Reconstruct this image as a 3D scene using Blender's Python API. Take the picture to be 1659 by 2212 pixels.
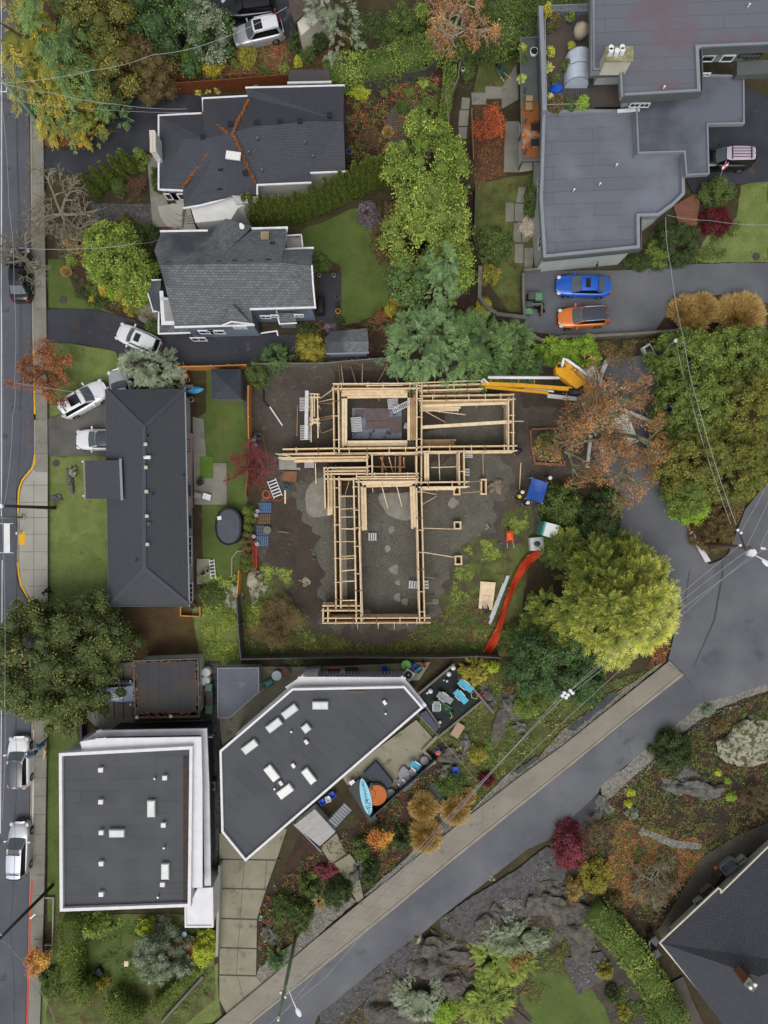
import bpy,bmesh,math,random
import numpy as np
from mathutils import Vector,Matrix,noise
from mathutils.geometry import tessellate_polygon
for o in list(bpy.data.objects): bpy.data.objects.remove(o)
SC = bpy.context.scene; COL = SC.collection
R = math.radians
# ---------------- camera: a drone looking straight down from 62 m
H = 62.0; F = 1537.0; CX = 829.5; CY = 1106.0
cd = bpy.data.cameras.new('camera'); cam = bpy.data.objects.new('camera',cd); COL.objects.link(cam)
cam.location = (0,0,H); cam.rotation_euler = (0,0,0)
cd.sensor_fit = 'VERTICAL'; cd.sensor_height = 24.0; cd.lens = 24.0 * F / 2212.0; cd.clip_start = 0.5; cd.clip_end = 500
SC.camera = cam
# ---------------- sky and soft overcast sun
wd = bpy.data.worlds.new('World'); SC.world = wd; wd.use_nodes = True
nt = wd.node_tree; nt.nodes.clear()
sky = nt.nodes.new('ShaderNodeTexSky'); sky.sky_type = 'NISHITA'; sky.sun_disc = False
sky.sun_elevation = R(62); sky.sun_rotation = R(200); sky.air_density = 1.0; sky.dust_density = 6.0; sky.ozone_density = 0.6
hs = nt.nodes.new('ShaderNodeHueSaturation'); hs.inputs['Saturation'].default_value = 0.22
bg = nt.nodes.new('ShaderNodeBackground'); bg.inputs[1].default_value = 0.118
wo = nt.nodes.new('ShaderNodeOutputWorld')
nt.links.new(sky.outputs[0],hs.inputs['Color']); nt.links.new(hs.outputs[0],bg.inputs[0]); nt.links.new(bg.outputs[0],wo.inputs[0])
sl = bpy.data.lights.new('sun','SUN'); sl.energy = 0.75; sl.angle = R(35); sl.color = (1.0,0.96,0.9)
so = bpy.data.objects.new('sun',sl); COL.objects.link(so); so.location = (0,0,90)
so.rotation_euler = (R(28),0,R(200 - 180))
SC.view_settings.view_transform = 'Standard'; SC.view_settings.look = 'None'; SC.view_settings.gamma = 1
SC.view_settings.exposure = 0.0
# ---------------- coordinates: a point of the photograph at height z -> metres
def W(x,y,z=0.0):
 k = (H - z) / F
 return Vector(((x - CX) * k,(CY - y) * k,z))
rng = random.Random(7); NR = np.random.default_rng(7)
# ---------------- mesh builder
class MB:
 def __init__(s): s.v = []; s.f = []; s.m = []; s.sm = []
 def add(s,vs,fs,mi=0,smooth=False):
  b = len(s.v); s.v += [tuple(v) for v in vs]
  for f in fs: s.f.append(tuple(b + i for i in f)); s.m.append(mi); s.sm.append(smooth)
  return s
 def box(s,c,d,rz=0.0,mi=0,rx=0.0,ry=0.0):
  M = Matrix.Translation(Vector(c)) @ Matrix.Rotation(rz,4,'Z') @ Matrix.Rotation(ry,4,'Y') @ Matrix.Rotation(rx,4,'X')
  x,y,z = d[0] / 2,d[1] / 2,d[2] / 2
  vs = [M @ Vector(p) for p in ((-x,-y,-z),(x,-y,-z),(x,y,-z),(-x,y,-z),(-x,-y,z),(x,-y,z),(x,y,z),(-x,y,z))]
  return s.add(vs,((0,3,2,1),(4,5,6,7),(0,1,5,4),(1,2,6,5),(2,3,7,6),(3,0,4,7)),mi)
 def beam(s,p,q,w,h,mi=0):
  p = Vector(p); q = Vector(q); d = q - p; L = d.length
  if L < 1e-5: return s
  return s.box((p + q) / 2,(L,w,h),math.atan2(d.y,d.x),mi,0,-math.asin(max(-1,min(1,d.z / L))))
 def prism(s,poly,z0,z1,mi=0,top=None):
  n = len(poly); pts = [Vector((p[0],p[1],0)) for p in poly]
  ar = sum(pts[i].x * pts[(i+1)%n].y - pts[(i+1)%n].x * pts[i].y for i in range(n))
  if ar < 0: pts.reverse()
  vs = [(p.x,p.y,z0) for p in pts] + [(p.x,p.y,z1) for p in pts]
  s.add(vs,[tuple(range(n,2 * n))],mi if top is None else top)
  b = len(s.v) - 2 * n
  for i in range(n):
   j = (i + 1) % n
   s.f.append((b+i,b+j,b+n+j,b+n+i)); s.m.append(mi); s.sm.append(False)
  s.f.append(tuple(b + i for i in reversed(range(n)))); s.m.append(mi); s.sm.append(False)
  return s
 def tube(s,pts,r0,r1=None,n=6,mi=0,cap=True):
  pts = [Vector(p) for p in pts]; r1 = r0 if r1 is None else r1; k = len(pts); vs = []; fs = []
  for i,p in enumerate(pts):
   d = (pts[min(i+1,k-1)] - pts[max(i-1,0)]).normalized()
   a = d.cross(Vector((0,0,1)) if abs(d.z) < .9 else Vector((1,0,0))).normalized(); b = d.cross(a)
   r = r0 + (r1 - r0) * i / max(1,k - 1)
   for j in range(n):
    t = 2 * math.pi * j / n; vs.append(p + a * math.cos(t) * r + b * math.sin(t) * r)
  for i in range(k - 1):
   for j in range(n): fs.append((i*n+j,i*n+(j+1)%n,(i+1)*n+(j+1)%n,(i+1)*n+j))
  s.add(vs,fs,mi,n > 5)
  if cap:
   b = len(s.v) - k * n
   s.f.append(tuple(b + j for j in reversed(range(n)))); s.m.append(mi); s.sm.append(False)
   s.f.append(tuple(b + (k-1)*n + j for j in range(n))); s.m.append(mi); s.sm.append(False)
  return s
 def cyl(s,c,r,h,n=16,mi=0,r1=None):
  c = Vector(c); return s.tube([c,c + Vector((0,0,h))],r,r1,n,mi)
 def lathe(s,c,prof,n=16,mi=0):
  c = Vector(c); vs = []; fs = []; k = len(prof)
  for (r,z) in prof:
   for j in range(n):
    t = 2*math.pi*j/n; vs.append(c + Vector((r*math.cos(t),r*math.sin(t),z)))
  for i in range(k-1):
   for j in range(n): fs.append((i*n+j,i*n+(j+1)%n,(i+1)*n+(j+1)%n,(i+1)*n+j))
  s.add(vs,fs,mi,True)
  b = len(s.v) - k*n
  if prof[-1][0] > 1e-4: s.f.append(tuple(b + (k-1)*n + j for j in range(n))); s.m.append(mi); s.sm.append(False)
  if prof[0][0] > 1e-4: s.f.append(tuple(b + j for j in reversed(range(n)))); s.m.append(mi); s.sm.append(False)
  return s
 def rock(s,c,d,seed=0,sub=2,mi=0,rz=0,sharp=.35):
  bm = bmesh.new(); bmesh.ops.create_icosphere(bm,subdivisions=sub,radius=1.0)
  M = Matrix.Rotation(rz,3,'Z'); off = Vector((seed * 3.1,seed * 1.7,seed * .9)); vs = []
  for v in bm.verts:
   n1 = noise.noise(v.co * 1.3 + off) * sharp * 1.6 + noise.noise(v.co * 3.5 + off) * sharp * .5
   p = v.co * (1 + n1); p = Vector((p.x * d[0],p.y * d[1],max(p.z,-.3) * d[2]))
   vs.append(M @ p + Vector(c))
  s.add(vs,[tuple(v.index for v in f.verts) for f in bm.faces],mi,False); bm.free(); return s
 def dome(s,c,d,mi=0,n=12,m=6):
  prof = []
  for i in range(m + 1):
   t = math.pi / 2 * i / m; prof.append((max(1e-5,math.cos(t)),math.sin(t)))
  b = len(s.v); s.lathe((0,0,0),prof,n,mi)
  for i in range(b,len(s.v)):
   x,y,z = s.v[i]; s.v[i] = (c[0] + x * d[0],c[1] + y * d[1],c[2] + z * d[2])
  return s
 def tr(s,M):
  s.v = [tuple(M @ Vector(v)) for v in s.v]; return s
def mk(name,mb,mats,smooth=None):
 me = bpy.data.meshes.new(name); me.from_pydata(mb.v,[],mb.f);
 for m in (mats if isinstance(mats,(list,tuple)) else [mats]): me.materials.append(m)
 me.polygons.foreach_set('material_index',mb.m)
 me.polygons.foreach_set('use_smooth',[bool(x) for x in mb.sm] if smooth is None else [smooth] * len(mb.f))
 me.update(); return me
def props(o,label=None,cat=None,group=None,kind=None):
 if label: o['label'] = label
 if cat: o['category'] = cat
 if group: o['group'] = group
 if kind: o['kind'] = kind
 return o
def base_of(vs):
 a = np.array(vs); return Vector(((a[:,0].min()+a[:,0].max())/2,(a[:,1].min()+a[:,1].max())/2,a[:,2].min()))
def single(name,label,cat,mb,mats,group=None,smooth=None):
 b = base_of(mb.v); mb.v = [(x-b.x,y-b.y,z-b.z) for x,y,z in mb.v]
 o = bpy.data.objects.new(name,mk(name,mb,mats,smooth)); o.location = b; COL.objects.link(o)
 return props(o,label,cat,group)
def struct(name,mb,mats,kind='structure',smooth=None):
 o = bpy.data.objects.new(name,mk(name,mb,mats,smooth)); COL.objects.link(o); return props(o,kind=kind)
def thing(name,label,cat,loc,rz=0.0,group=None):
 o = bpy.data.objects.new(name,None); o.empty_display_size = .3; o.location = loc; o.rotation_euler = (0,0,rz); COL.objects.link(o)
 return props(o,label,cat,group)
def wpos(o):
 p = Vector(o.location)
 while o.parent: o = o.parent; p = p + Vector(o.location)
 return p
def part(parent,name,mb,mats,world=True,smooth=None,label=None):
 """a mesh child; world=True: vertices given in world coordinates (parents unrotated)"""
 if world:
  l = wpos(parent); mb.v = [(x-l.x,y-l.y,z-l.z) for x,y,z in mb.v]
 o = bpy.data.objects.new(name,mk(name,mb,mats,smooth)); COL.objects.link(o); o.parent = parent
 if label: o['label'] = label
 return o
def dup(root,loc=None,rz=None,label=None,group=None,scale=None):
 r = root.copy(); COL.objects.link(r)
 if loc is not None: r.location = loc
 if rz is not None: r.rotation_euler = (0,0,rz)
 if scale is not None: r.scale = scale
 if label: r['label'] = label
 if group: r['group'] = group
 for ch in list(root.children):
  c = ch.copy(); COL.objects.link(c); c.parent = r
  for g in list(ch.children):
   d = g.copy(); COL.objects.link(d); d.parent = c
 return r
# ---------------- materials
def NM(name):
 m = bpy.data.materials.new(name); m.use_nodes = True; return m,m.node_tree,m.node_tree.nodes['Principled BSDF']
def srgb(h):
 c = [int(h[i:i+2],16) / 255 for i in (0,2,4)]
 return tuple((x / 12.92 if x <= .04045 else ((x + .055) / 1.055) ** 2.4) for x in c) + (1,)
def col(c): return srgb(c) if isinstance(c,str) else (tuple(c) + (1,))[:4]
def M(name,c1,c2=None,s=1.0,rough=.8,bump=0.0,bs=12.0,lo=.35,hi=.65,fine=.15,fs=18.0,c3=None,s3=3.0,t3=.62,w3=.05,metal=0.0,spec=.3,coat=0.0,obj=False,det=6.0):
 m,t,b = NM(name); n = t.nodes; L = t.links.new
 if obj: src = n.new('ShaderNodeTexCoord').outputs['Object']
 else: src = n.new('ShaderNodeNewGeometry').outputs['Position']
 def nz(sc,d=det,ro=.6):
  x = n.new('ShaderNodeTexNoise'); x.inputs['Scale'].default_value = sc; x.inputs['Detail'].default_value = d; x.inputs['Roughness'].default_value = ro
  L(src,x.inputs['Vector']); return x.outputs[0]
 def ramp(f,a,c):
  r = n.new('ShaderNodeMapRange'); r.inputs[1].default_value = a; r.inputs[2].default_value = c; L(f,r.inputs[0]); return r.outputs[0]
 def mix(f,a,c,mode='MIX'):
  x = n.new('ShaderNodeMix'); x.data_type = 'RGBA'; x.blend_type = mode
  if isinstance(f,float): x.inputs[0].default_value = f
  else: L(f,x.inputs[0])
  for k,v in ((6,a),(7,c)):
   if isinstance(v,tuple): x.inputs[k].default_value = v
   else: L(v,x.inputs[k])
  return x.outputs[2]
 out = col(c1)
 if c2 is not None: out = mix(ramp(nz(s),lo,hi),col(c1),col(c2))
 if c3 is not None: out = mix(ramp(nz(s3,4,.7),t3,t3 + w3),out,col(c3))
 if fine > 0:
  g = n.new('ShaderNodeMapRange'); g.inputs[1].default_value = .25; g.inputs[2].default_value = .75; g.inputs[3].default_value = 1 - fine * 2; g.inputs[4].default_value = 1 + fine * 2
  L(nz(fs,3,.75),g.inputs[0])
  cb = n.new('ShaderNodeCombineColor'); [L(g.outputs[0],cb.inputs[i]) for i in range(3)]
  out = mix(1.0,out,cb.outputs[0],'MULTIPLY')
 if isinstance(out,tuple): b.inputs['Base Color'].default_value = out
 else: L(out,b.inputs['Base Color'])
 b.inputs['Roughness'].default_value = rough; b.inputs['Metallic'].default_value = metal; b.inputs['Specular IOR Level'].default_value = spec; b.inputs['Coat Weight'].default_value = coat
 if bump > 0:
  bp = n.new('ShaderNodeBump'); bp.inputs['Strength'].default_value = 1; bp.inputs['Distance'].default_value = bump
  L(nz(bs,5,.65),bp.inputs['Height']); L(bp.outputs[0],b.inputs['Normal'])
 return m
def tiled(name,c1,c2,cm,bw,bh,mort=.02,ang=0.0,rough=.8,fine=.12,stain=None,bump=.01,off=.5,plane='XY',var=0.0,s=.35,lo=.45,hi=.62):
 """a material of courses: shingles, roof membranes, siding, planks, paving slabs"""
 m,t,b = NM(name); n = t.nodes; L = t.links.new
 src = n.new('ShaderNodeNewGeometry').outputs['Position']
 mp = n.new('ShaderNodeMapping')
 mp.inputs['Rotation'].default_value = (0,0,-ang) if plane == 'XY' else ((R(90),0,-ang) if plane == 'XZ' else (R(90),0,R(90)))
 if plane == 'XY': L(src,mp.inputs['Vector'])
 else:
  sp = n.new('ShaderNodeSeparateXYZ'); L(src,sp.inputs[0]); cb0 = n.new('ShaderNodeCombineXYZ')
  L(sp.outputs[0 if plane == 'XZ' else 1],cb0.inputs[0]); L(sp.outputs[2],cb0.inputs[1]); mp.inputs['Rotation'].default_value = (0,0,0); L(cb0.outputs[0],mp.inputs['Vector'])
 br = n.new('ShaderNodeTexBrick'); br.inputs['Scale'].default_value = 1; br.inputs['Brick Width'].default_value = bw; br.inputs['Row Height'].default_value = bh
 br.inputs['Mortar Size'].default_value = mort; br.inputs['Mortar Smooth'].default_value = .3; br.offset = off; br.inputs['Bias'].default_value = 0
 br.inputs['Color1'].default_value = col(c1); br.inputs['Color2'].default_value = col(c2); br.inputs['Mortar'].default_value = col(cm)
 L(mp.outputs[0],br.inputs['Vector']); out = br.outputs[0]
 def mix(f,a,c,mode='MIX'):
  x = n.new('ShaderNodeMix'); x.data_type = 'RGBA'; x.blend_type = mode
  if isinstance(f,float): x.inputs[0].default_value = f
  else: L(f,x.inputs[0])
  for k,v in ((6,a),(7,c)):
   if isinstance(v,tuple): x.inputs[k].default_value = v
   else: L(v,x.inputs[k])
  return x.outputs[2]
 nz = n.new('ShaderNodeTexNoise'); nz.inputs['Scale'].default_value = 14; nz.inputs['Detail'].default_value = 4; nz.inputs['Roughness'].default_value = .75; L(src,nz.inputs['Vector'])
 g = n.new('ShaderNodeMapRange'); g.inputs[1].default_value = .25; g.inputs[2].default_value = .75; g.inputs[3].default_value = 1 - fine * 2; g.inputs[4].default_value = 1 + fine * 2; L(nz.outputs[0],g.inputs[0])
 cb = n.new('ShaderNodeCombineColor'); [L(g.outputs[0],cb.inputs[i]) for i in range(3)]
 out = mix(1.0,out,cb.outputs[0],'MULTIPLY')
 if stain:
  z2 = n.new('ShaderNodeTexNoise'); z2.inputs['Scale'].default_value = s; z2.inputs['Detail'].default_value = 6; L(src,z2.inputs['Vector'])
  r = n.new('ShaderNodeMapRange'); r.inputs[1].default_value = lo; r.inputs[2].default_value = hi; L(z2.outputs[0],r.inputs[0]); out = mix(r.outputs[0],out,col(stain))
 L(out,b.inputs['Base Color']); b.inputs['Roughness'].default_value = rough; b.inputs['Specular IOR Level'].default_value = .3
 if bump > 0:
  bp = n.new('ShaderNodeBump'); bp.inputs['Distance'].default_value = bump; bp.invert = True; L(br.outputs[1],bp.inputs['Height']); L(bp.outputs[0],b.inputs['Normal'])
 return m
# ---------------- ground patches
def smooth_poly(pts,k=4,closed=True):
 n = len(pts); out = []
 for i in range(n):
  p0,p1,p2,p3 = (Vector(pts[(i + j - 1) % n]) for j in range(4))
  for t in range(k):
   u = t / k
   out.append(tuple(.5 * ((2*p1) + (-p0+p2)*u + (2*p0-5*p1+4*p2-p3)*u*u + (-p0+3*p1-3*p2+p3)*u**3)))
 return out
def densify(pts,step,amp,seed=0):
 out = []; n = len(pts)
 for i in range(n):
  a = Vector(pts[i][:2]); b = Vector(pts[(i+1) % n][:2]); L = (b - a).length; k = max(1,int(L / step)); nr = Vector((-(b-a).y,(b-a).x)) / max(L,1e-6)
  for j in range(k):
   p = a + (b - a) * j / k
   w = noise.noise(Vector((p.x * .6,p.y * .6,seed))) * amp + noise.noise(Vector((p.x * 2.3,p.y * 2.3,seed))) * amp * .6
   out.append(tuple(p + nr * w))
 return out
ZL = {}
def area(name,pts,mat,z,sm=0,jit=0.0,thick=0.0,kind='structure',px=True):
 p = [tuple(W(x,y,z)[:2]) for x,y in pts] if px else pts
 if sm: p = smooth_poly([Vector(q) for q in p],sm)
 if jit: p = densify(p,.35,jit,z * 977)
 mb = MB()
 if thick:
  mb.prism(p,z - thick,z)
 else:
  tri = tessellate_polygon([[Vector((a,b,0)) for a,b in p]])
  fs = []
  for t in tri:
   a,b,c = (p[i] for i in t)
   fs.append(t if (b[0]-a[0])*(c[1]-a[1]) - (c[0]-a[0])*(b[1]-a[1]) > 0 else (t[0],t[2],t[1]))
  mb.add([(a,b,z) for a,b in p],fs)
 return struct(name,mb,mat,kind)
# ================= setting
m_soil = M('garden_soil','392f22','46402a',s=.35,c3='4c4d28',s3=1.2,t3=.55,w3=.12,fine=.3,fs=14,bump=.05,bs=6)
m_grass = M('lawn_grass','4a5a27','596a33',s=.5,c3='66603a',s3=.6,t3=.58,w3=.15,fine=.22,fs=16,bump=.03,bs=15)
m_grass2 = M('rough_grass','484f28','66703c',s=.5,c3='54442a',s3=.9,t3=.52,w3=.12,fine=.28,fs=12,bump=.06,bs=8)
m_moss = M('mossy_grass','627038','75824a',s=.8,c3='5f5630',s3=1.3,t3=.58,w3=.12,fine=.22,fs=12,bump=.04,bs=9)
m_asph = M('street_asphalt','4f525a','5d6068',s=.25,fine=.09,fs=24,rough=.82,bump=.004,bs=40,c3='43464d',s3=.5,t3=.6,w3=.1)
m_asphL = M('road_asphalt','585a60','6e7075',s=.16,fine=.1,fs=26,rough=.85,bump=.004,bs=40,c3='4c4e54',s3=.3,t3=.6,w3=.15)
m_asphD = M('wet_driveway_asphalt','2f3138','3e4047',s=.3,fine=.1,fs=20,rough=.55,bump=.004,bs=30,c3='565356',s3=.45,t3=.62,w3=.08)
m_conc = M('sidewalk_concrete','77756c','8b8980',s=.5,fine=.07,fs=20,rough=.9,c3='6b6961',s3=1.1,t3=.6,w3=.1)
m_concN = M('new_sidewalk_concrete','9a9a90','a8a79e',s=.5,fine=.06,fs=20,rough=.9)
m_concT = M('tan_sidewalk_concrete','827d73','908a7e',s=.4,fine=.06,fs=20,rough=.9,c3='777167',s3=.9,t3=.6,w3=.1)
m_concP = M('patio_concrete','84826f','95917f',s=.5,fine=.09,fs=14,rough=.9,c3='6a6653',s3=.9,t3=.56,w3=.12)
m_kerb = M('kerb_concrete','8b8478','9a9388',s=1,fine=.1,fs=16,rough=.9)
m_yel = M('yellow_kerb_paint','e0ac1c','d9a51e',s=2,fine=.1,rough=.7)
m_redk = M('red_kerb_paint','d0453a','bd3e33',s=2,fine=.15,rough=.7)
m_whp = M('white_road_paint','e8e8ea','dcdce0',s=2,fine=.05,rough=.7)
m_pathB = M('brown_grey_path','514c46','605a52',s=.6,fine=.12,fs=16,rough=.9)
m_seam = M('dark_joint','4c4a45',fine=.1,rough=.95)
m_gravel = M('loose_gravel','6a6862','8b8880',s=4,lo=.4,hi=.6,c3='a8a49a',s3=9,t3=.62,w3=.03,fine=.35,fs=12,bump=.05,bs=14)
m_gravD = M('dark_gravel','454446','5d5b5b',s=3,lo=.4,hi=.6,c3='a39f96',s3=8,t3=.66,w3=.03,fine=.35,fs=12,bump=.05,bs=12)
m_gravS = M('crushed_site_gravel','55534d','656359',s=.4,c3='7b7b74',s3=5,t3=.62,w3=.06,fine=.33,fs=13,bump=.04,bs=14)
m_dirt = M('excavated_dirt','46403a','585149',s=.5,c3='625d54',s3=1.4,t3=.58,w3=.1,fine=.25,fs=11,bump=.09,bs=4)
m_dirtW = M('wet_dark_dirt','3d362f','4a4138',s=.6,fine=.25,fs=10,bump=.08,bs=5)
m_mulch = M('bark_mulch','382821','46342a',s=1.0,fine=.3,fs=12,bump=.05,bs=9,c3='5b4a30',s3=1.6,t3=.6,w3=.08)
m_leafy = M('leaf_strewn_ground','4a3828','5c4631',s=.8,fine=.35,fs=10,c3='7f5a3c',s3=5,t3=.58,w3=.04,bump=.05,bs=9)
m_brick = tiled('paver_path','5a564d','67635a','3f3d37',.3,.22,.02,fine=.15)
m_brickR = tiled('red_paver_patio','8a5f4e','7d5546','5f473c',.3,.2,.015,fine=.15)
m_mud = M('gray_mud','7c7a70','8f8d83',s=1.2,fine=.12,fs=9,bump=.05,bs=4)
g = MB(); g.add([(-300,-300,0),(300,-300,0),(300,300,0),(-300,300,0)],[(0,1,2,3)]); struct('ground',g,m_soil)
Z = [0.002]
def nz():
 Z[0] += .0015; return Z[0]
# ---- grass and garden ground
area('lawn',[(103,985),(262,985),(262,1300),(235,1420),(103,1420)],m_moss,nz(),jit=.12)
area('lawn',[(103,560),(135,560),(168,640),(300,660),(290,690),(200,668),(103,665)],m_grass,nz(),sm=0,jit=.1)
area('lawn',[(103,742),(160,742),(250,760),(262,800),(225,870),(103,905)],m_moss,nz(),jit=.1)
area('lawn',[(445,797),(535,797),(535,1075),(510,1290),(440,1290),(438,1180),(436,1090),(430,900),(445,890)],m_grass,nz(),jit=.08)
area('lawn',[(650,500),(700,480),(820,445),(850,600),(848,660),(790,690),(735,705),(728,690),(735,575),(660,545)],m_grass,nz(),sm=2,jit=.1)
area('lawn',[(1040,120),(1120,120),(1120,215),(1070,215),(1020,215)],m_grass2,nz(),jit=.12)
area('leaf_bed',[(1024,215),(1095,260),(1095,375),(1025,400)],m_leafy,nz(),jit=.15)
area('lawn',[(1028,395),(1150,375),(1158,560),(1130,590),(1135,680),(1100,672),(1050,600),(1028,500)],m_grass2,nz(),jit=.15)
area('lawn',[(1500,560),(1530,500),(1590,470),(1600,400),(1659,388),(1659,568),(1600,567),(1520,568)],m_moss,nz(),jit=.15)
area('lawn',[(415,1310),(520,1310),(520,1440),(440,1440),(400,1420)],m_moss,nz(),jit=.2)
area('bare_soil',[(262,1312),(415,1312),(430,1420),(265,1420)],M('reddish_bare_soil','4a3726','56492a',s=.6,fine=.25,fs=12,bump=.05,bs=8),nz(),jit=.2)
area('lawn',[(103,1545),(160,1545),(172,1610),(128,1625),(128,1720),(103,1980)],m_grass,nz(),jit=.06)
area('lawn',[(103,1680),(130,1680),(130,1990),(103,1990)],m_grass,nz(),jit=.05)
area('lawn',[(180,1975),(330,1975),(330,2060),(300,2130),(200,2130),(185,2060)],m_grass,nz(),jit=.15)
area('lawn',[(88,2090),(130,2070),(150,2212),(86,2212)],m_moss,nz(),jit=.1)
area('lawn',[(340,2212),(420,2125),(470,2080),(472,2160),(480,2195),(460,2212)],m_moss,nz(),jit=.1)
area('lawn',[(520,1240),(600,1230),(640,1270),(650,1340),(720,1380),(830,1395),(950,1345),(1010,1215),(1060,1190),(1080,1170),(1150,1180),(1110,1420),(524,1420)],m_grass2,nz(),jit=.25)
area('moss_patch',[(1065,1150),(1090,1130),(1125,1135),(1145,1080),(1180,1085),(1180,1160),(1130,1200),(1080,1190)],m_grass2,nz(),jit=.2)
area('garden_bed',[(935,1470),(1050,1430),(1110,1430),(1300,1480),(1440,1430),(1250,1575),(1020,1755),(1010,1700),(960,1600),(900,1640),(905,1560)],m_grass2,nz(),jit=.2)
area('garden_bed',[(600,1900),(650,1800),(770,1790),(790,1740),(850,1690),(950,1640),(1010,1740),(880,1850),(785,1935),(700,1990),(640,2060),(560,2120),(560,1960)],m_mulch,nz(),jit=.2)
m_bed = M('dark_planted_bed','302a24','3d3527',s=.8,fine=.3,fs=12,bump=.05,bs=8,c3='484628',s3=1.2,t3=.56,w3=.1)
m_bedrock = M('bare_bedrock_ground','3f3a34','524c43',s=1.1,fine=.25,fs=9,bump=.1,bs=3,c3='454528',s3=.9,t3=.56,w3=.08)
area('garden_bed',[(1290,1700),(1500,1545),(1659,1478),(1700,1478),(1700,1800),(1440,2010),(1240,1985),(1140,1860),(1240,1830)],m_bed,nz(),jit=.2)
area('leaf_bed',[(1335,1770),(1400,1790),(1500,1815),(1525,1840),(1490,1900),(1440,1950),(1360,1960),(1310,1900),(1320,1830)],m_leafy,nz(),sm=2,jit=.3)
area('bedrock',[(690,2200),(850,2090),(960,2000),(1150,1900),(1280,1900),(1290,1985),(1350,2040),(1420,2200),(1400,2260),(690,2260)],m_bedrock,nz(),jit=.3)
area('lawn',[(1120,2150),(1180,2075),(1215,2058),(1250,2100),(1330,2240),(1120,2250),(1150,2200)],m_grass,nz(),sm=2,jit=.15)
area('garden_bed',[(350,90),(640,90),(740,110),(730,160),(620,160),(375,170),(300,200),(260,170)],m_leafy,nz(),jit=.2)
area('garden_bed',[(745,150),(960,150),(960,330),(800,400),(745,380)],m_mulch,nz(),jit=.25)
area('garden_bed',[(820,430),(1020,430),(1020,760),(850,760),(845,650)],m_mulch,nz(),jit=.25)
area('garden_bed',[(150,470),(340,480),(340,690),(290,690),(190,655),(135,560)],m_mulch,nz(),jit=.2)
area('garden_bed',[(640,700),(850,700),(850,790),(640,790)],m_mulch,nz(),jit=.2)
area('garden_bed',[(1445,660),(1480,645),(1560,640),(1659,680),(1659,760),(1440,745),(1420,720)],m_mulch,nz(),sm=2,jit=.1)
area('garden_bed',[(205,1975),(460,1975),(465,2160),(400,2212),(100,2212),(115,1980)],m_grass2,nz(),jit=.1)
area('lawn',[(185,1985),(330,1985),(335,2060),(310,2120),(215,2120),(192,2060)],m_grass,nz(),sm=2,jit=.15)
# ---- construction site
area('dirt',[(540,790),(860,775),(1140,780),(1300,790),(1330,900),(1300,1000),(1180,1040),(1160,1140),(1080,1200),(1010,1225),(965,1350),(800,1400),(690,1375),(640,1300),(575,1230),(550,1180),(560,1080),(575,1000),(540,950)],m_dirt,nz(),sm=2,jit=.4)
area('dirt_patch',[(560,1120),(640,1080),(690,1120),(700,1290),(660,1330),(600,1270)],m_dirtW,nz(),sm=3,jit=1.0)
area('site_gravel',[(640,1080),(700,1020),(905,1000),(1060,980),(1100,1060),(1020,1180),(970,1250),(930,1345),(700,1345),(690,1200)],m_gravS,nz(),sm=2,jit=1.3)
area('site_gravel',[(907,860),(1110,850),(1110,975),(907,978)],m_gravS,nz(),jit=.1)
area('dirt_patch',[(1040,790),(1300,800),(1310,880),(1130,880),(1120,830)],m_dirtW,nz(),jit=.35)
area('dirt_patch',[(720,800),(920,800),(920,835),(720,840)],m_dirtW,nz(),jit=.2)
for pts in ([(660,1060),(695,1030),(715,1060),(715,1110),(690,1118),(662,1108)],[(815,1075),(850,1045),(890,1060),(900,1110),(880,1125),(840,1110)]):
 area('mud_patch',pts,m_mud,nz(),sm=3,jit=.25)
for (x,y,r) in ((845,1145,9),(852,1230,10),(860,1260,7),(838,1185,7),(1010,1240,9),(858,1290,9),(875,1300,8),(790,1325,9),(980,1085,12),(940,1300,8)):
 area('mud_patch',[(x + r*rng.uniform(.6,1.3)*math.cos(a*.9),y + r*rng.uniform(.6,1.3)*math.sin(a*.9)) for a in range(7)],m_mud,nz(),sm=3,jit=.1)
m_mossP = M('patchy_moss','55602f','4d4736',s=1.1,lo=.42,hi=.58,fine=.28,fs=12,bump=.05,bs=9)
for pts in ([(560,1225),(600,1222),(632,1248),(620,1275),(575,1272)],[(640,1360),(700,1365),(760,1395),(700,1412),(650,1400)],[(1000,1185),(1050,1165),(1090,1200),(1040,1215)],[(1035,1330),(1085,1350),(1070,1400),(1015,1400)],[(1090,1135),(1135,1100),(1140,1140),(1110,1160)],[(985,1225),(1030,1215),(1010,1290),(960,1340),(955,1300)]): area('moss_patch',pts,m_mossP,nz(),sm=3,jit=1.1)
area('patio',[(688,700),(735,705),(738,590),(690,590)],m_asphD,nz())
area('stone_path',[(845,235),(900,215),(915,260),(900,330),(850,330),(835,280)],m_brick,nz(),sm=2,jit=.08)
for k,q in enumerate([[(998,210),(1015,212),(1013,236),(996,236)],[(993,238),(1013,238),(1011,272),(990,272)],[(990,274),(1010,274),(1008,300),(992,298)],[(1018,200),(1050,200),(1050,226),(1020,226)],[(1048,186),(1084,188),(1084,213),(1050,213)],[(1084,190),(1115,138),(1120,215),(1084,235)]]):
 area('paving_slab',q,m_conc,nz(),jit=.02)
for q in ([(1092,470),(1108,470),(1108,478),(1092,480)],[(1092,438),(1110,438),(1110,478),(1092,478)],[(1112,440),(1132,440),(1132,478),(1112,478)],[(1110,482),(1125,482),(1125,523),(1108,523)],[(1128,482),(1142,482),(1142,523),(1127,523)],[(1112,527),(1130,527),(1130,568),(1112,568)],[(1133,535),(1153,535),(1150,582),(1133,582)],[(1120,404),(1135,404),(1135,437),(1115,437)]):
 area('paving_slab',q,m_conc,nz(),jit=.02)
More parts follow.
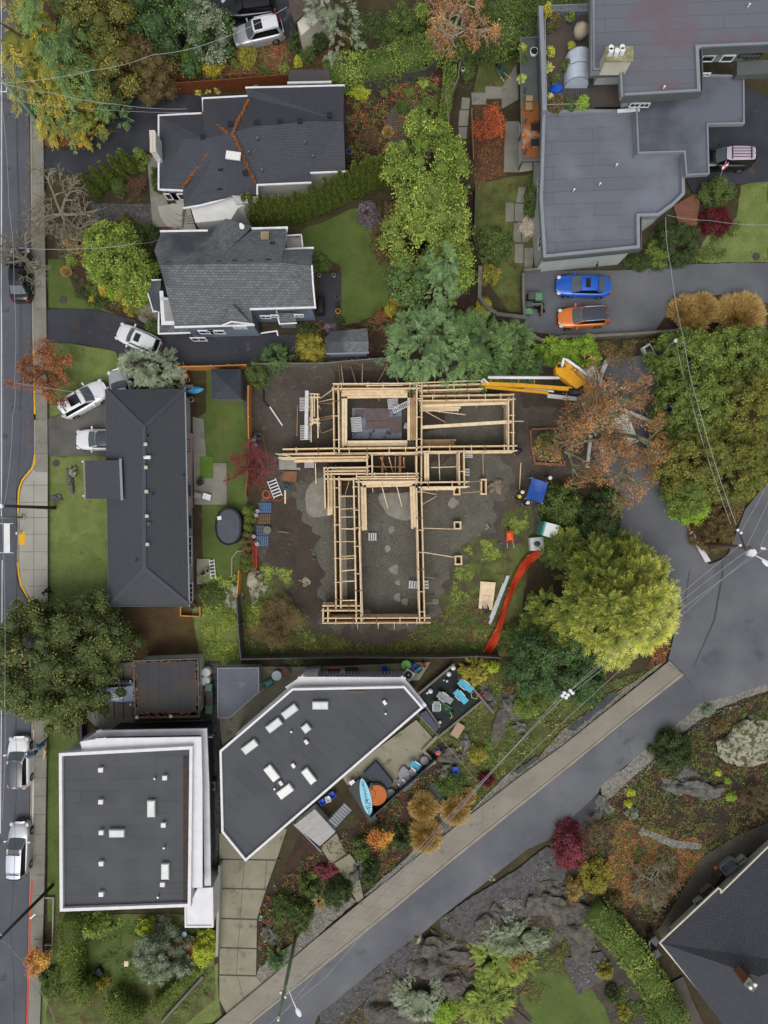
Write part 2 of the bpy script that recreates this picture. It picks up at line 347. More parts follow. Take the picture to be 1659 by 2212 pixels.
area('walkway',[(1092,262),(1122,262),(1122,372),(1088,372)],m_conc,nz(),jit=.04)
area('patio',[(1120,262),(1140,300),(1150,350),(1150,368),(1122,372)],m_concN,nz())
area('stone_path',[(190,440),(330,440),(330,500),(215,490)],m_gravD,nz(),jit=.15)
area('path',[(318,345),(340,330),(372,490),(330,490)],m_conc,nz())
area('stone_step',[(372,445),(410,450),(425,500),(372,500)],m_concN,nz())
area('path',[(340,690),(335,650),(290,665),(300,690),(330,712)],m_conc,nz(),jit=.05)
area('patio',[(416,900),(440,905),(446,1000),(436,1090),(420,1090)],m_conc,nz())
area('patio',[(432,1000),(490,1000),(490,1090),(430,1090)],m_conc,nz(),jit=.03)
area('artificial_turf_mat',[(431,986),(461,986),(461,1033),(431,1033)],M('bright_turf','4d6b22','557428',fine=.1),nz())
area('patio',[(425,1207),(455,1207),(455,1262),(425,1262)],m_concP,nz())
area('patio',[(465,1440),(640,1440),(700,1440),(930,1430),(905,1470),(640,1480),(480,1610),(474,1560)],m_concP,nz(),jit=.03)
area('side_yard_gravel',[(433,1430),(475,1430),(475,1760),(468,1900),(448,1900),(448,1570),(433,1560)],m_gravD,nz())
area('garage_driveway',[(175,1440),(290,1430),(292,1560),(440,1555),(440,1590),(230,1590),(180,1545)],m_conc,nz())
for k in range(6): area('driveway_joint',[(203.5+20.5*k,1440),(206+20.5*k,1440),(207+20.5*k,1552),(204.5+20.5*k,1552)],m_leafy,nz())
for k in range(6): area('driveway_joint',[(288+20.7*k,1552),(289.5+20.7*k,1552),(289.5+20.7*k,1580),(288+20.7*k,1580)],m_seam,nz())
area('driveway',[(474,1800),(620,1790),(600,1850),(575,1920),(555,1985),(553,2110),(568,2127),(490,2190),(474,2160)],m_concP,nz())
for (x0,x1,y) in ((476,605,1856),(476,578,1919),(474,556,1984),(472,554,2047),(473,553,2106)):
 area('driveway_joint',[(x0,y-1.6),(x1,y+.6),(x1,y+3.8),(x0,y+1.6)],m_seam,nz())
for (x0,y0,x1,y1) in ((528,1860,510,2106),(512,2106,527,2160),(576,1860,572,1918)):
 area('driveway_joint',[(x0-.4,y0),(x0+.5,y0),(x1+.5,y1),(x1-.4,y1)],m_seam,nz())
area('entry_path',[(692,1830),(727,1800),(750,1850),(768,1862),(780,1915),(785,1940),(772,1950),(738,1888),(718,1870)],m_concP,nz())
area('entry_path',[(1075,2000+0),(1082,1985),(1085,2005)],m_conc,nz())
area('entry_path',[(928,2005),(950,2018),(1020,2085),(1040,2120),(1075,2150),(1130,2195),(1150,2212),(1115,2212),(1075,2170),(1005,2065),(940,2030)],m_pathB,nz(),jit=.03)
area('terrace_patio',[(814,1618),(899,1555),(940,1600),(918,1620),(938,1650),(870,1700),(780,1740),(740,1680)],m_concP,nz())
area('gravel_strip',[(1140,1862),(1180,1830),(1210,1838),(1230,1870),(1205,1930),(1150,1960),(1075,2050),(1040,2050),(950,2005),(948,1985)],m_gravD,nz(),jit=.15)
area('gravel_strip',[(690,2192),(849,2060),(907,2022),(930,2040),(895,2110),(800,2150),(740,2212),(690,2212)],m_gravD,nz(),jit=.15)
area('gravel_strip',[(1215,2070),(1300,2055),(1320,2085),(1300,2120),(1250,2150),(1228,2110)],m_gravD,nz(),jit=.15)
area('gravel_strip',[(1297,1698),(1485,1545),(1515,1518),(1659,1475),(1659,1490),(1540,1535),(1500,1562),(1310,1730),(1330,1750),(1310,1760)],m_gravel,nz(),jit=.12)
area('gravel_strip',[(1005,1762),(1095,1675),(1160,1640),(1217,1575),(1440,1425),(1217,1612),(1027,1760)],m_gravel,nz(),jit=.12)
area('gravel_strip',[(772,1946),(708,1900),(680,1960),(640,2030),(560,2090),(553,2110),(568,2127)],m_gravel,nz(),jit=.12)
area('gravel_strip',[(785,1935),(880,1850),(905,1820),(1000,1750),(1010,1765),(815,1925)],m_gravel,nz(),jit=.1)
area('path',[(1659,1778),(1659,1815),(1570,1880),(1480,1990),(1440,2050),(1420,2010),(1520,1850),(1600,1800)],m_pathB,nz(),jit=.1)
area('stepping_path',[(1385,1787),(1460,1815),(1515,1822),(1515,1835),(1455,1832),(1380,1800)],m_gravel,nz(),jit=.1)
area('rear_path',[(1437,2130),(1475,2110),(1500,2170),(1520,2212),(1470,2212)],m_pathB,nz(),jit=.05)
area('patio',[(1455,445),(1500,418),(1512,430),(1505,488),(1466,484)],m_brickR,nz())
area('driveway',[(95,320),(170,325),(235,268),(275,205),(320,192),(372,198),(470,215),(533,215),(533,240),(440,250),(345,262),(340,300),(318,330),(230,365),(170,378),(95,368)],m_asphD,nz(),jit=.05)
area('driveway',[(100,668),(200,668),(290,690),(340,722),(640,722),(642,760),(530,789),(370,791),(300,785),(250,757),(170,742),(100,741)],m_asphD,nz(),jit=.04)
area('driveway',[(440,-20),(640,-20),(640,80),(560,98),(480,95),(400,110),(330,118),(380,60)],m_asphD,nz(),jit=.1)
area('garage_driveway',[(100,905),(230,870),(262,870),(262,985),(100,985)],M('worn_exposed_driveway','53524f','65635e',s=.6,fine=.15,fs=18,c3='7a7872',s3=2.5,t3=.66,w3=.1),nz())
area('driveway',[(1133,586),(1380,583),(1450,572),(1600,568),(1659,568),(1659,655),(1610,645),(1560,637),(1500,640),(1450,665),(1412,718),(1300,724),(1217,726),(1133,714)],m_asphL,nz(),jit=.04)
area('driveway',[(1530,150),(1659,210),(1659,392),(1560,400),(1500,420),(1470,370)],m_asphD,nz(),jit=.05)
area('driveway',[(1250,790),(1430,760),(1436,900),(1437,1000),(1448,1070),(1475,1122),(1500,1170),(1530,1216),(1560,1280),(1500,1330),(1478,1460),(1440,1440),(1470,1310),(1370,1210),(1340,1150),(1340,1080),(1290,1000),(1250,900)],m_asphL,nz(),jit=.04)
# ---- streets
area('street',[(-40,-60),(64,-60),(63,200),(66,480),(68,700),(72,900),(72,985),(66,1010),(44,1035),(36,1060),(34,1220),(40,1265),(62,1300),(74,1330),(70,1480),(65,1600),(63,1900),(58,2100),(54,2260),(-40,2260)],m_asph,nz())
area('road',[(520,2226),(849,1966),(1086,1772),(1217,1668),(1478,1458),(1480,1330),(1530,1220),(1570,1204),(1610,1100),(1659,1040),(1720,980),(1720,1440),(1659,1477),(1590,1500),(1515,1519),(1483,1546),(1297,1699),(1290,1720),(1240,1790),(1140,1834),(947,1986),(907,2021),(849,2059),(687,2194),(660,2260),(480,2260)],m_asphL,nz())
area('driveway_apron',[(1290,1715),(1310,1760),(1240,1800),(1180,1815),(1230,1770)],m_asphD,nz(),jit=.05)
m_tar = M('tar_patch','45474c',fine=.1,rough=.7)
for q in ([(1478,1300),(1489,1230),(1491,1230),(1481,1300)],[(1560,1200),(1563,1240),(1545,1340),(1500,1440),(1498,1440),(1541,1338),(1558,1240)],[(1478,1458),(1494,1478),(1493,1479),(1476,1459)],[(36,1060),(37,1340),(36,1600),(34,1600),(35,1340),(35,1060)],[(30,-10),(38,350),(45,600),(44,880),(43,880),(43,600),(36,350),(28,-10)]):
 area('asphalt_seam',q,m_tar,nz())
ZR = Z[0]
# ---- kerbs and sidewalks (a real step up of 0.12 m)
HW = .12 + 0.0
def strip_poly(a,b): return a + b[::-1]
kerbW = [(66,-60),(64.5,200),(67,480),(69,700),(73,900),(73,985),(67,1010),(46,1036),(38,1062),(36,1220),(42,1265),(64,1300),(75.5,1330),(71,1480),(66.5,1600),(64,1900),(59,2100),(55,2260)]
zc = ZR + .13
def line_strip(name,pts,w,mat,z,thick,side=1):
 P_ = [W(x,y,z) for x,y in pts]; out = []
 for i,p in enumerate(P_):
  d = (P_[min(i+1,len(P_)-1)] - P_[max(i-1,0)]).normalized(); nn = Vector((-d.y,d.x,0)) * side; out.append(p + nn * w)
 return [(p.x,p.y) for p in P_] + [(p.x,p.y) for p in out[::-1]]
area('kerb',line_strip('k',kerbW,.16,None,zc,.2,1),m_kerb,zc,thick=.16,px=False)
inner = [(70.5,-60),(69,200),(71.5,480),(73.5,700),(77.5,900),(77.5,985),(71,1013),(50,1040),(42.5,1064),(40.5,1220),(46.5,1262),(68,1297),(80,1330),(75.5,1480),(71,1600),(68.5,1900),(63.5,2100),(59.5,2260)]
area('sidewalk',inner + [(84,2260),(90,2100),(96,1900),(101,1600),(102,1450),(103,1330),(103,985),(102,900),(100,700),(96,480),(92,200),(92,-60)],m_conc,zc - .004,thick=.15)
area('sidewalk_new',[(77.8,1020),(102.6,1020),(102.6,1335),(81,1332),(69,1298),(47.5,1262),(41.5,1220),(43.5,1064),(51,1041),(72,1015)],m_concN,zc)
for (a,b,y) in [(43,102,1154),(43,102,1192),(46,102,1231),(60,102,1266),(74,102,1303),(43,102,1118),(44,102,1085),(50,102,1048)] + [(72,100,y) for y in (1635,1680,1720,1760,1802,1847,1890,1934,1980,2030)] + [(74,101,y) for y in (560,620,668,741,790,850,905,980)] + [(66,90,y) for y in (90,160,243,300)]:
 area('sidewalk_joint',[(a,y-.4),(b,y-.4),(b,y+.4),(a,y+.4)],m_seam,zc + .004)
area('sidewalk_joint',[(72.6,1040),(73.4,1040),(73.4,1302),(72.6,1302)],m_seam,zc + .008)
def kerb_paint(pts,mat): area('kerb_paint',line_strip('p',pts,.15,None,zc,0,1),mat,zc + .004,px=False)
kerb_paint([(71,757),(72,800),(73,900),(73.2,907)],m_yel); kerb_paint([(73,895),(73.5,907)],m_yel)
kerb_paint([(73,980),(72.6,1000),(67,1012),(56,1025),(46,1037),(41,1050),(38.2,1062),(37,1108)],m_yel)
kerb_paint([(36.5,1215),(37.5,1235),(44,1265),(62,1298),(70,1310),(75.4,1322)],m_yel)
kerb_paint([(67.3,1902),(64.5,1950),(62,2020),(60,2100),(56,2212)],m_redk)
area('tactile_pad',[(40.5,1148.5),(54,1148.5),(54,1176.5),(40.5,1176.5)],m_yel,zc + .009,thick=.01)
area('crosswalk_marking',[(8,1131),(21,1131),(21.5,1194),(8.5,1194)],m_whp,ZR + .006)
for y in (1131,1194): area('crosswalk_marking',[(-10,y-.5),(29,y-.5),(29,y+.6),(-10,y+.6)],m_whp,ZR + .01)
for q in ([(2,0),(3.6,0),(3.6,1120),(2,1120)],[(5.5,1210),(4,1210),(2.5,1500),(0,1800),(1.6,1800),(4,1500)]): area('lane_line',q,m_whp,ZR + .005)
area('white_kerb_strip',[(71.5,1577),(73,1577),(71.5,1830),(69.6,1830)],m_whp,zc + .006)
up = [(400,2262),(464,2212),(567,2127),(772,1946),(814,1929),(1006,1778),(1027,1755),(1217,1610),(1446,1427)]
up = [(400,2262),(464,2212),(567,2127),(672,2037),(780,1948),(900,1852),(1010,1765),(1120,1680),(1217,1610),(1446,1428)]
lo = [(500,2240),(560,2190),(700,2078),(849,1958),(960,1866),(1086,1764),(1217,1660),(1350,1552),(1472,1453)]
area('sidewalk',up + lo[::-1],m_concT,zc,thick=.15)
lo2 = [(504,2244),(564,2194),(704,2083),(853,1963),(964,1871),(1090,1769),(1219,1666),(1352,1558),(1477,1459)]
area('kerb',[(x+.6,y+.8) for x,y in lo] + lo2[::-1],m_kerb,zc - .012,thick=.14)
def lerp(a,b,t): return (a[0] + (b[0]-a[0])*t,a[1] + (b[1]-a[1])*t)
def along(line,s):
 acc = 0
 for a,b in zip(line,line[1:]):
  l = math.hypot(b[0]-a[0],b[1]-a[1])
  if acc + l >= s: return lerp(a,b,(s-acc)/l)
  acc += l
 return line[-1]
for k in range(34):
 p = along(up,60 + 38.5 * k); q = along(lo,12 + 38.5 * k)
 area('sidewalk_joint',[(p[0]-.8,p[1]),(p[0]+.8,p[1]),(q[0]+.8,q[1]),(q[0]-.8,q[1])],m_seam,zc + .006)
m_iron = M('cast_iron','4a4348',fine=.15,rough=.7)
def disc(name,label,cat,x,y,r,mat,z,h=.02):
 mb = MB(); c = W(x,y,z); mb.cyl((c.x,c.y,z - .02),r,h + .02,20); mb.cyl((c.x,c.y,z + h),r * .86,.008,20)
 return single(name,label,cat,mb,mat)
disc('manhole_cover','round iron cover set in the lawn below the two-car driveway','manhole cover',121,1001,.3,m_iron,.03)
disc('manhole_cover','round iron cover in the lawn corner above the curved west driveway','manhole cover',136,647,.33,m_iron,.03)
disc('manhole_cover','round grey cover in the lawn north of the curved east driveway','manhole cover',1634,554,.32,m_iron,.09)
gm = MB(); c = W(168,704); gm.box((c.x,c.y,ZR),(.62,.6,.03)); [gm.box((c.x + dx,c.y + dy,ZR + .02),(.24,.24,.02),mi=1) for dx in (-.14,.14) for dy in (-.14,.14)]
single('drain_grate','square brown drain grate in the curved west driveway','drain grate',gm,[m_iron,M('rusty_iron','4d3b34')])
# ================= buildings
m_white = M('white_trim','e6e6ea','dadade',s=1.5,fine=.03,rough=.6)
m_whiteD = M('weathered_white_membrane','d9dade','c6c7ca',s=1.0,fine=.05,rough=.6,c3='a9a9a6',s3=1.3,t3=.66,w3=.05)
m_glass = M('window_glass','1a2026',fine=0,rough=.08,spec=.7)
m_glassG = M('frosted_skylight','b3bfbd','c8d0cd',s=1.2,fine=.02,rough=.15,spec=.6)
m_glassW = M('white_skylight','e4e7e2','d8dbd6',s=1,fine=.02,rough=.2)
m_metal = M('galvanised_metal','9b9da0',fine=.08,rough=.35,metal=.8)
m_metalD = M('dark_metal','2c2e33',fine=.08,rough=.45,metal=.3)
m_greyW = M('pale_grey_render','b6bab8','a9adab',s=1,fine=.05)
m_cream = M('cream_stucco','cfc9bb','c2bcae',s=1,fine=.06)
m_whW = M('white_stucco','d6d6d3','c8c8c6',s=1,fine=.05)
m_sid = tiled('blue_grey_siding','7f8e9e','78879a','5f6c7a',5,.13,.012,plane='XZ',fine=.04)
m_sidL = tiled('sage_siding','b9c2bf','b2bbb8','97a29e',.35,8,.012,plane='XZ',fine=.05)
m_sidB = tiled('bungalow_siding','b4b3b0','aaa9a6','8a8987',5,.16,.012,plane='YZ',fine=.05)
m_sidP = tiled('pink_siding','b7a4a8','ad9a9e','95858a',5,.16,.012,plane='YZ',fine=.05)
m_fasc = M('grey_parapet_cap','8a8f98','83888f',s=1,fine=.04,rough=.5)
m_fascD = M('dark_grey_fascia','5e6464','565c5c',s=1,fine=.05)
m_memb = tiled('grey_roof_membrane','696d77','656972','4e525c',9,1.02,.02,ang=R(2),fine=.06,stain='747985',s=.25,bump=.002,off=.37)
m_membW = tiled('wet_roof_membrane','50545f','565a65','444852',9,1.02,.012,ang=R(2),fine=.06,stain='666b76',s=.3,bump=.002,rough=.4)
m_membR = tiled('reddened_roof_membrane','696d77','656972','4e525c',9,1.02,.02,ang=R(2),fine=.06,stain='6c6068',s=.22,lo=.5,hi=.62,bump=.002)
m_membD = tiled('charcoal_roof_membrane','505257','4c4e53','3c3e42',12,.9,.018,ang=R(.6),fine=.07,stain='54565a',s=.3,bump=.002)
m_membC = tiled('charcoal_diagonal_membrane','4f5156','4b4d52','3b3c40',30,1.0,.018,ang=R(-45),fine=.07,stain='535559',s=.3,bump=.002)
m_garR = tiled('littered_flat_roof','404248','3d3f45','34363b',12,.85,.012,ang=R(90),fine=.12,stain='484440',s=.5,lo=.45,hi=.62)
def shing(name,a,b,c,ang,bw=.28,bh=.15,fine=.14,stain=None,s=.35,lo=.5,hi=.65): return [tiled(name,a,b,c,bw,bh,.016,ang=ang,fine=fine,stain=stain,s=s,lo=lo,hi=hi),tiled(name + '_side',a,b,c,bw,bh,.016,ang=ang + R(90),fine=fine,stain=stain,s=s,lo=lo,hi=hi)]
sh_dark = shing('dark_shingle','464951','4c4f57','393b42',0,fine=.12)
sh_grey = shing('grey_shingle','73777a','5f6366','4a4d50',0,.33,.17,fine=.1,stain='484c52',s=.2,lo=.54,hi=.62)
sh_bung = shing('slate_shingle','494c52','4d5056','3f4146',R(90),fine=.09)
sh_se = shing('charcoal_shingle','41444a','474a51','35373d',R(37),.4,.17,fine=.12)
sh_gaz = shing('gazebo_shingle','3e424b','454953','363941',0,fine=.1)
sh_brn = shing('brown_shingle','574d46','63584f','463d38',R(60),fine=.2)
m_need = M('orange_needle_litter','8c5730','6f4526',s=4,fine=.4,fs=10)
def roof(parent,name,pts,faces,mats,ang=0.0,th=.14,label=None):
 """a pitched roof: points (px, py, z); each face a list of indices; underside closed by a skirt"""
 P_ = [W(*p) for p in pts]; mb = MB()
 ctr = sum(P_,Vector()) / len(P_)
 edges = {}
 for f in faces:
  a,b,c = P_[f[0]],P_[f[1]],P_[f[2]]; n = (b-a).cross(c-a)
  if n.z < 0: f = list(reversed(f)); n = -n
  nr = Matrix.Rotation(-ang,3,'Z') @ n
  mi = 0 if abs(nr.y) >= abs(nr.x) else 1
  if len(f) > 4:
   loc = [P_[i] for i in f]
   for t in tessellate_polygon([[Vector((q.x,q.y,0)) for q in loc]]):
    q = [loc[i] for i in t]
    if (q[1]-q[0]).cross(q[2]-q[0]).z < 0: q.reverse()
    mb.add(q,[(0,1,2)],mi)
  else: mb.add([P_[i] for i in f],[tuple(range(len(f)))],mi)
  for i in range(len(f)):
   e = (f[i],f[(i+1) % len(f)]); edges[e] = mi
 for (i,j),mi in edges.items():
  if (j,i) in edges: continue
  a,b = P_[i],P_[j]; d = Vector((0,0,-th)); mb.add([a,b,b+d,a+d],[(1,0,3,2)],mi)
 return part(parent,name,mb,mats,label=label)
def walls(parent,name,pts,z,inset,mats,z0=0.0,label=None):
 """walls under a roof outline given at height z"""
 P_ = [W(x,y,z) for x,y in pts]; n = len(P_)
 ar = sum(P_[i].x*P_[(i+1)%n].y - P_[(i+1)%n].x*P_[i].y for i in range(n))
 if ar < 0: P_.reverse()
 out = []
 for i in range(n):
  a,b,c = P_[i-1],P_[i],P_[(i+1) % n]; d1 = (b-a).normalized(); d2 = (c-b).normalized()
  n1 = Vector((-d1.y,d1.x,0)); n2 = Vector((-d2.y,d2.x,0)); bs = (n1+n2); k = inset / max(.3,(1 + n1.dot(n2)) / 2) / 2 if bs.length > .1 else 0
  out.append(b + bs * k)
 mb = MB(); mb.prism([(p.x,p.y) for p in out],z0,z - .04)
 part(parent,name,mb,mats,label=label); return out
def strip(parent,name,pts,z,w,h,mat,closed=False,label=None,dz=0.0):
 """a band of width w and height h that follows px points at height z (gutter, parapet cap, rail)"""
 mb = MB(); P_ = [W(p[0],p[1],z) if len(p) == 2 else W(*p) for p in pts]
 if closed: P_.append(P_[0])
 for i,(a,b) in enumerate(zip(P_,P_[1:])):
  d = (b-a).normalized() * (w / 2); u = Vector((0,0,dz + .003 * (i % 3))); mb.beam(a - d + u,b + d + u,w,h)
 return part(parent,name,mb,mat,label=label)
def winwall(parent,x,y,z,w,h,nx,ny,fr=m_white,gl=m_glass,mull=1,name='window'):
 """a window on a wall: px of its centre at height z, outward normal (nx, ny)"""
 c = W(x,y,z); a = math.atan2(ny,nx); t = Vector((-math.sin(a),math.cos(a),0)); nrm = Vector((math.cos(a),math.sin(a),0))
 mb = MB(); mb.box(c + nrm*.03,(.05,w-.1,h-.1),a)
 p = part(parent,name,mb,gl)
 mb = MB()
 for s in (-1,1):
  mb.box(c + t*s*(w/2) + nrm*.04,(.09,.09,h + .09),a); mb.box(c + Vector((0,0,s*h/2)) + nrm*.04,(.085,w - .09,.09),a)
 for k in range(mull): mb.box(c + t * (w*((k+1)/(mull+1)-.5)) + nrm*.045,(.07,.05,h - .09),a)
 part(p,'frame',mb,fr); return p
def boxat(px,py,z,d,rz=0,mb=None,mi=0):
 mb = mb or MB(); c = W(px,py,z); mb.box((c.x,c.y,c.z),d,rz,mi); return mb
def vents(parent,name,pts,z,mat,kind='box',d=(.3,.3,.22),rz=0):
 for q in pts:
  x,y = q[:2]; zz = q[2] if len(q) > 2 else z
  mb = MB(); c = W(x,y,zz)
  if kind == 'box': mb.box((c.x,c.y,zz),d,rz); mb.box((c.x,c.y,zz + d[2]/2 + .02),(d[0]*1.12,d[1]*1.12,.035),rz)
  elif kind == 'pipe': mb.cyl((c.x,c.y,zz - .25),.05,.5,8); mb.cyl((c.x,c.y,zz + .22),.075,.06,8)
  elif kind == 'turtle': mb.box((c.x,c.y,zz),(d[0],d[1],d[2]),rz); mb.box((c.x,c.y - .03,zz + d[2]/2 + .015),(d[0]*1.2,d[1]*1.15,.03),rz)
  part(parent,name,mb,mat)
def skylight(parent,x,y,z,w,d,rz,gl,h=.3):
 c = W(x,y,z); mb = MB(); mb.box((c.x,c.y,z + h/2),(w,d,h),rz); s = part(parent,'skylight',mb,m_white if gl is m_glassW else m_greyW)
 mb = MB(); mb.box((c.x,c.y,z + h + .015),(w - .12,d - .12,.04),rz); part(s,'pane',mb,gl)
# ---- A: north-west house with dark shingles
ze = 4.4
A = thing('house','house with a dark shingle roof, orange needle-filled valleys and a white-rimmed eave','house',W(545,310))
pa = [(343,250,ze),(440,245,ze),(438,213,ze),(533,208,ze),(532,190,ze),(743,185,ze),(746,370,ze),(672,373,ze),(671,393,ze),(556,399,ze),(560,420,ze),(498,423,ze+.3),(468,434,ze),(434,443,ze),(398,449,ze),(394,411,ze),(347,409,ze)]
pa += [(440,300,6.3),(502,287,6.6),(540,275,6.5),(664,262,6.5),(742,262,5.9),(468,330,6.3),(395,300,5.8)]
roof(A,'roof',pa,[[0,17,23],[0,1,17],[1,2,18,17],[2,3,18],[3,4,5,21,20,19],[3,19,18],[5,6,21],[6,7,20,21],[7,8,9,19,20],[9,18,19],[9,10,11,22,18],[11,12,13,14,22],[14,15,22],[15,16,23,22],[16,0,23],[23,17,22],[17,18,22]],sh_dark)
walls(A,'wall',[(p[0],p[1]) for p in pa[:17]],ze - .12,.35,m_whW)
for seg in ([(343,409),(343,250),(440,245),(438,213),(533,208)],[(532,190),(743,185)],[(746,371),(672,374)],[(671,395),(556,400),(556,420)],[(498,424),(468,435),(434,444),(398,450)],[(394,412),(347,410)]): strip(A,'gutter',seg,ze,.13,.14,m_white,dz=.0)
for seg in ([(440,245,4.6),(490,287,6.5)],[(536,218,4.8),(503,285,6.65)],[(503,290,6.65),(522,330,5.9),(550,393,4.6)],[(459,318,6.2),(395,405,4.7)]):
 mb = MB(); P_ = [W(x,y,z + .06) for x,y,z in seg]
 for i in range(60):
  t = (i / 60) * (len(P_) - 1); k = int(t); p = P_[k].lerp(P_[k+1],t - k); mb.box(p + Vector((rng.uniform(-.08,.08),rng.uniform(-.08,.08),0)),(rng.uniform(.15,.4),rng.uniform(.06,.2),.04),math.atan2((P_[k+1]-P_[k]).y,(P_[k+1]-P_[k]).x) + rng.uniform(-.3,.3))
 part(A,'needle_litter',mb,m_need)
skylight(A,504.5,337.5,6.15,1.15,.62,R(-8),m_glassW,.16)
vents(A,'roof_vent',[(555,265,6.3),(605,264,6.4),(648,262,6.5),(712,249,6.1),(439,297,6.2),(498,268,6.3),(477,365,5.6),(475,406,4.9),(530,374,5.2)],6,m_metalD,'turtle',(.35,.35,.2),R(10))
vents(A,'vent_pipe',[(557,301,6.2),(538,331,6.0),(659,309,6),(676,339,5.4),(567,369,5.2)],6,m_metal,'pipe')
mb = MB(); mb.prism([tuple(W(x,y,6.0)[:2]) for x,y in ((324,284),(336,284),(340,331),(327,331))],0,6.2); ch = part(A,'chimney',mb,m_whW)
mb = MB()
for i in range(4):
 for j in range(2): c = W(326.5 + 6.5*j,290 + 11*i,6.3); mb.box((c.x,c.y,6.24),(.22,.4,.1))
part(ch,'cap',mb,m_cream)
mb = MB(); mb.prism([tuple(W(x,y,5.0)[:2]) for x,y in ((336,290),(346,302),(346,350),(338,338))],0,5.0); part(A,'chimney_shoulder',mb,m_whW)
winwall(A,387,424,3.2,1.2,1.0,0,-1); winwall(A,372,424,3.2,1.0,1.0,0,-1);
mb = MB(); mb.prism([tuple(W(x,y,4.2)[:2]) for x,y in ((410,446),(434,441),(498,424),(556,420),(556,428),(512,446),(498,470),(420,478))],0,3.9); part(A,'porch',mb,m_whW)
roof(A,'bay_roof',[(500,422,4.7),(511,441,4.2),(552,436,4.2),(548,424,4.7)],[[0,1,2,3]],[m_greyW]*2)
winwall(A,529,434,4.0,1.1,.7,0,-1,m_white,m_glass,3); winwall(A,465,478,2.8,.9,1.4,0,-1,m_metalD)
mb = MB()
for k in range(4):
 r = 2.3 - .42*k; c = W(404,470); poly = [(c.x,c.y + .9)] + [(c.x - .15 + r*math.cos(R(a)),c.y + .9 + r*math.sin(R(a))) for a in range(180,275,12)]
 mb.prism(poly,.05,.24 + .17*k)
part(A,'front_steps',mb,m_concN)
mb = MB()
for k in range(4): c = W(421,462 + 7*k,1.6); mb.tube([c + Vector((-.9,0.1*k,-.7)),c + Vector((0,0,0)),c + Vector((.3,0,0))],.02,n=5)
part(A,'railing',mb,m_metalD)
S1 = thing('shed','small shed with a leaf-dusted dark roof and white gutter behind the brown fence','shed',W(668,170))
roof(S1,'roof',[(624,151,2.9),(712,150,2.9),(714,177,2.5),(623,178,2.5)],[[0,1,2,3]],[M('leaf_dusted_shingle','43434a','4a4442',s=.5,c3='6b4a38',s3=2.2,t3=.6,w3=.06,fine=.15)]*2)
walls(S1,'wall',[(624,151),(712,150),(714,177),(623,178)],2.5,.12,M('blue_shed_boards','5e7180',fine=.08)); strip(S1,'gutter',[(623,179.5),(714,177.5)],2.5,.16,.14,m_white)
# ---- B: grey-shingled house with blue-grey siding
ze = 5.2
B = thing('house','house with a mottled grey shingle roof, pale blue siding and small white-framed windows','house',W(505,610))
pb = [(348,501,ze),(447,499,ze),(544,497,ze),(620,493,ze),(612,540,6.2),(676,537,ze),(673,575,6.4),(680,665,ze),(542,669,ze),(547,702,ze),(379,706,ze),(345,573,7.4),(333,541,6.2),(607,568,7.4),
      (487,474,6.2),(487,545,6.6),(500,657,6.1),(474,704,ze+.15),(544,700,ze+.15)]
roof(B,'roof',pb,[[0,1,15,2,3,13,11],[0,11,12],[4,5,6,13],[3,4,13],[11,13,6,7,8,9,10]],sh_grey)
roof(B,'gable_roof',[(447,512,ze),(487,472,5.9),(545,489,ze),(487,545,6.65)],[[0,1,3],[1,2,3]],sh_grey)
roof(B,'gable_roof',[(474,704,ze+.05),(500,656,6.25),(544,701,ze+.05)],[[0,1,2]],[sh_grey[0]]*2)
walls(B,'wall',[(350,503),(618,496),(618,540),(674,540),(677,663),(545,667),(548,700),(379,704),(350,575)],ze - .1,.3,m_sid)
for seg in ([(348,500),(447,498.5)],[(546,494),(620,492),(607,566)],[(612,539),(676,536)],[(681,664),(542,668)],[(548,702),(379,707)]): strip(B,'gutter',seg,ze,.15,.15,m_white)
strip(B,'barge_board',[(681,664,ze),(676,610,6.3),(674,575,6.5)],ze,.12,.2,m_white)
strip(B,'barge_board',[(480,703,ze+.2),(500,695,5.7),(545,700,ze+.2)],ze,.1,.12,m_white)
vents(B,'roof_vent',[(414,568,7.0),(474,566,7.1),(508,565,7.1),(541,565,7.1),(581,563,7.1),(640,575,6.3),(589,526,6.1),(367,568,7.0),(420,568,7.0)][:7] ,7,m_metalD,'turtle',(.36,.22,.18),0)
vents(B,'roof_vent',[(366,569,7.1)],7,m_metalD,'turtle',(.36,.22,.18),0)
mb = MB(); mb.cyl(W(523,490.5,5.9),.13,.5,12); mb.cyl(W(523,490.5,6.35),.2,.1,12); part(B,'flue',mb,m_white)
mb = MB(); boxat(572,509,6.15,(.62,.6,.14),mb=mb); s = part(B,'skylight',mb,M('tan_frame','9a8a6c',fine=.05)); mb = MB(); boxat(572,510,6.24,(.45,.45,.03),mb=mb); part(s,'pane',mb,M('amber_pane','8b7c68',fine=.03,rough=.2))
mb = MB(); mb.prism([tuple(W(x,y,3.2)[:2]) for x,y in ((618,512),(652,512),(652,542),(618,542))],0,3.1); part(B,'balcony_deck',mb,m_concN)
mb = MB(); strip_pts = [(618,509,4.1),(651,507,4.1),(654,537,4.1)]
for a,b in zip(strip_pts,strip_pts[1:]):
 p,q = W(*a),W(*b); mb.beam(p,q,.1,.08); k = int((q-p).length / .16)
 for i in range(k + 1): c = p.lerp(q,i / k); mb.box((c.x,c.y,3.6),(.05,.05,.95))
part(B,'balustrade',mb,m_white)
roof(B,'porch_roof',[(328,606,3.4),(347,606,3.7),(347,672,3.7),(331,672,3.3),(320,634,3.1)],[[0,1,2,3,4]],sh_grey)
walls(B,'porch_wall',[(328,608),(347,608),(347,670),(332,670),(323,636)],3.1,.1,m_sid)
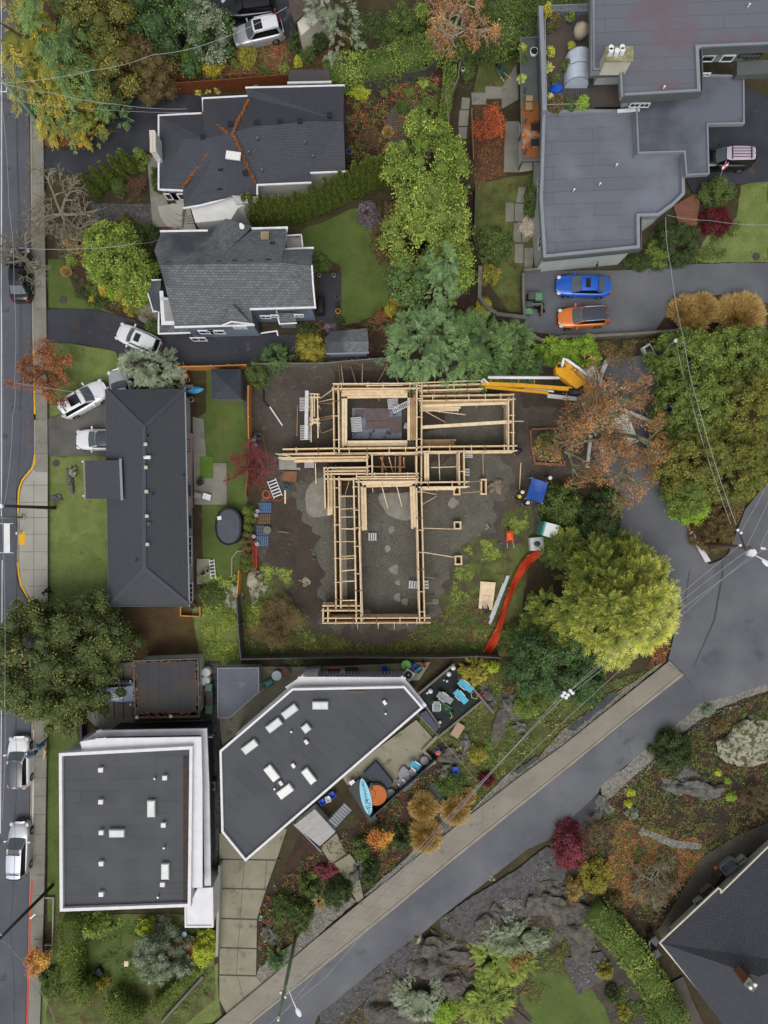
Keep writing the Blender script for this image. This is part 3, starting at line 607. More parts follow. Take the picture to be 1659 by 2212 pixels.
for seg in ([(329,605),(347,605)],[(320,635,3.2),(331,673,3.4),(345,672,3.4)]): strip(B,'porch_gutter',seg,3.5,.1,.1,m_white)
strip(B,'balcony_rail',[(349,633,4.6),(353,698,4.6),(373,698,4.6)],4.6,.3,.12,m_white)
strip(B,'bargeboard',[(349,646,5.2),(360,646,5.0)],5,.2,.12,m_white)
mb = MB(); mb.prism([tuple(W(x,y,3.4)[:2]) for x,y in ((354,640),(372,650),(376,700),(356,700))],0,3.4); part(B,'balcony_floor',mb,m_greyW)
roof(B,'lower_roof',[(343,700,3.0),(409,700,3.2),(409,719,2.8),(343,721,2.8)],[[0,1,2,3]],sh_grey); strip(B,'lower_gutter',[(343,672,3),(343,721,2.9),(410,719,2.9)],2.9,.13,.13,m_white)
roof(B,'awning_roof',[(601,676,3.4),(638,676,3.4),(640,698,2.9),(604,700,2.9)],[[0,1,2,3]],sh_grey); strip(B,'awning_gutter',[(597,672,3.4),(604,700,3),(640,698,3)],2.9,.1,.1,m_white)
mb = MB(); c = W(620,690,1.5); mb.box((c.x,c.y + .1,1.4),(1.3,.9,2.6)); part(B,'side_porch',mb,m_sid)
for x,w in ((447,1.2),(469,1.2)): winwall(B,x,716.5,4.3,w,.9,0,-1)
winwall(B,519,707,4.5,1.0,.5,0,-1); winwall(B,574,684,3.6,.8,.7,0,-1); winwall(B,594,682,3.9,.6,.5,0,-1); winwall(B,646,681,4.0,.7,.6,0,-1); winwall(B,430,732,2.2,1.2,1.0,0,-1)
strip(B,'bracket',[(563,720,2.6),(598,715,2.6),(600,724,2.6)],2.6,.1,.1,m_white)
winwall(B,560,708,3,.7,1.2,1,0,m_metalD)
# ---- C: west bungalow
ze = 3.0
C_ = thing('bungalow','long bungalow with a slate-grey hipped roof, pale square ridge vents and a part-pink side wall','bungalow',W(320,1075))
roof(C_,'roof',[(228,841,ze),(400,840,ze),(409,1308,ze),(235,1309,ze),(310,923,4.9),(312,1228,4.9)],[[0,1,4],[1,2,5,4],[2,3,5],[3,0,4,5]],sh_bung,R(90));
strip(C_,'gutter',[(400,839),(409.5,1309)],ze,.1,.12,m_fasc); strip(C_,'gutter',[(228,841),(235,1310),(409,1309)],ze,.06,.1,m_fascD)
mb = MB();
for a,b in (((228,841,3.08),(310,923,4.98)),((400,840,3.08),(310,923,4.98)),((310,923,4.98),(312,1228,4.98)),((235,1309,3.08),(312,1228,4.98)),((409,1308,3.08),(312,1228,4.98))):
 p,q = W(*a),W(*b); k = int((q-p).length / .22)
 for i in range(k):
  c = p.lerp(q,(i+.5)/k); d = q-p; mb.box(c + Vector((0,0,-.05)),(.19,.3,.04),math.atan2(d.y,d.x),0,0,-math.asin(d.z/d.length))
part(C_,'ridge_cap',mb,M('ridge_shingle','4f535e',fine=.12))
w_ = walls(C_,'wall',[(228,841),(400,840),(409,1308),(235,1309)],ze - .1,.38,m_sidB)
p0 = W(427,930,0); p1 = W(429,1086,0)
xw = max(p.x for p in w_)
def yz(y): return W(0,y,1.5).y
def xwall(y):
 a = W(400,840,ze); b = W(409,1308,ze); t = (yz(y) - a.y) / (b.y - a.y); return a.x + (b.x - a.x)*t - .35
mb = MB(); mb.add([(xwall(y) + .02,yz(y),z) for y,z in ((933,.0),(1097,.0),(1097,2.8),(933,2.8))],[(0,1,2,3)]);
mb.box((xwall(1015) + .03,yz(1015),1.35),(.06,abs(yz(933)-yz(1097)),2.5),R(-.6)); part(C_,'pink_wall_section',mb,m_sidP)
for y,w in ((962,1.0),(1060,.9),(1128,1.0),(1190,2.4),(1150+130,1.6)):
 x = xwall(y); c = Vector((x,yz(y),1.55)); mb = MB(); mb.box(c + Vector((.07,0,0)),(.05,w,1.0)); p = part(C_,'window',mb,m_glass); mb = MB()
 for s in (-1,1): mb.box(c + Vector((.09,s*w/2,0)),(.09,.09,1.1)); mb.box(c + Vector((.09,0,s*.55)),(.085,w + .09,.09))
 for k in range(3): mb.box(c + Vector((.1,w*((k+1)/4 - .5),0)),(.05,.05,1.0))
 part(p,'frame',mb,m_fascD if w < 1.5 else m_white)
for k,q in enumerate(((315,960),(316,1010),(317,1062),(318,1115),(319,1176))): vents(C_,'roof_vent',[q + (4.95,)],5,M('bone_vent','b9b9a8',fine=.04) if k == 0 else bpy.data.materials['bone_vent'],'box',(.24,.24,.16))
mb = MB(); c = W(319.5,988,5.0); mb.box((c.x,c.y,5.0),(.45,.26,.2)); mb.dome((c.x-.2,c.y,5.02),(.16,.13,.14)); part(C_,'exhaust_hood',mb,m_white)
vents(C_,'vent_pipe',[(319,941,4.9),(330,1067,4.7),(295,1210,4.6),(397,1027,3.3)],5,m_metalD,'pipe'); vents(C_,'cap_vent',[(322,1131,4.9)],5,M('teal_vent','4d5f6a',fine=.05),'turtle',(.22,.2,.14))
roof(C_,'porch_roof',[(182,995,3.35),(259,994,4.25),(263,1078,4.25),(184,1077,3.35)],[[0,1,2,3]],sh_bung,R(90)); strip(C_,'porch_gutter',[(182,994),(184.5,1077)],3.3,.14,.14,M('tan_gutter','8a807c',fine=.05))
strip(C_,'flashing',[(260,993,4.25),(263.5,1078,4.25)],4.2,.2,.03,m_fasc)
mb = MB();
for q in ((188,1000),(190,1072)): c = W(*q,1.6); mb = MB(); mb.box((c.x + .3,c.y,1.6),(.14,.14,3.2)); part(C_,'porch_post',mb,m_white)
# ---- D: white-edged modern house,lower left
D_ = thing('house','boxy flat-roofed house with charcoal membrane and stepped bright white parapets','house',W(290,1790))
def flat(parent,outer,z,pw,ph,mr,mp,z0,mw,inset=.12,rname='roof',pname='parapet',wname='wall'):
 """flat roof with a parapet; outline in px at the parapet top"""
 P_ = [W(x,y,z) for x,y in outer]; n = len(P_)
 ar = sum(P_[i].x*P_[(i+1)%n].y - P_[(i+1)%n].x*P_[i].y for i in range(n))
 if ar < 0: P_.reverse()
 inn = []
 for i in range(n):
  a,b,c = P_[i-1],P_[i],P_[(i+1) % n]; d1 = (b-a).normalized(); d2 = (c-b).normalized(); n1 = Vector((-d1.y,d1.x,0)); n2 = Vector((-d2.y,d2.x,0)); inn.append(b + (n1+n2) / max(.35,1 + n1.dot(n2)) * pw)
 mb = MB(); mb.prism([(p.x,p.y) for p in inn],z - ph - .25,z - ph); part(parent,rname,mb,mr)
 mb = MB()
 for i in range(n):
  j = (i+1) % n; a,b,c,d = P_[i],P_[j],inn[j],inn[i]; dn = Vector((0,0,-ph)); dm = Vector((0,0,-ph-.25))
  mb.add([a,b,c,d,a+dm,b+dm,c+dn,d+dn],[(0,1,2,3),(4,5,1,0),(2,6,7,3),(5,4,7,6)])
 part(parent,pname,mb,mp)
 if mw:
  wl = []
  for i in range(n):
   a,b,c = P_[i-1],P_[i],P_[(i+1) % n]; d1 = (b-a).normalized(); d2 = (c-b).normalized(); n1 = Vector((-d1.y,d1.x,0)); n2 = Vector((-d2.y,d2.x,0)); wl.append(b + (n1+n2) / max(.35,1 + n1.dot(n2)) * inset)
  mb = MB(); mb.prism([(p.x,p.y) for p in wl],z0,z - ph - .26); part(parent,wname,mb,mw)
 return P_,inn
flat(D_,[(127,1627),(416,1612),(412,1959),(129,1969.5)],6.6,.24,.3,m_membD,m_white,0,m_whW)
strip(D_,'gutter_strip',[(401,1640,6.35),(401,1950,6.35)],6.35,.38,.03,M('wet_leafy_gutter','3a3634','4d3a33',s=2,fine=.2))
vents(D_,'roof_vent',[(219,1662),(219,1731),(220,1797),(220,1864),(220,1930),(357,1679),(354,1781),(352,1909)],6.45,m_white,'box',(.32,.3,.3))
skylight(D_,329,1744,6.3,.62,1.3,0,m_glassG); skylight(D_,255,1797,6.3,1.2,.6,0,m_glassG); skylight(D_,359,1879,6.3,.62,1.25,0,m_glassG)
vents(D_,'vent_pipe',[(336,1680),(356,1829),(343,1935)],6.45,m_metal,'pipe')
mb = MB(); mb.prism([tuple(W(x,y,5.0)[:2]) for x,y in ((186,1625),(212,1600),(428,1596),(434,1900),(412,1945),(186,1960))],0,5.0); part(D_,'dark_upper_wall',mb,M('charcoal_cladding','3b3e46',fine=.05))
strip(D_,'canopy',[(188,1611),(219,1606),(424,1603),(426,1700),(426,1905)],6.1,.85,.14,m_white)
strip(D_,'lower_ledge',[(181,1606),(216,1584),(441,1580),(446,1700),(449,1905)],5.2,.5,.2,m_whiteD)
flat(D_,[(398,1920),(460,1917),(461,2004),(399,2004)],3.4,.15,.1,m_white,m_white,0,m_whW,rname='terrace_roof',pname='terrace_edge',wname='terrace_wall')
winwall(D_,384,1591,4.5,1.0,.5,0,1,m_fasc); winwall(D_,446,1591,4.5,1.0,.5,0,1,m_fasc)
for q in ((213,1616),(238,1615),(263,1614),(300,1587),(328,1586),(396,1583)): c = W(*q,5.0); mb = MB(); mb.box((c.x,c.y,4.9),(.06,.25,.3)); part(D_,'bracket',mb,m_metalD)
# ---- E: angular flat-roofed house in the centre
E = thing('house','angular flat-roofed house with eight skylights and a thin white parapet beside the slatted driveway','house',W(660,1660))
flat(E,[(474,1622),(631,1487),(874,1482),(915,1529),(530,1861.5),(478,1797.5)],6.0,.17,.22,m_membC,m_white,0,m_whW,inset=.3)
for x,y,w,d,a,gl in ((692.5,1522,1.25,.62,0,m_glassG),(627,1535,1.3,.62,37,m_glassG),(593,1565,1.3,.62,37,m_glassG),(541,1611,1.3,.62,37,m_glassG),(588,1668,1.25,.65,-52,m_glassW),(668,1674,1.3,.62,-52,m_glassG),(617,1707,1.25,.65,37,m_glassW),(662,1571,.62,.62,37,m_glassG)): skylight(E,x,y,5.8,w,d,R(a),gl)
vents(E,'roof_vent',[(662,1602),(634,1653),(607,1691),(831,1517)],5.95,m_white,'box',(.22,.32,.24),R(35)); vents(E,'vent_pipe',[(630,1579),(594,1702),(833,1540)],5.9,m_metal,'pipe')
mb = MB(); boxat(768,1495,5.83,(1.6,.22,.06),mb=mb); part(E,'roof_board',mb,M('weathered_board','5f584d',fine=.2))
strip(E,'lower_ledge',[(516,1585,3.4),(645,1472,3.4),(655,1460,3.4)],3.4,.35,.2,m_white)
strip(E,'lower_ledge',[(628,1486),(652,1470),(868,1471),(910,1522)],5.2,.62,.14,m_white)
mb = MB(); mb.prism([tuple(W(x,y,2.8)[:2]) for x,y in ((655,1456),(686,1453),(686,1478),(640,1490))],0,2.8); part(E,'bay_wall',mb,m_whW)
mb = MB()
for k in range(28):
 c = W(693 + 6.6*k,1462,2.2); mb.box((c.x,c.y,2.2),(.14,.9,.05))
mb.beam(W(690,1457,2.3),W(872,1458,2.3),.08,.1); mb.beam(W(690,1466,2.3),W(872,1467,2.3),.08,.1); part(E,'slatted_walkway',mb,m_fasc)
# ---- F: big grey house,upper right
F_ = thing('house','large grey flat-roofed house on three levels with sage walls and a brick-red stained top roof','house',W(1400,350))
flat(F_,[(1172,236),(1374,236),(1378,331),(1478,328),(1480,419),(1456,443),(1424,466),(1382,468),(1383,536),(1174,557),(1166,430)],4.6,.26,.42,m_memb,m_fasc,0,m_sidL,inset=.3)
strip(F_,'fascia',[(1175,562),(1382,541),(1383,470)],4.3,.06,.7,m_fascD)
flat(F_,[(1374,235),(1378,331),(1478,328),(1482,379),(1533,376),(1530,269),(1609,267),(1608,162),(1515,160),(1342,195)],5.3,.12,.16,m_membW,m_fasc,3.4,None,rname='carport_roof',pname='carport_edge')
mb = MB(); mb.prism([tuple(W(x,y,5.0)[:2]) for x,y in ((1376,237),(1380,329),(1480,326),(1482,375),(1530,372),(1528,266),(1606,264),(1604,164),(1515,162),(1344,197))],4.5,4.86); part(F_,'carport_slab',mb,m_fascD)
mb = MB(); mb.prism([tuple(W(x,y,4.5)[:2]) for x,y in ((1376,237),(1500,230),(1500,340),(1480,340),(1478,326),(1380,329))],0,4.5); part(F_,'garage_wall',mb,m_sidL)
flat(F_,[(1276.6,-20),(1277,155),(1339,153),(1342,209),(1514,199),(1510,104),(1700,96),(1700,-20)],8.4,.26,.25,m_membR,m_fasc,4.4,m_sidL,inset=1.35,rname='upper_roof',pname='upper_parapet',wname='upper_wall')
strip(F_,'upper_fascia',[(1278,160,8.0),(1341,158,8.0),(1344,215,8.0),(1513,205,8.0),(1511,111,8.0),(1700,103,8.0)],8,.08,.9,m_fascD)
strip(F_,'upper_fascia',[(1275,-20,8.0),(1277,160,8.0)],8,.08,.9,m_fascD)
for x,y in ((1371,226),(1392,226)): winwall(F_,x,y,6.6,.7,.5,0,-1)
strip(F_,'white_flashing',[(1337,240,5.2),(1378,237,5.2)],5.2,.25,.12,m_white)
for x,y in ((1529,125),(1571,125)): winwall(F_,x,y,6.9,.9,.7,0,-1,mull=0)
for x,y in ((1523,160),): winwall(F_,x,y,5.9,.7,.3,0,-1)
mb = MB(); c0 = W(1325,117,9.4); mb.box((c0.x + .3,c0.y - .25,8.9),(1.9,.95,1.7)); ch = part(F_,'chimney',mb,m_cream)
mb = MB(); mb.box((c0.x + .3,c0.y - .25,9.8),(2.05,1.1,.12)); part(ch,'cap',mb,M('mossy_cap','7d7a52','a09c82',s=3,fine=.15))
for k,(x,y) in enumerate(((1320,103),(1344,102),(1320,110),(1333,110),(1345,109))):
 mb = MB(); c = W(x,y,10.2); mb.box((c.x,c.y - .02,9.98),(.3,.3,.26)); mb.cyl((c.x,c.y,10.1),.1,.14,10); mb.cyl((c.x,c.y,10.24),.19,.04,14); part(ch,'flue_cap',mb,m_white)
vents(F_,'vent_pipe',[(1331,358),(1295,399),(1239,412)],4.5,m_white,'pipe'); vents(F_,'upper_vent_pipe',[(1616,14),(1433,191)],8.4,m_white,'pipe')
mb = MB(); mb.prism([tuple(W(x,y,4.3)[:2]) for x,y in ((1165,26),(1285,26),(1285,240),(1172,240))],0,4.2); part(F_,'terrace_wall',mb,m_fascD)
mb = MB(); mb.prism([tuple(W(x,y,4.3)[:2]) for x,y in ((1175,28),(1345,28),(1345,230),(1180,232))],4.2,4.3); part(F_,'terrace_deck',mb,tiled('grey_deck_boards','4b4947','55524f','2d2c2b',3,.14,.012,ang=R(90),fine=.15,stain='5b5048'))
strip(F_,'terrace_parapet',[(1167,22),(1172,130),(1175,238)],5.0,.35,.5,m_fasc)
for seg in ([(1184,12),(1277,9)],[(1177,40),(1181,226),(1260,224)]):
 mb = MB(); P_ = [W(x,y,5.3) for x,y in seg]
 for a,b in zip(P_,P_[1:]):
  mb.beam(a,b,.06,.06); k = max(1,int((b-a).length / .28))
  for i in range(k+1): c = a.lerp(b,i/k); mb.box((c.x,c.y,4.78),(.025,.025,.96))
 part(F_,'terrace_railing',mb,m_fasc)
mb = MB()
for k in range(22): c = W(1186 + 4.2*k,21,4.6); mb.box((c.x,c.y,4.5),(.1,.5,.5),R(-15))
part(F_,'louvre_screen',mb,m_fasc)
mb = MB(); mb.prism([tuple(W(x,y,2.9)[:2]) for x,y in ((1125,82),(1170,82),(1174,346),(1128,348))],2.6,2.8); part(F_,'balcony_slab',mb,m_fascD)
mb = MB(); mb.prism([tuple(W(x,y,2.86)[:2]) for x,y in ((1128,218),(1168,218),(1170,340),(1130,340))],2.8,2.83); part(F_,'balcony_boards',mb,tiled('orange_deck_boards','9a5f33','8b5530','6d4024',3,.13,.01,ang=R(90),fine=.12,stain='a98a70',s=.5,lo=.5,hi=.6))
for seg in ([(1170,80),(1124,83),(1127,348),(1172,346)],): strip(F_,'balcony_rail',seg,3.8,.09,.09,m_fascD)
mb = MB();
for q in ((1127,84),(1128,150),(1128,215),(1129,280),(1129,345)): c = W(*q,1.9); mb = MB(); mb.box((c.x,c.y,1.9),(.12,.12,3.7)); part(F_,'balcony_post',mb,m_fascD)
winwall(F_,1166,395,3.0,.9,1.2,-1,0); winwall(F_,1168,522,3.0,.9,1.4,-1,0)
mb = MB(); c = W(1290,569,2.2); mb.cyl((c.x,c.y - .15,2.1),.1,.16,12); mb.box((c.x,c.y - .05,2.35),(.06,.3,.05)); part(F_,'wall_lamp',mb,m_metalD)
winwall(F_,1620,119,7.0,1.6,.5,0,-1,m_metalD,m_fascD,4)
mb = MB(); mb.prism([tuple(W(x,y,6.0)[:2]) for x,y in ((1592,133),(1680,128),(1680,158),(1592,162))],5.4,6.0); part(F_,'side_balcony',mb,m_fascD)
# ---- G: dark-roofed house in the lower right corner
G_ = thing('house','corner house with a charcoal shingle roof, cream gutters and a red brick chimney','house',W(1600,2060))
roof(G_,'roof',[(1424.6,2036,2.8),(1551,1918,2.8),(1557,1928,2.8),(1700,1788,2.8),(1760,1900,2.8),(1760,2330,2.8),(1660,2340,2.8),(1640,2110,6.0),(1720,2080,6.0)],[[0,1,2,3,8,7],[0,7,6],[6,7,5],[7,8,5],[8,3,4],[8,4,5]],sh_se,R(37))
walls(G_,'wall',[(1424.6,2036),(1551,1918),(1557,1928),(1700,1788),(1760,1900),(1760,2330),(1660,2340)],2.6,1.3,m_cream)
strip(G_,'gutter',[(1700,1788),(1557,1928),(1556,1921),(1551,1918),(1424.6,2036),(1580,2224),(1668,2340)],2.8,.12,.13,m_cream)
mb = MB(); c = W(1618,2122,6.6); mb.box((c.x,c.y,6.0),(.85,.6,1.6),R(-37)); ch = part(G_,'chimney',mb,tiled('red_brick','8f4f39','7f4532','8a7a6c',.2,.08,.012,plane='XZ',fine=.12)); mb = MB(); mb.box((c.x,c.y,6.84),(.98,.74,.1),R(-37)); part(ch,'cap',mb,M('grey_mortar_cap','6a6a60',fine=.15))
for dx,dy in ((-.16,-.08),(.2,.14)): mb = MB(); mb.cyl((c.x + dx,c.y + dy,6.88),.13,.3,12); part(ch,'chimney_pot',mb,m_white)
# ---- I garage,J shed roof,K gazebo,L shed,N top garage
I_ = thing('garage','flat-roofed garage whose dark roof is edged with orange needles','garage',W(360,1486))
flat(I_,[(287,1427),(428.5,1421.5),(431,1550),(291,1552)],2.9,.1,.08,m_garR,m_fascD,0,m_greyW,inset=.2)
mb = MB()
for (a,b,n,w) in (((290,1440),(294,1545),70,.22),((296,1546),(426,1542),90,.2),((425,1425),(427,1545),60,.12),((300,1430),(424,1426),60,.08),((420,1542),(427,1530),15,.3)):
 for i in range(n): p = lerp(a,b,(i + rng.random()) / n); c = W(p[0],p[1],2.9); mb.box((c.x + rng.gauss(0,w*.4),c.y + rng.gauss(0,w*.4),2.85),(rng.uniform(.1,.3),rng.uniform(.08,.2),.05),rng.uniform(0,3))
part(I_,'needle_litter',mb,m_need)
mb = MB(); [mb.box(tuple(W(x,y,2.9)),(.22,.22,.25)) for x,y in ((296.5,1549),(369.5,1547))]; part(I_,'downpipe_head',mb,m_white)
J_ = thing('shed','low shed with a plain grey five-sided flat roof between the garage and the angular house','shed',W(515,1495))
flat(J_,[(469,1443),(559,1442),(560,1495),(495,1551.5),(469.5,1551)],2.6,.06,.04,M('grey_shed_membrane','646872','5c606a',s=.4,fine=.07,c3='70747e',s3=1,t3=.62,w3=.08),m_fasc,0,m_greyW,inset=.25)
K_ = thing('garden_shed','square garden shed with a dark pyramid shingle roof on the back lawn','shed',W(489,830))
roof(K_,'roof',[(456,797,2.3),(520,797,2.3),(521.7,862,2.3),(458,862,2.3),(489,829,3.1)],[[0,1,4],[1,2,4],[2,3,4],[3,0,4]],sh_gaz)
walls(K_,'wall',[(456,797),(520,797),(521.7,862),(458,862)],2.2,.1,M('taupe_shed_boards','7d7874','716c68',s=2,fine=.08))
L_ = thing('shed','shed with mottled grey shingles beside the yellow round shrub','shed',W(750,738))
roof(L_,'roof',[(716,716,2.7),(793,709,2.7),(796,738,3.1),(796,763,2.5),(706,764,2.5),(701,730,2.6),(716,738,3.0)],[[0,1,2,6],[6,2,3,4],[0,6,4,5]],sh_grey); walls(L_,'wall',[(716,716),(793,709),(796,763),(706,764),(701,730)],2.5,.15,m_sid); strip(L_,'gutter',[(706,764.5),(796,762)],2.5,.1,.1,m_fasc)
N_ = thing('garage','cream-walled building with a mossy brown shingle gable at the top edge','garage',W(655,30))
roof(N_,'roof',[(622,-30,3.4),(700,-30,3.4),(690,8,4.2),(664,22,3.9),(636,48,3.4),(624,10,3.2)],[[0,1,2,3,4,5]],sh_brn,R(60)); walls(N_,'wall',[(640,48),(664,22),(690,8),(705,-30),(720,20),(650,78)],3.3,.05,m_cream)
mb = MB(); c = W(661,38,3.2); mb.cyl((c.x,c.y,2.9),.12,.5,10); part(N_,'wall_vent',mb,m_metal)
# ================= plants
def lit(c): c = col(c); return tuple(min(.8,v * 1.68) for v in c[:3]) + (1,)
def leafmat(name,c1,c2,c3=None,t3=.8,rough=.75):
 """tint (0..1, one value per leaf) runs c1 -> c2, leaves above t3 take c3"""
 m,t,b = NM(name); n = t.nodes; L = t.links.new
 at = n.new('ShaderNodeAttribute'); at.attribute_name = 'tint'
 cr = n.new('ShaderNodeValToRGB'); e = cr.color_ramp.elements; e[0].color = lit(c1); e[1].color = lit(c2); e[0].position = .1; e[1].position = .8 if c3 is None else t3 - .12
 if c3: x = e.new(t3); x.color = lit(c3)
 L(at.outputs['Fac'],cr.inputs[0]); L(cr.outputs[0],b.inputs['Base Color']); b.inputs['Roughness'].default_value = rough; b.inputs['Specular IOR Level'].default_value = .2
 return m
def leaf_mesh(name,P,D,N,L,Wd,tint,mat,extra=None):
 """diamond leaves: base P, direction D, facing N, length L, width Wd"""
 n = len(P); S = np.cross(D,N); S /= np.maximum(np.linalg.norm(S,axis=1,keepdims=True),1e-6)
 L = np.broadcast_to(L,(n,))[:,None]; Wd = np.broadcast_to(Wd,(n,))[:,None]
 V = np.stack([P,P + D*L*.45 + S*Wd*.5,P + D*L,P + D*L*.45 - S*Wd*.5],1).reshape(-1,3)
 Fc = np.arange(4*n,dtype=np.int32); tf = tint.astype(np.float32)
 nf = n; vs = V; loops = Fc; starts = np.arange(n) * 4; tots = np.full(n,4)
 if extra is not None:
  ev,ef,et = extra; b = len(vs); vs = np.vstack([vs,ev]); loops = np.concatenate([loops,(ef + b).ravel()]); k = ef.shape[1]
  starts = np.concatenate([starts,4*n + np.arange(len(ef))*k]); tots = np.concatenate([tots,np.full(len(ef),k)]); tf = np.concatenate([tf,et.astype(np.float32)]); nf += len(ef)
 me = bpy.data.meshes.new(name); me.vertices.add(len(vs)); me.vertices.foreach_set('co',vs.astype(np.float32).ravel())
 me.loops.add(len(loops)); me.loops.foreach_set('vertex_index',loops.astype(np.int32))
 me.polygons.add(nf); me.polygons.foreach_set('loop_start',starts.astype(np.int32)); me.polygons.foreach_set('loop_total',tots.astype(np.int32))
 a = me.attributes.new('tint','FLOAT','FACE'); a.data.foreach_set('value',np.clip(tf,0,1))
 me.materials.append(mat); me.update(calc_edges=True); me.validate(); return me
def unit(n,r):
 v = r.normal(size=(n,3)); return v / np.linalg.norm(v,axis=1,keepdims=True)
def nrmz(v): return v / np.maximum(np.linalg.norm(v,axis=1,keepdims=True),1e-6)
_ico = {}
def blobcore(cs,rs,sq,r):
 """lumpy inner foliage volumes as triangles"""
 if 'v' not in _ico:
  bm = bmesh.new(); bmesh.ops.create_icosphere(bm,subdivisions=2,radius=1.0); _ico['v'] = np.array([v.co[:] for v in bm.verts]); _ico['f'] = np.array([[v.index for v in f.verts] for f in bm.faces]); bm.free()
 V = []; Fs = []; T = []
 for c,rr in zip(cs,rs):
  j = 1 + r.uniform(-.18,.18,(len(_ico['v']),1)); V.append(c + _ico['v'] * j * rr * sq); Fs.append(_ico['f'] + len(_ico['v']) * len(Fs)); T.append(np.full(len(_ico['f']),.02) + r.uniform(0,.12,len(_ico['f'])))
 return np.vstack(V),np.vstack(Fs),np.concatenate(T)
def crown_blob(name,mat,rx,ry,h,seed,leaf=.2,dens=1.0,lump=.3,z0=0.0,clump=None,aspect=.55,up=.5,cover=1.0):
 """broadleaf crown: clumps spread through a dome rx x ry x h whose foot is at z0"""
 leaf *= .74; r = np.random.default_rng(seed); R_ = (rx + ry) / 2; rc = clump or max(.32,R_ * .26)
 k = int(max(9,4.2 * (rx * ry) / rc**2 * cover)); d = unit(k,r); d[:,2] = np.abs(d[:,2]) * 1.0 - .12
 rad = r.uniform(.55,1.0,(k,1)) ** .5; rad *= 1 + lump * r.uniform(-.5,.35,(k,1))
 c = d * rad * np.array([rx - rc*.55,ry - rc*.55,h - rc*.5]); c[:,2] += z0 + .1
 rs = rc * r.uniform(.65,1.2,k); tc = r.uniform(.1,.75,k)
 per = np.maximum(8,(dens * 6.6 * (rs / leaf) ** 2).astype(int)); idx = np.repeat(np.arange(k),per); n = len(idx)
 u = unit(n,r); u[:,2] = np.where(u[:,2] < -.2,-u[:,2],u[:,2])
 P = c[idx] + u * (rs[idx][:,None] * r.uniform(.6,1.05,(n,1))) * np.array([1,1,.8])
 D = nrmz(u + r.normal(size=(n,3)) * .7); N = nrmz(u * .6 + np.array([0,0,up]) + r.normal(size=(n,3)) * .45)
 L = leaf * r.uniform(.6,1.3,n); t = tc[idx] + r.uniform(-.22,.25,n)
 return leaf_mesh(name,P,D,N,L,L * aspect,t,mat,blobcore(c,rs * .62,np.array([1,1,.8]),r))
def crown_spray(name,mat,rx,ry,h,seed,spray=.9,n=None,z0=0.0,droop=-.05,tip=.5,cone=1.0,fine=1.0,core=.58,wid=.2,grad=(0,0),jt=.38,kn=9,loc=.4):
 """conifer crown: feathery sprays pointing outwards over a cone/dome"""
 spray *= .72; wid *= .8; r = np.random.default_rng(seed); R_ = (rx + ry) / 2
 n = n or int(21 * rx * ry / spray**2); th = r.uniform(0,2*np.pi,n); rho = np.sqrt(r.uniform(0.0,1.0,n)) * (1 + .16 * np.sin(th * 3 + seed) * r.uniform(.4,1,n))
 K = max(8,n // kn); kc = r.integers(0,K,n); tk = r.uniform(0,2*np.pi,K); rk = np.sqrt(r.uniform(0,1,K)) * (1 + .12 * np.sin(tk * 5 + seed)); sp = spray * .42 / R_
 lx,ly = r.normal(size=n),r.normal(size=n); ex = rk[kc] * np.cos(tk[kc]) + lx * sp * (1 - loc * .6); ey = rk[kc] * np.sin(tk[kc]) + ly * sp * (1 - loc * .6); th = np.arctan2(ey,ex); rho = np.sqrt(ex**2 + ey**2); hk = r.uniform(-.42,.2,K)[kc]; ck = r.uniform(-.16,.14,K)[kc]
 zz = h * (1 - np.minimum(rho,1.05) ** 1.6) * cone + hk * h * .42 + r.uniform(-.04,.04,n) * h; zz = np.maximum(zz,0) + z0
 out = np.stack([np.cos(th),np.sin(th),np.zeros(n)],1); B = np.stack([np.cos(th)*rho*(rx - spray*.5),np.sin(th)*rho*(ry - spray*.5),zz],1)
 jit = r.normal(size=(n,3)) * jt; jit[:,2] *= .5; ll = nrmz(np.stack([lx,ly,np.zeros(n)],1)); dr = nrmz(out * (1 - loc) + ll * loc + jit * .8 + np.array([0,0,1]) * (droop + .75 * (1 - rho[:,None]) ** 2))
 ln = spray * r.uniform(.6,1.25,n); ts = r.uniform(.05,.45,n) + ck + ex * grad[0] + ey * grad[1]
 m = int(14 * fine); f = np.linspace(.05,1,m); ps,ds,ns,ls,tt = [],[],[],[],[]
 side = nrmz(np.cross(dr,np.array([0,0,1.0])))
 for i,fi in enumerate(f):
  s = (1 if i % 2 else -1);
  P = B + dr * (ln * fi)[:,None]; D = nrmz(dr * .9 + side * s * (.8 if i < m - 1 else 0) + r.normal(size=(n,3)) * .22)
  ps.append(P); ds.append(D); ns.append(nrmz(np.array([0,0,1.0]) + out * .35 + r.normal(size=(n,3)) * .35)); ls.append(ln * (.34 * (1.15 - fi) + .13) * r.uniform(.8,1.2,n)); tt.append(ts + tip * fi * r.uniform(.6,1.1,n))
 P = np.vstack(ps); D = np.vstack(ds); N = np.vstack(ns); L = np.concatenate(ls); T = np.concatenate(tt)
 k = 7; a = r.uniform(0,6.28,k); q = r.uniform(0,.5,k); c = np.stack([np.cos(a)*q*rx,np.sin(a)*q*ry,h * .35 * (1 - q) + z0 * 1.0 + .2],1); rs = np.full(k,R_ * .42) * core
 return leaf_mesh(name,P,D,N,L,L * wid + .015,T,mat,blobcore(c,rs,np.array([1,1,min(1.0,h / R_ * .6)]),r))
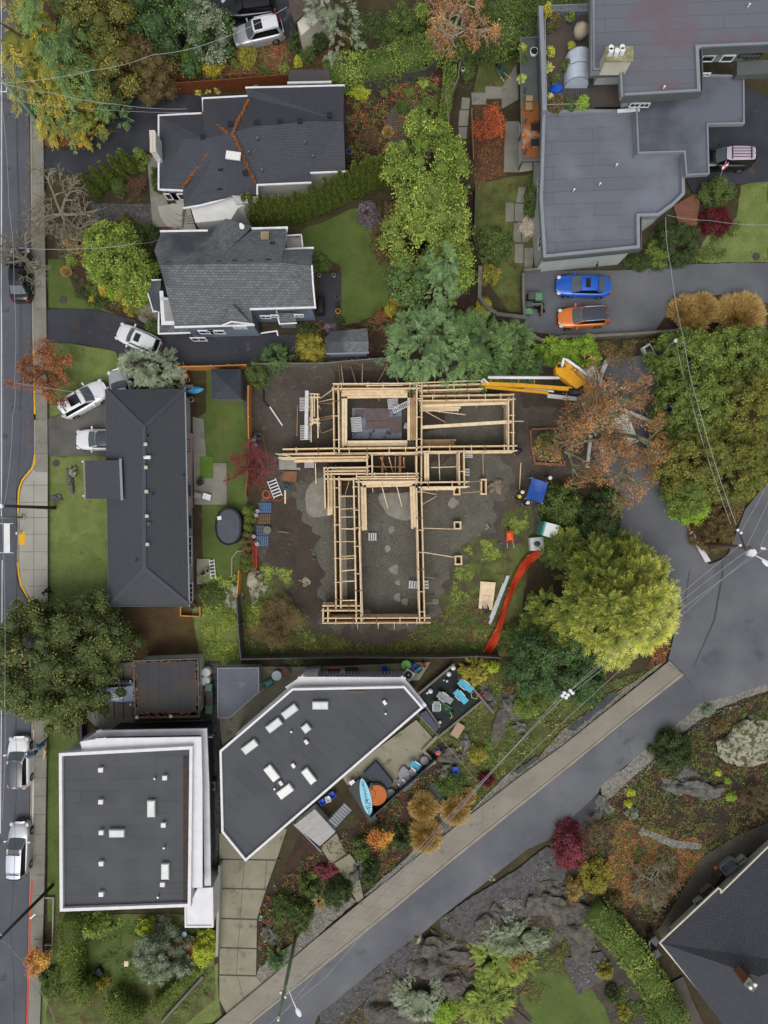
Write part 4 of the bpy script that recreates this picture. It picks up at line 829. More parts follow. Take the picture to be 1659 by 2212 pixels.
def column_mesh(name,mat,rad,h,seed,leaf=.13,z0=0,n=None):
 """narrow clipped conifer column with a soft point"""
 r = np.random.default_rng(seed); n = n or int(1500 * rad * h); t = r.uniform(0,1,n); th = r.uniform(0,6.283,n)
 w = rad * np.minimum(1,(1 - t) * 1.5 + .03) ** .8 * (.86 + .14*np.sin(t*5 + seed)); out = np.stack([np.cos(th),np.sin(th),np.full(n,.3)],1)
 P = np.stack([np.cos(th)*w,np.sin(th)*w,t * h + z0],1) + r.normal(size=(n,3)) * .03; D = nrmz(out * .6 + np.array([0,0,.9]) + r.normal(size=(n,3)) * .35); N = nrmz(out + r.normal(size=(n,3)) * .3)
 ti = r.uniform(.15,.6,n) + .3 * np.sin(th * 5 + seed)**2 * r.uniform(0,1,n)
 L = leaf * r.uniform(.7,1.3,n); k = 5; c = np.array([[0,0,z0 + h * (i + .5) / k * .85] for i in range(k)]); rs = np.array([rad * .82 * min(1,(1 - (i+.3)/k) * 1.4) ** .8 for i in range(k)])
 V,Fc,T = blobcore(c,rs,np.array([1,1,h / k / rad * .9]),r)
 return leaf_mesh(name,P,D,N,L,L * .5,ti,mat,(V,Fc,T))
def tuft_mesh(name,mat,rad,h,seed,n=None,blade=.02,droop=.5):
 """ornamental grass: arching blades from the middle"""
 r = np.random.default_rng(seed); n = n or int(1500 * rad * rad + 250); th = r.uniform(0,6.283,n); q = r.uniform(0,1,n) ** .6 * (1 + .2 * np.sin(th * 3 + seed) + .12 * np.sin(th * 7 + seed * 2)) * .9
 o = np.stack([np.cos(th),np.sin(th),np.zeros(n)],1); Ps,Ds,Ls,Ts = [],[],[],[]; p = o * (r.uniform(0,.22,n) * rad)[:,None]; seg = 4; el = (1.45 - q * 1.0)
 for i in range(seg):
  e = el - droop * q * i * .45; D = o * np.cos(e)[:,None] + np.array([0,0,1.0]) * np.sin(e)[:,None] + r.normal(size=(n,3)) * .07; D = nrmz(D); ln = (rad * q + h * (1 - q)) / seg * r.uniform(.8,1.15,n)
  Ps.append(p.copy()); Ds.append(D); Ls.append(ln * 1.1); Ts.append(r.uniform(0,.6,n) + i * .13); p = p + D * ln[:,None]
 D = np.vstack(Ds); N = nrmz(np.cross(D,unit(len(D),r))); N[:,2] = np.abs(N[:,2]) + .4; N = nrmz(N)
 V,Fc,T = blobcore(np.array([[0,0,h*.22]]),np.array([rad*.5]),np.array([1,1,h/rad*.6]),r)
 return leaf_mesh(name,np.vstack(Ps),D,N,np.concatenate(Ls),blade * r.uniform(.8,1.6,len(D)),np.concatenate(Ts),mat,(V,Fc,T))
def fern_mesh(name,mat,rad,seed,fr=16):
 r = np.random.default_rng(seed); Ps,Ds,Ls,Ts = [],[],[],[]
 for k in range(fr):
  a = 6.283*k/fr + r.uniform(-.15,.15); o = np.array([math.cos(a),math.sin(a),0]); s = np.array([-math.sin(a),math.cos(a),0]); ln = rad * r.uniform(.75,1.1); t0 = r.uniform(.1,.6)
  for i in range(14):
   f = (i + 1) / 14; p = o * ln * f + np.array([0,0,.55 * rad * math.sin(f * 2.4) + .1])
   for g in (-1,1): Ps.append(p); Ds.append(o * .35 + s * g); Ls.append(.34 * rad * (1.05 - f)); Ts.append(t0 + r.uniform(-.1,.2))
 D = nrmz(np.array(Ds)); N = nrmz(np.array([0,0,1.0]) + r.normal(size=(len(D),3)) * .2); L = np.array(Ls)
 return leaf_mesh(name,np.array(Ps),D,N,L,L * .35 + .02,np.array(Ts),mat)
def hedge_mesh(name,mat,pts,wid,h,seed,leaf=.16,dens=1.0,rough=.12,px=True):
 """clipped hedge along a path; wid = half width in metres; leaves on top and sides"""
 r = np.random.default_rng(seed); P_ = [np.array(W(x,y,h)[:2] if px else (x,y)) for x,y in pts]; seg = [(a,b) for a,b in zip(P_,P_[1:])]; ls = np.array([np.linalg.norm(b - a) for a,b in seg]); tot = ls.sum()
 n = int(tot * (2 * wid + 1.6 * h) * 4.6 * dens / leaf**2 * .5); Ps,Ns = [],[]
 idx = r.choice(len(seg),n,p=ls / tot); A = np.array([s[0] for s in seg])[idx]; B = np.array([s[1] for s in seg])[idx]; t = r.uniform(-.02,1.02,(n,1)); c = A + (B - A) * t; d = nrmz(np.hstack([B - A,np.zeros((n,1))]))[:,:2]; nn = np.stack([-d[:,1],d[:,0]],1)
 top = r.uniform(0,1,n) < (2*wid) / (2*wid + 1.2*h); u = np.where(top,r.uniform(-1,1,n),np.sign(r.uniform(-1,1,n))); z = np.where(top,h,r.uniform(.1,1,n) * h)
 und = np.sin(c[:,0] * 1.9 + seed) * np.cos(c[:,1] * 1.6) * rough + np.sin(c[:,0] * 5 + c[:,1] * 4) * rough * .5
 XY = c + nn * (u * (wid + und * .8))[:,None]; Z_ = z + np.where(top,und - (np.abs(u) ** 4) * .15,0); P = np.column_stack([XY,Z_]) + r.normal(size=(n,3)) * .07
 o = np.column_stack([nn * (u * np.where(top,.4,1))[:,None],np.where(top,1.0,.35)]); D = nrmz(o + r.normal(size=(n,3)) * .8); N = nrmz(o + r.normal(size=(n,3)) * .4 + np.array([0,0,.3])); L = leaf * r.uniform(.7,1.3,n)
 ti = .35 + .35 * np.sin(c[:,0]*1.3 + seed*2) * np.sin(c[:,1]*1.7 + seed) + r.uniform(-.25,.3,n)
 mb = MB()
 for (a,b) in seg:
  d = (b - a) / max(1e-6,np.linalg.norm(b - a)); q = np.array([-d[1],d[0]]) * wid * .72; e = d * .0; V = [(*(a - q - e),0),(*(b - q + e),0),(*(b + q + e),0),(*(a + q - e),0)]; V += [(x,y,h * .84) for x,y,_ in V]; mb.add(V,((4,5,6,7),(0,1,5,4),(1,2,6,5),(2,3,7,6),(3,0,4,7)))
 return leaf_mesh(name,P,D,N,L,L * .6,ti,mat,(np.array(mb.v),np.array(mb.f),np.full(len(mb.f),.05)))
def branches(seed,R_,h,r0,levels=3,kids=6,flat=.5,z0=.2,twist=.35,first=.35,taper=.55,minr=.012,pts_out=None,spread=1.0,lean=(0,0)):
 """bare tree: returns a mesh builder of limbs; pts_out collects twig ends"""
 rr = random.Random(seed); mb = MB()
 def grow(p,d,L,r,lv):
  k = 4 if lv < levels else 3; q = [p]; cur = p; dd = d
  for i in range(k):
   dd = (dd + Vector((rr.uniform(-1,1),rr.uniform(-1,1),rr.uniform(-.6,.6))) * twist).normalized(); cur = cur + dd * (L / k); cur.z = max(.25,cur.z); q.append(cur.copy())
  mb.tube(q,r,max(minr,r * .45),5 if lv < 2 else 3,cap=False)
  if lv >= levels:
   if pts_out is not None: pts_out.extend((x,dd) for x in q[1:])
   return
  for j in range(kids if lv else kids):
   f = rr.uniform(.3,1.0); i = min(k - 1,int(f * k)); b = q[i].lerp(q[i+1],f * k - i); a = rr.uniform(0,6.28)
   nd = (dd * .7 + Vector((math.cos(a),math.sin(a),rr.uniform(-.15,.5) * flat)) * .9 * spread).normalized(); grow(b,nd,L * taper * rr.uniform(.7,1.2),max(minr,r * .5),lv + 1)
 top = Vector((lean[0],lean[1],h * first)); mb.tube([Vector((0,0,0)),top * .5 + Vector((.05,-.05,0)),top],r0,r0 * .8,8)
 m = kids + 1
 for j in range(m):
  a = 6.283 * j / m + rr.uniform(-.3,.3); e = rr.uniform(.15,.75); d = Vector((math.cos(a) * math.cos(e),math.sin(a) * math.cos(e),math.sin(e))); grow(top.copy(),d,R_ * .62 * rr.uniform(.8,1.2),r0 * .6,1)
 return mb
def trunk_mb(h,r,seed=0,limbs=5,R_=1.0):
 rr = random.Random(seed); mb = MB(); mb.tube([(0,0,0),(.04*h*rr.uniform(-1,1),.04*h*rr.uniform(-1,1),h*.5),(0,0,h)],r,r*.4,8)
 for i in range(limbs):
  a = 6.283*i/limbs + rr.uniform(-.3,.3); z = h * rr.uniform(.35,.8); mb.tube([(0,0,z),(math.cos(a)*R_*.35,math.sin(a)*R_*.35,z + .15*h),(math.cos(a)*R_*.6,math.sin(a)*R_*.6,z + .2*h)],r*.4,r*.12,5,cap=False)
 return mb
m_bark = M('brown_bark','4a3d31','5b4c3e',s=3,fine=.2,rough=.95); m_barkG = M('grey_lichen_bark','8b8776','75705f',s=3,fine=.2,rough=.95,c3='a5a593',s3=4,t3=.6,w3=.1)
m_barkB = M('dry_twig_bark','6b5a44','7d6b52',s=3,fine=.2,rough=.95); m_barkO = M('mossy_oak_bark','6a6748','85826f',s=2.5,fine=.2,rough=.95,c3='4d5a2a',s3=1.6,t3=.52,w3=.1)
LM = {}
for k,a in dict(willow=('4c5c28','8a9c45','aab04f',.88),wildg=('525f2c','8c9b47','a9b058',.88),blue=('46593a','74905e','8ca27a',.86),conif=('3e5030','69844c','7f945c',.86),green=('3e5230','647c42','7c9050',.86),
 gold=('3f4c22','868b38','d8cc58',.78),dkcon=('304228','526c3c','6b8048',.87),olive=('454a26','7d783c','968a42',.8),hedge=('47572a','7a8840','8f9a4e',.86),lime=('5f7a2a','93ac42','aabd50',.86),
 arbor=('434f24','6f7b38','828a46',.86),dkgrn=('2c3820','48562f','5c683c',.86),sage=('58614c','8c957f','a2aa94',.86),oakb=('5c4430','a5764a','bd8f5c',.86),oran=('93562a','cd8a3e','dba24c',.82),yell=('7a7428','b9a23e','c9b552',.82),
 lemon=('76842a','b6bd45','d0cf58',.82),red=('52262a','83404a','9a5c62',.86),dred=('3c1419','64202a','7c3039',.86),plum=('50454c','7e7078','8f8489',.86),brown=('4a4028','6d5f3c','80714a',.86),straw=('6e5d34','9c8450','b59c66',.82),
 rust=('604030','8e5c3c','a87a50',.86),grn2=('3b4726','5c6c36','6f7f45',.86),bigt=('3b4428','66703c','827f4c',.84),belt=('4b5126','7f7f3c','9a8f44',.82),pale=('8c9648','c4ca70','dcdc92',.86),autr=('6f3826','b05c34','cd8c44',.8),ygr=('5c5f28','94893a','b89a40',.78),dryp=('84766a','b8a898','c8bbac',.82)).items():
 LM[k] = leafmat(k + '_foliage',*a)
def plant(kind,name,label,cat,x,y,r,h,leafk,seed=1,ry=None,zc=.55,trunk=None,group=None,part_name='crown',bark=None,rz=0,**kw):
 """x, y: centre of the crown as seen; r (and ry): px radius; h: metres"""
 k = (H - h * zc) / F; rx = r * k * 1.1; ry_ = (ry or r) * k * 1.1; c = W(x,y,h * zc); loc = Vector((c.x,c.y,0)); mat = LM[leafk]
 z0 = h * .25 if trunk else 0; hh = h - z0
 if kind == 'blob': me = crown_blob(part_name,mat,rx,ry_,hh,seed,z0=z0,**kw)
 elif kind == 'spray': me = crown_spray(part_name,mat,rx,ry_,hh,seed,z0=z0,**kw)
 elif kind == 'column': me = column_mesh(part_name,mat,rx,h,seed,**kw)
 elif kind == 'tuft': me = tuft_mesh(part_name,mat,rx,h,seed,**kw)
 elif kind == 'fern': me = fern_mesh(part_name,mat,rx,seed,**kw)
 if trunk:
  o = thing(name,label,cat,loc,R(rz),group)
  p = bpy.data.objects.new(part_name,me); COL.objects.link(p); p.parent = o
  part(o,'trunk',trunk_mb(h * .75,trunk,seed,5,min(rx,ry_)),bark or m_bark,world=False)
  return o
 me.name = name; o = bpy.data.objects.new(name,me); o.location = loc; o.rotation_euler = (0,0,R(rz)); COL.objects.link(o); return props(o,label,cat,group)
def bare(name,label,cat,x,y,r,h,seed,bark,r0=.16,zc=.5,leafk=None,nleaf=0,leaf=.16,group=None,rz=0,**kw):
 k = (H - h * zc) / F; c = W(x,y,h * zc); pts = []; mb = branches(seed,r * k,h,r0,pts_out=pts,**kw)
 o = thing(name,label,cat,(c.x,c.y,0),R(rz),group); part(o,'trunk',mb,bark,world=False)
 if leafk and nleaf:
  rr = np.random.default_rng(seed); A = np.array([p[:] for p,d in pts])
  ix = rr.choice(len(A),nleaf); P = A[ix] + rr.normal(size=(nleaf,3)) * .14; D = unit(nleaf,rr); D[:,2] *= .4; D = nrmz(D); N = nrmz(np.array([0,0,1.0]) + rr.normal(size=(nleaf,3)) * .5); L = leaf * rr.uniform(.6,1.3,nleaf)
  tc = (np.sin(A[ix][:,0]*1.3 + seed) * np.cos(A[ix][:,1]*1.1) * .3 + .4) + rr.uniform(-.25,.3,nleaf)
  me = leaf_mesh('leaves',P,D,N,L,L * .6,tc,LM[leafk]); q = bpy.data.objects.new('crown',me); COL.objects.link(q); q.parent = o
 return o
T = 'tree'; S = 'shrub'
# --- big trees
plant('blob','tree','tall bright green tree by the log fence, northern one of the tall pair',T,925,345,88,9,'willow',11,ry=95,trunk=.25,leaf=.24,clump=.75,lump=.5)
plant('blob','tree','tall yellow-patched green tree beside the big back lawn, southern one of the tall pair',T,918,480,92,9,'wildg',12,ry=110,trunk=.28,leaf=.24,clump=.8,lump=.5)
plant('blob','tree','narrow dark green leafy tree between the big back lawn and the blue-green conifers',T,880,600,48,6,'green',13,ry=62,trunk=.18,leaf=.22,clump=.6,lump=.5)
plant('blob','tree','leafy green tree leaning over the narrow fenced lane east of the tall pair',T,985,560,40,7,'willow',14,ry=75,trunk=.18,leaf=.22,clump=.6,lump=.5)
plant('spray','conifer','silvery green drooping conifer in front of the tall light green pair','conifer',953,585,50,9,'blue',15,ry=72,trunk=.2,spray=.8,droop=-.5,tip=.4)
plant('spray','conifer','broad round blue-green conifer at the north edge of the building site','conifer',928,742,92,7.5,'blue',16,ry=86,trunk=.3,spray=.85,tip=.4)
plant('spray','conifer','star-tipped green conifer between the blue-green conifer and the grey retaining wall','conifer',1035,748,84,7.5,'conif',17,ry=78,trunk=.25,spray=1.1,tip=.45)
plant('spray','conifer','smaller feathery conifer against the grey retaining wall by the bins','conifer',1105,735,46,6,'conif',18,ry=42,trunk=.18,spray=1.0,tip=.5)
plant('blob','shrub','broad mid green shrub under the conifers beside the yellow boom',S,1105,782,76,4.4,'green',19,ry=46,leaf=.18,clump=.5)
plant('blob','shrub','yellow-green bush below the two parked cars, left one of the pair',S,1204,752,40,3.2,'lime',20,ry=30,leaf=.16,clump=.42,aspect=.4)
plant('blob','shrub','tall yellow-green bush just north of the yellow boom elbow',S,1262,765,46,4.0,'lime',21,ry=44,leaf=.17,clump=.45,aspect=.4)
plant('spray','golden_cypress','huge golden-tipped cypress beside the road junction','conifer',1322,1302,152,10,'gold',22,ry=140,trunk=.4,spray=1.15,tip=.5,fine=1.1,n=4200,wid=.2,grad=(.2,-.16),jt=.3,kn=22,core=.6,loc=.72)
plant('blob','tree','large dark green tree tucked against the lower left of the golden cypress',T,1200,1420,105,7.0,'dkcon',23,ry=95,trunk=.3,leaf=.2,clump=.62,lump=.55)
plant('blob','tree','dark green tree hanging over the low gravel bank above the sloping pavement',T,1262,1478,50,5.5,'dkcon',24,ry=48,trunk=.2,leaf=.2,clump=.5)
plant('blob','shrub','clipped round green bush beside the blue tarp',S,1216,1090,47,3.6,'grn2',25,ry=46,leaf=.2,clump=.36,dens=1.3)
plant('blob','shrub','dark green thicket between the round clipped bush and the lane',S,1300,1120,48,3.5,'dkgrn',26,ry=55,leaf=.18,clump=.55)
plant('spray','conifer','dark flat conifer branch mass at the foot of the lane above the golden cypress','conifer',1290,1180,60,3.5,'dkcon',27,ry=45,trunk=.15,spray=.9)
plant('blob','tree','very large dark olive tree overhanging the street pavement on the left',T,70,1430,108,9,'bigt',28,ry=125,trunk=.4,leaf=.24,clump=.8,lump=.55)
plant('blob','tree','olive tree spreading over the double driveway next to the largest street tree',T,175,1385,90,8,'bigt',29,ry=100,trunk=.3,leaf=.22,clump=.75,lump=.6)
plant('blob','tree','dull green tree over the kerb north of the white parked car',T,130,1510,95,8,'bigt',30,ry=72,trunk=.3,leaf=.22,clump=.75,lump=.6)
plant('blob','tree','lime green magnolia in the front garden west of the grey-shingled house',T,232,540,62,5.5,'willow',31,ry=72,trunk=.2,leaf=.2,clump=.42,dens=1.2)
plant('blob','tree','smaller lime green magnolia touching the grey-shingled house porch',T,292,592,45,4.8,'willow',32,ry=58,trunk=.16,leaf=.2,clump=.4,dens=1.2)
plant('blob','shrub','yellow-tinged shrub by the curved west driveway',S,282,635,36,2.2,'ygr',33,ry=28,leaf=.14,clump=.35)
plant('spray','conifer','round silver-green conifer between the white hatchback and the bungalow','conifer',312,795,64,5.0,'sage',34,ry=50,trunk=.2,spray=.65,tip=.5)
plant('blob','shrub','round shrub with yellow leaves and an orange heart beside the shingled shed',S,671,748,33,2.6,'ygr',35,ry=37,leaf=.13,clump=.3)
plant('spray','conifer','low dark conifer at the fence left of the round yellow shrub','conifer',600,770,40,2.8,'dkcon',36,ry=30,spray=.6)
plant('blob','shrub','leafy green shrub at the corner of the orange fences',S,552,808,26,2.6,'grn2',37,ry=32,leaf=.14,clump=.35)
for i,(x,y,rx,ry,h,kk,lb) in enumerate([(1500,770,75,60,7,'hedge','green tree at the north-west end of the long tree belt by the lane'),(1600,765,80,62,7,'hedge','green tree south of the tan grasses, at the top of the long tree belt'),
 (1510,870,72,80,8,'hedge','olive tree by the blue barrow in the long tree belt'),(1600,880,80,85,8.5,'belt','yellow-olive tree on the right side of the long tree belt'),
 (1500,985,68,75,8,'belt','green tree beside the leaning plank fence in the long tree belt'),(1590,1000,78,80,8.5,'belt','broad olive tree in the lower right of the long tree belt'),
 (1490,1070,40,45,5.5,'hedge','small dark tree above the bright lime bush, low in the long tree belt')]):
 plant('blob','tree',lb,T,x,y,rx * 1.12,h,kk,40 + i,ry=ry * 1.1,trunk=.25,leaf=.17,clump=.42,lump=.15,group='trees in the belt by the lane',dens=1.0)
plant('blob','shrub','bright lime green bush at the lower tip of the long tree belt',S,1497,1095,42,3.2,'lime',50,ry=38,leaf=.16,clump=.42)
plant('blob','shrub','brownish olive bush behind the transformer pole',S,1565,1085,52,3.0,'brown',51,ry=48,leaf=.15,clump=.45)
plant('blob','shrub','dull brown thicket between the white board and the transformer pole',S,1545,1150,48,2.2,'brown',52,ry=45,leaf=.14,clump=.4)
for x,y,r,lb,sd in ((1482,668,30,'tan ornamental grass clump leftmost at the curved driveway',55),(1521,664,30,'tan ornamental grass clump second from the left at the curved driveway',57),(1500,700,27,'small tan grass clump in front of the two left ones at the curved driveway',58),(1602,682,50,'wide tan ornamental grass clump at the right of the curved driveway bed',56)): plant('tuft','ornamental_grass',lb,'grass',x,y,r,1.8,'straw',sd,blade=.035,droop=.4)
plant('spray','conifer','golden-brown cypress overhanging the street at the top left','conifer',70,95,95,11,'ygr',60,ry=130,trunk=.35,spray=1.3,droop=-.5)
plant('spray','conifer','tall green cypress at the top left, behind the golden-brown one','conifer',130,60,85,12,'conif',61,ry=150,trunk=.35,spray=1.3,droop=-.5)
plant('spray','conifer','golden-brown drooping cypress above the bare grey twigs at the top left','conifer',110,165,62,8,'ygr',62,ry=55,trunk=.25,spray=1.2,droop=-.4)
plant('spray','conifer','small golden-brown cypress at the north-west driveway mouth','conifer',175,252,36,4.5,'ygr',63,ry=40,trunk=.15,spray=.9)
plant('spray','conifer','small green cypress at the north-west driveway mouth','conifer',225,215,42,5,'conif',64,ry=46,trunk=.15,spray=.9)
plant('spray','conifer','dark green cypress leaning over the street kerb, above the slanting pole','conifer',80,215,40,7,'conif',65,ry=55,trunk=.2,spray=1.1,droop=-.5)
plant('blob','tree','large dull olive tree at the top edge, left of the parked cars',T,215,70,95,9,'olive',66,ry=120,trunk=.3,leaf=.2,clump=.75,lump=.6)
plant('blob','tree','broad dark evergreen tree at the top edge beside the black car',T,370,25,110,8,'dkcon',67,ry=80,trunk=.3,leaf=.22,clump=.75,lump=.5)
plant('blob','tree','dark green tree over the hidden patio left of the silver car',T,440,55,45,7,'sage',68,ry=55,trunk=.2,leaf=.2,clump=.5)
plant('blob','tree','thin grey-green tree above the stone-edged driveway',T,300,140,80,6,'brown',69,ry=60,trunk=.2,leaf=.16,clump=.6,lump=.7,dens=.8)
plant('spray','pine','tall pine with a long bare trunk above the green hedge at the top','pine',715,15,58,12,'sage',70,ry=50,trunk=.3,spray=1.0)
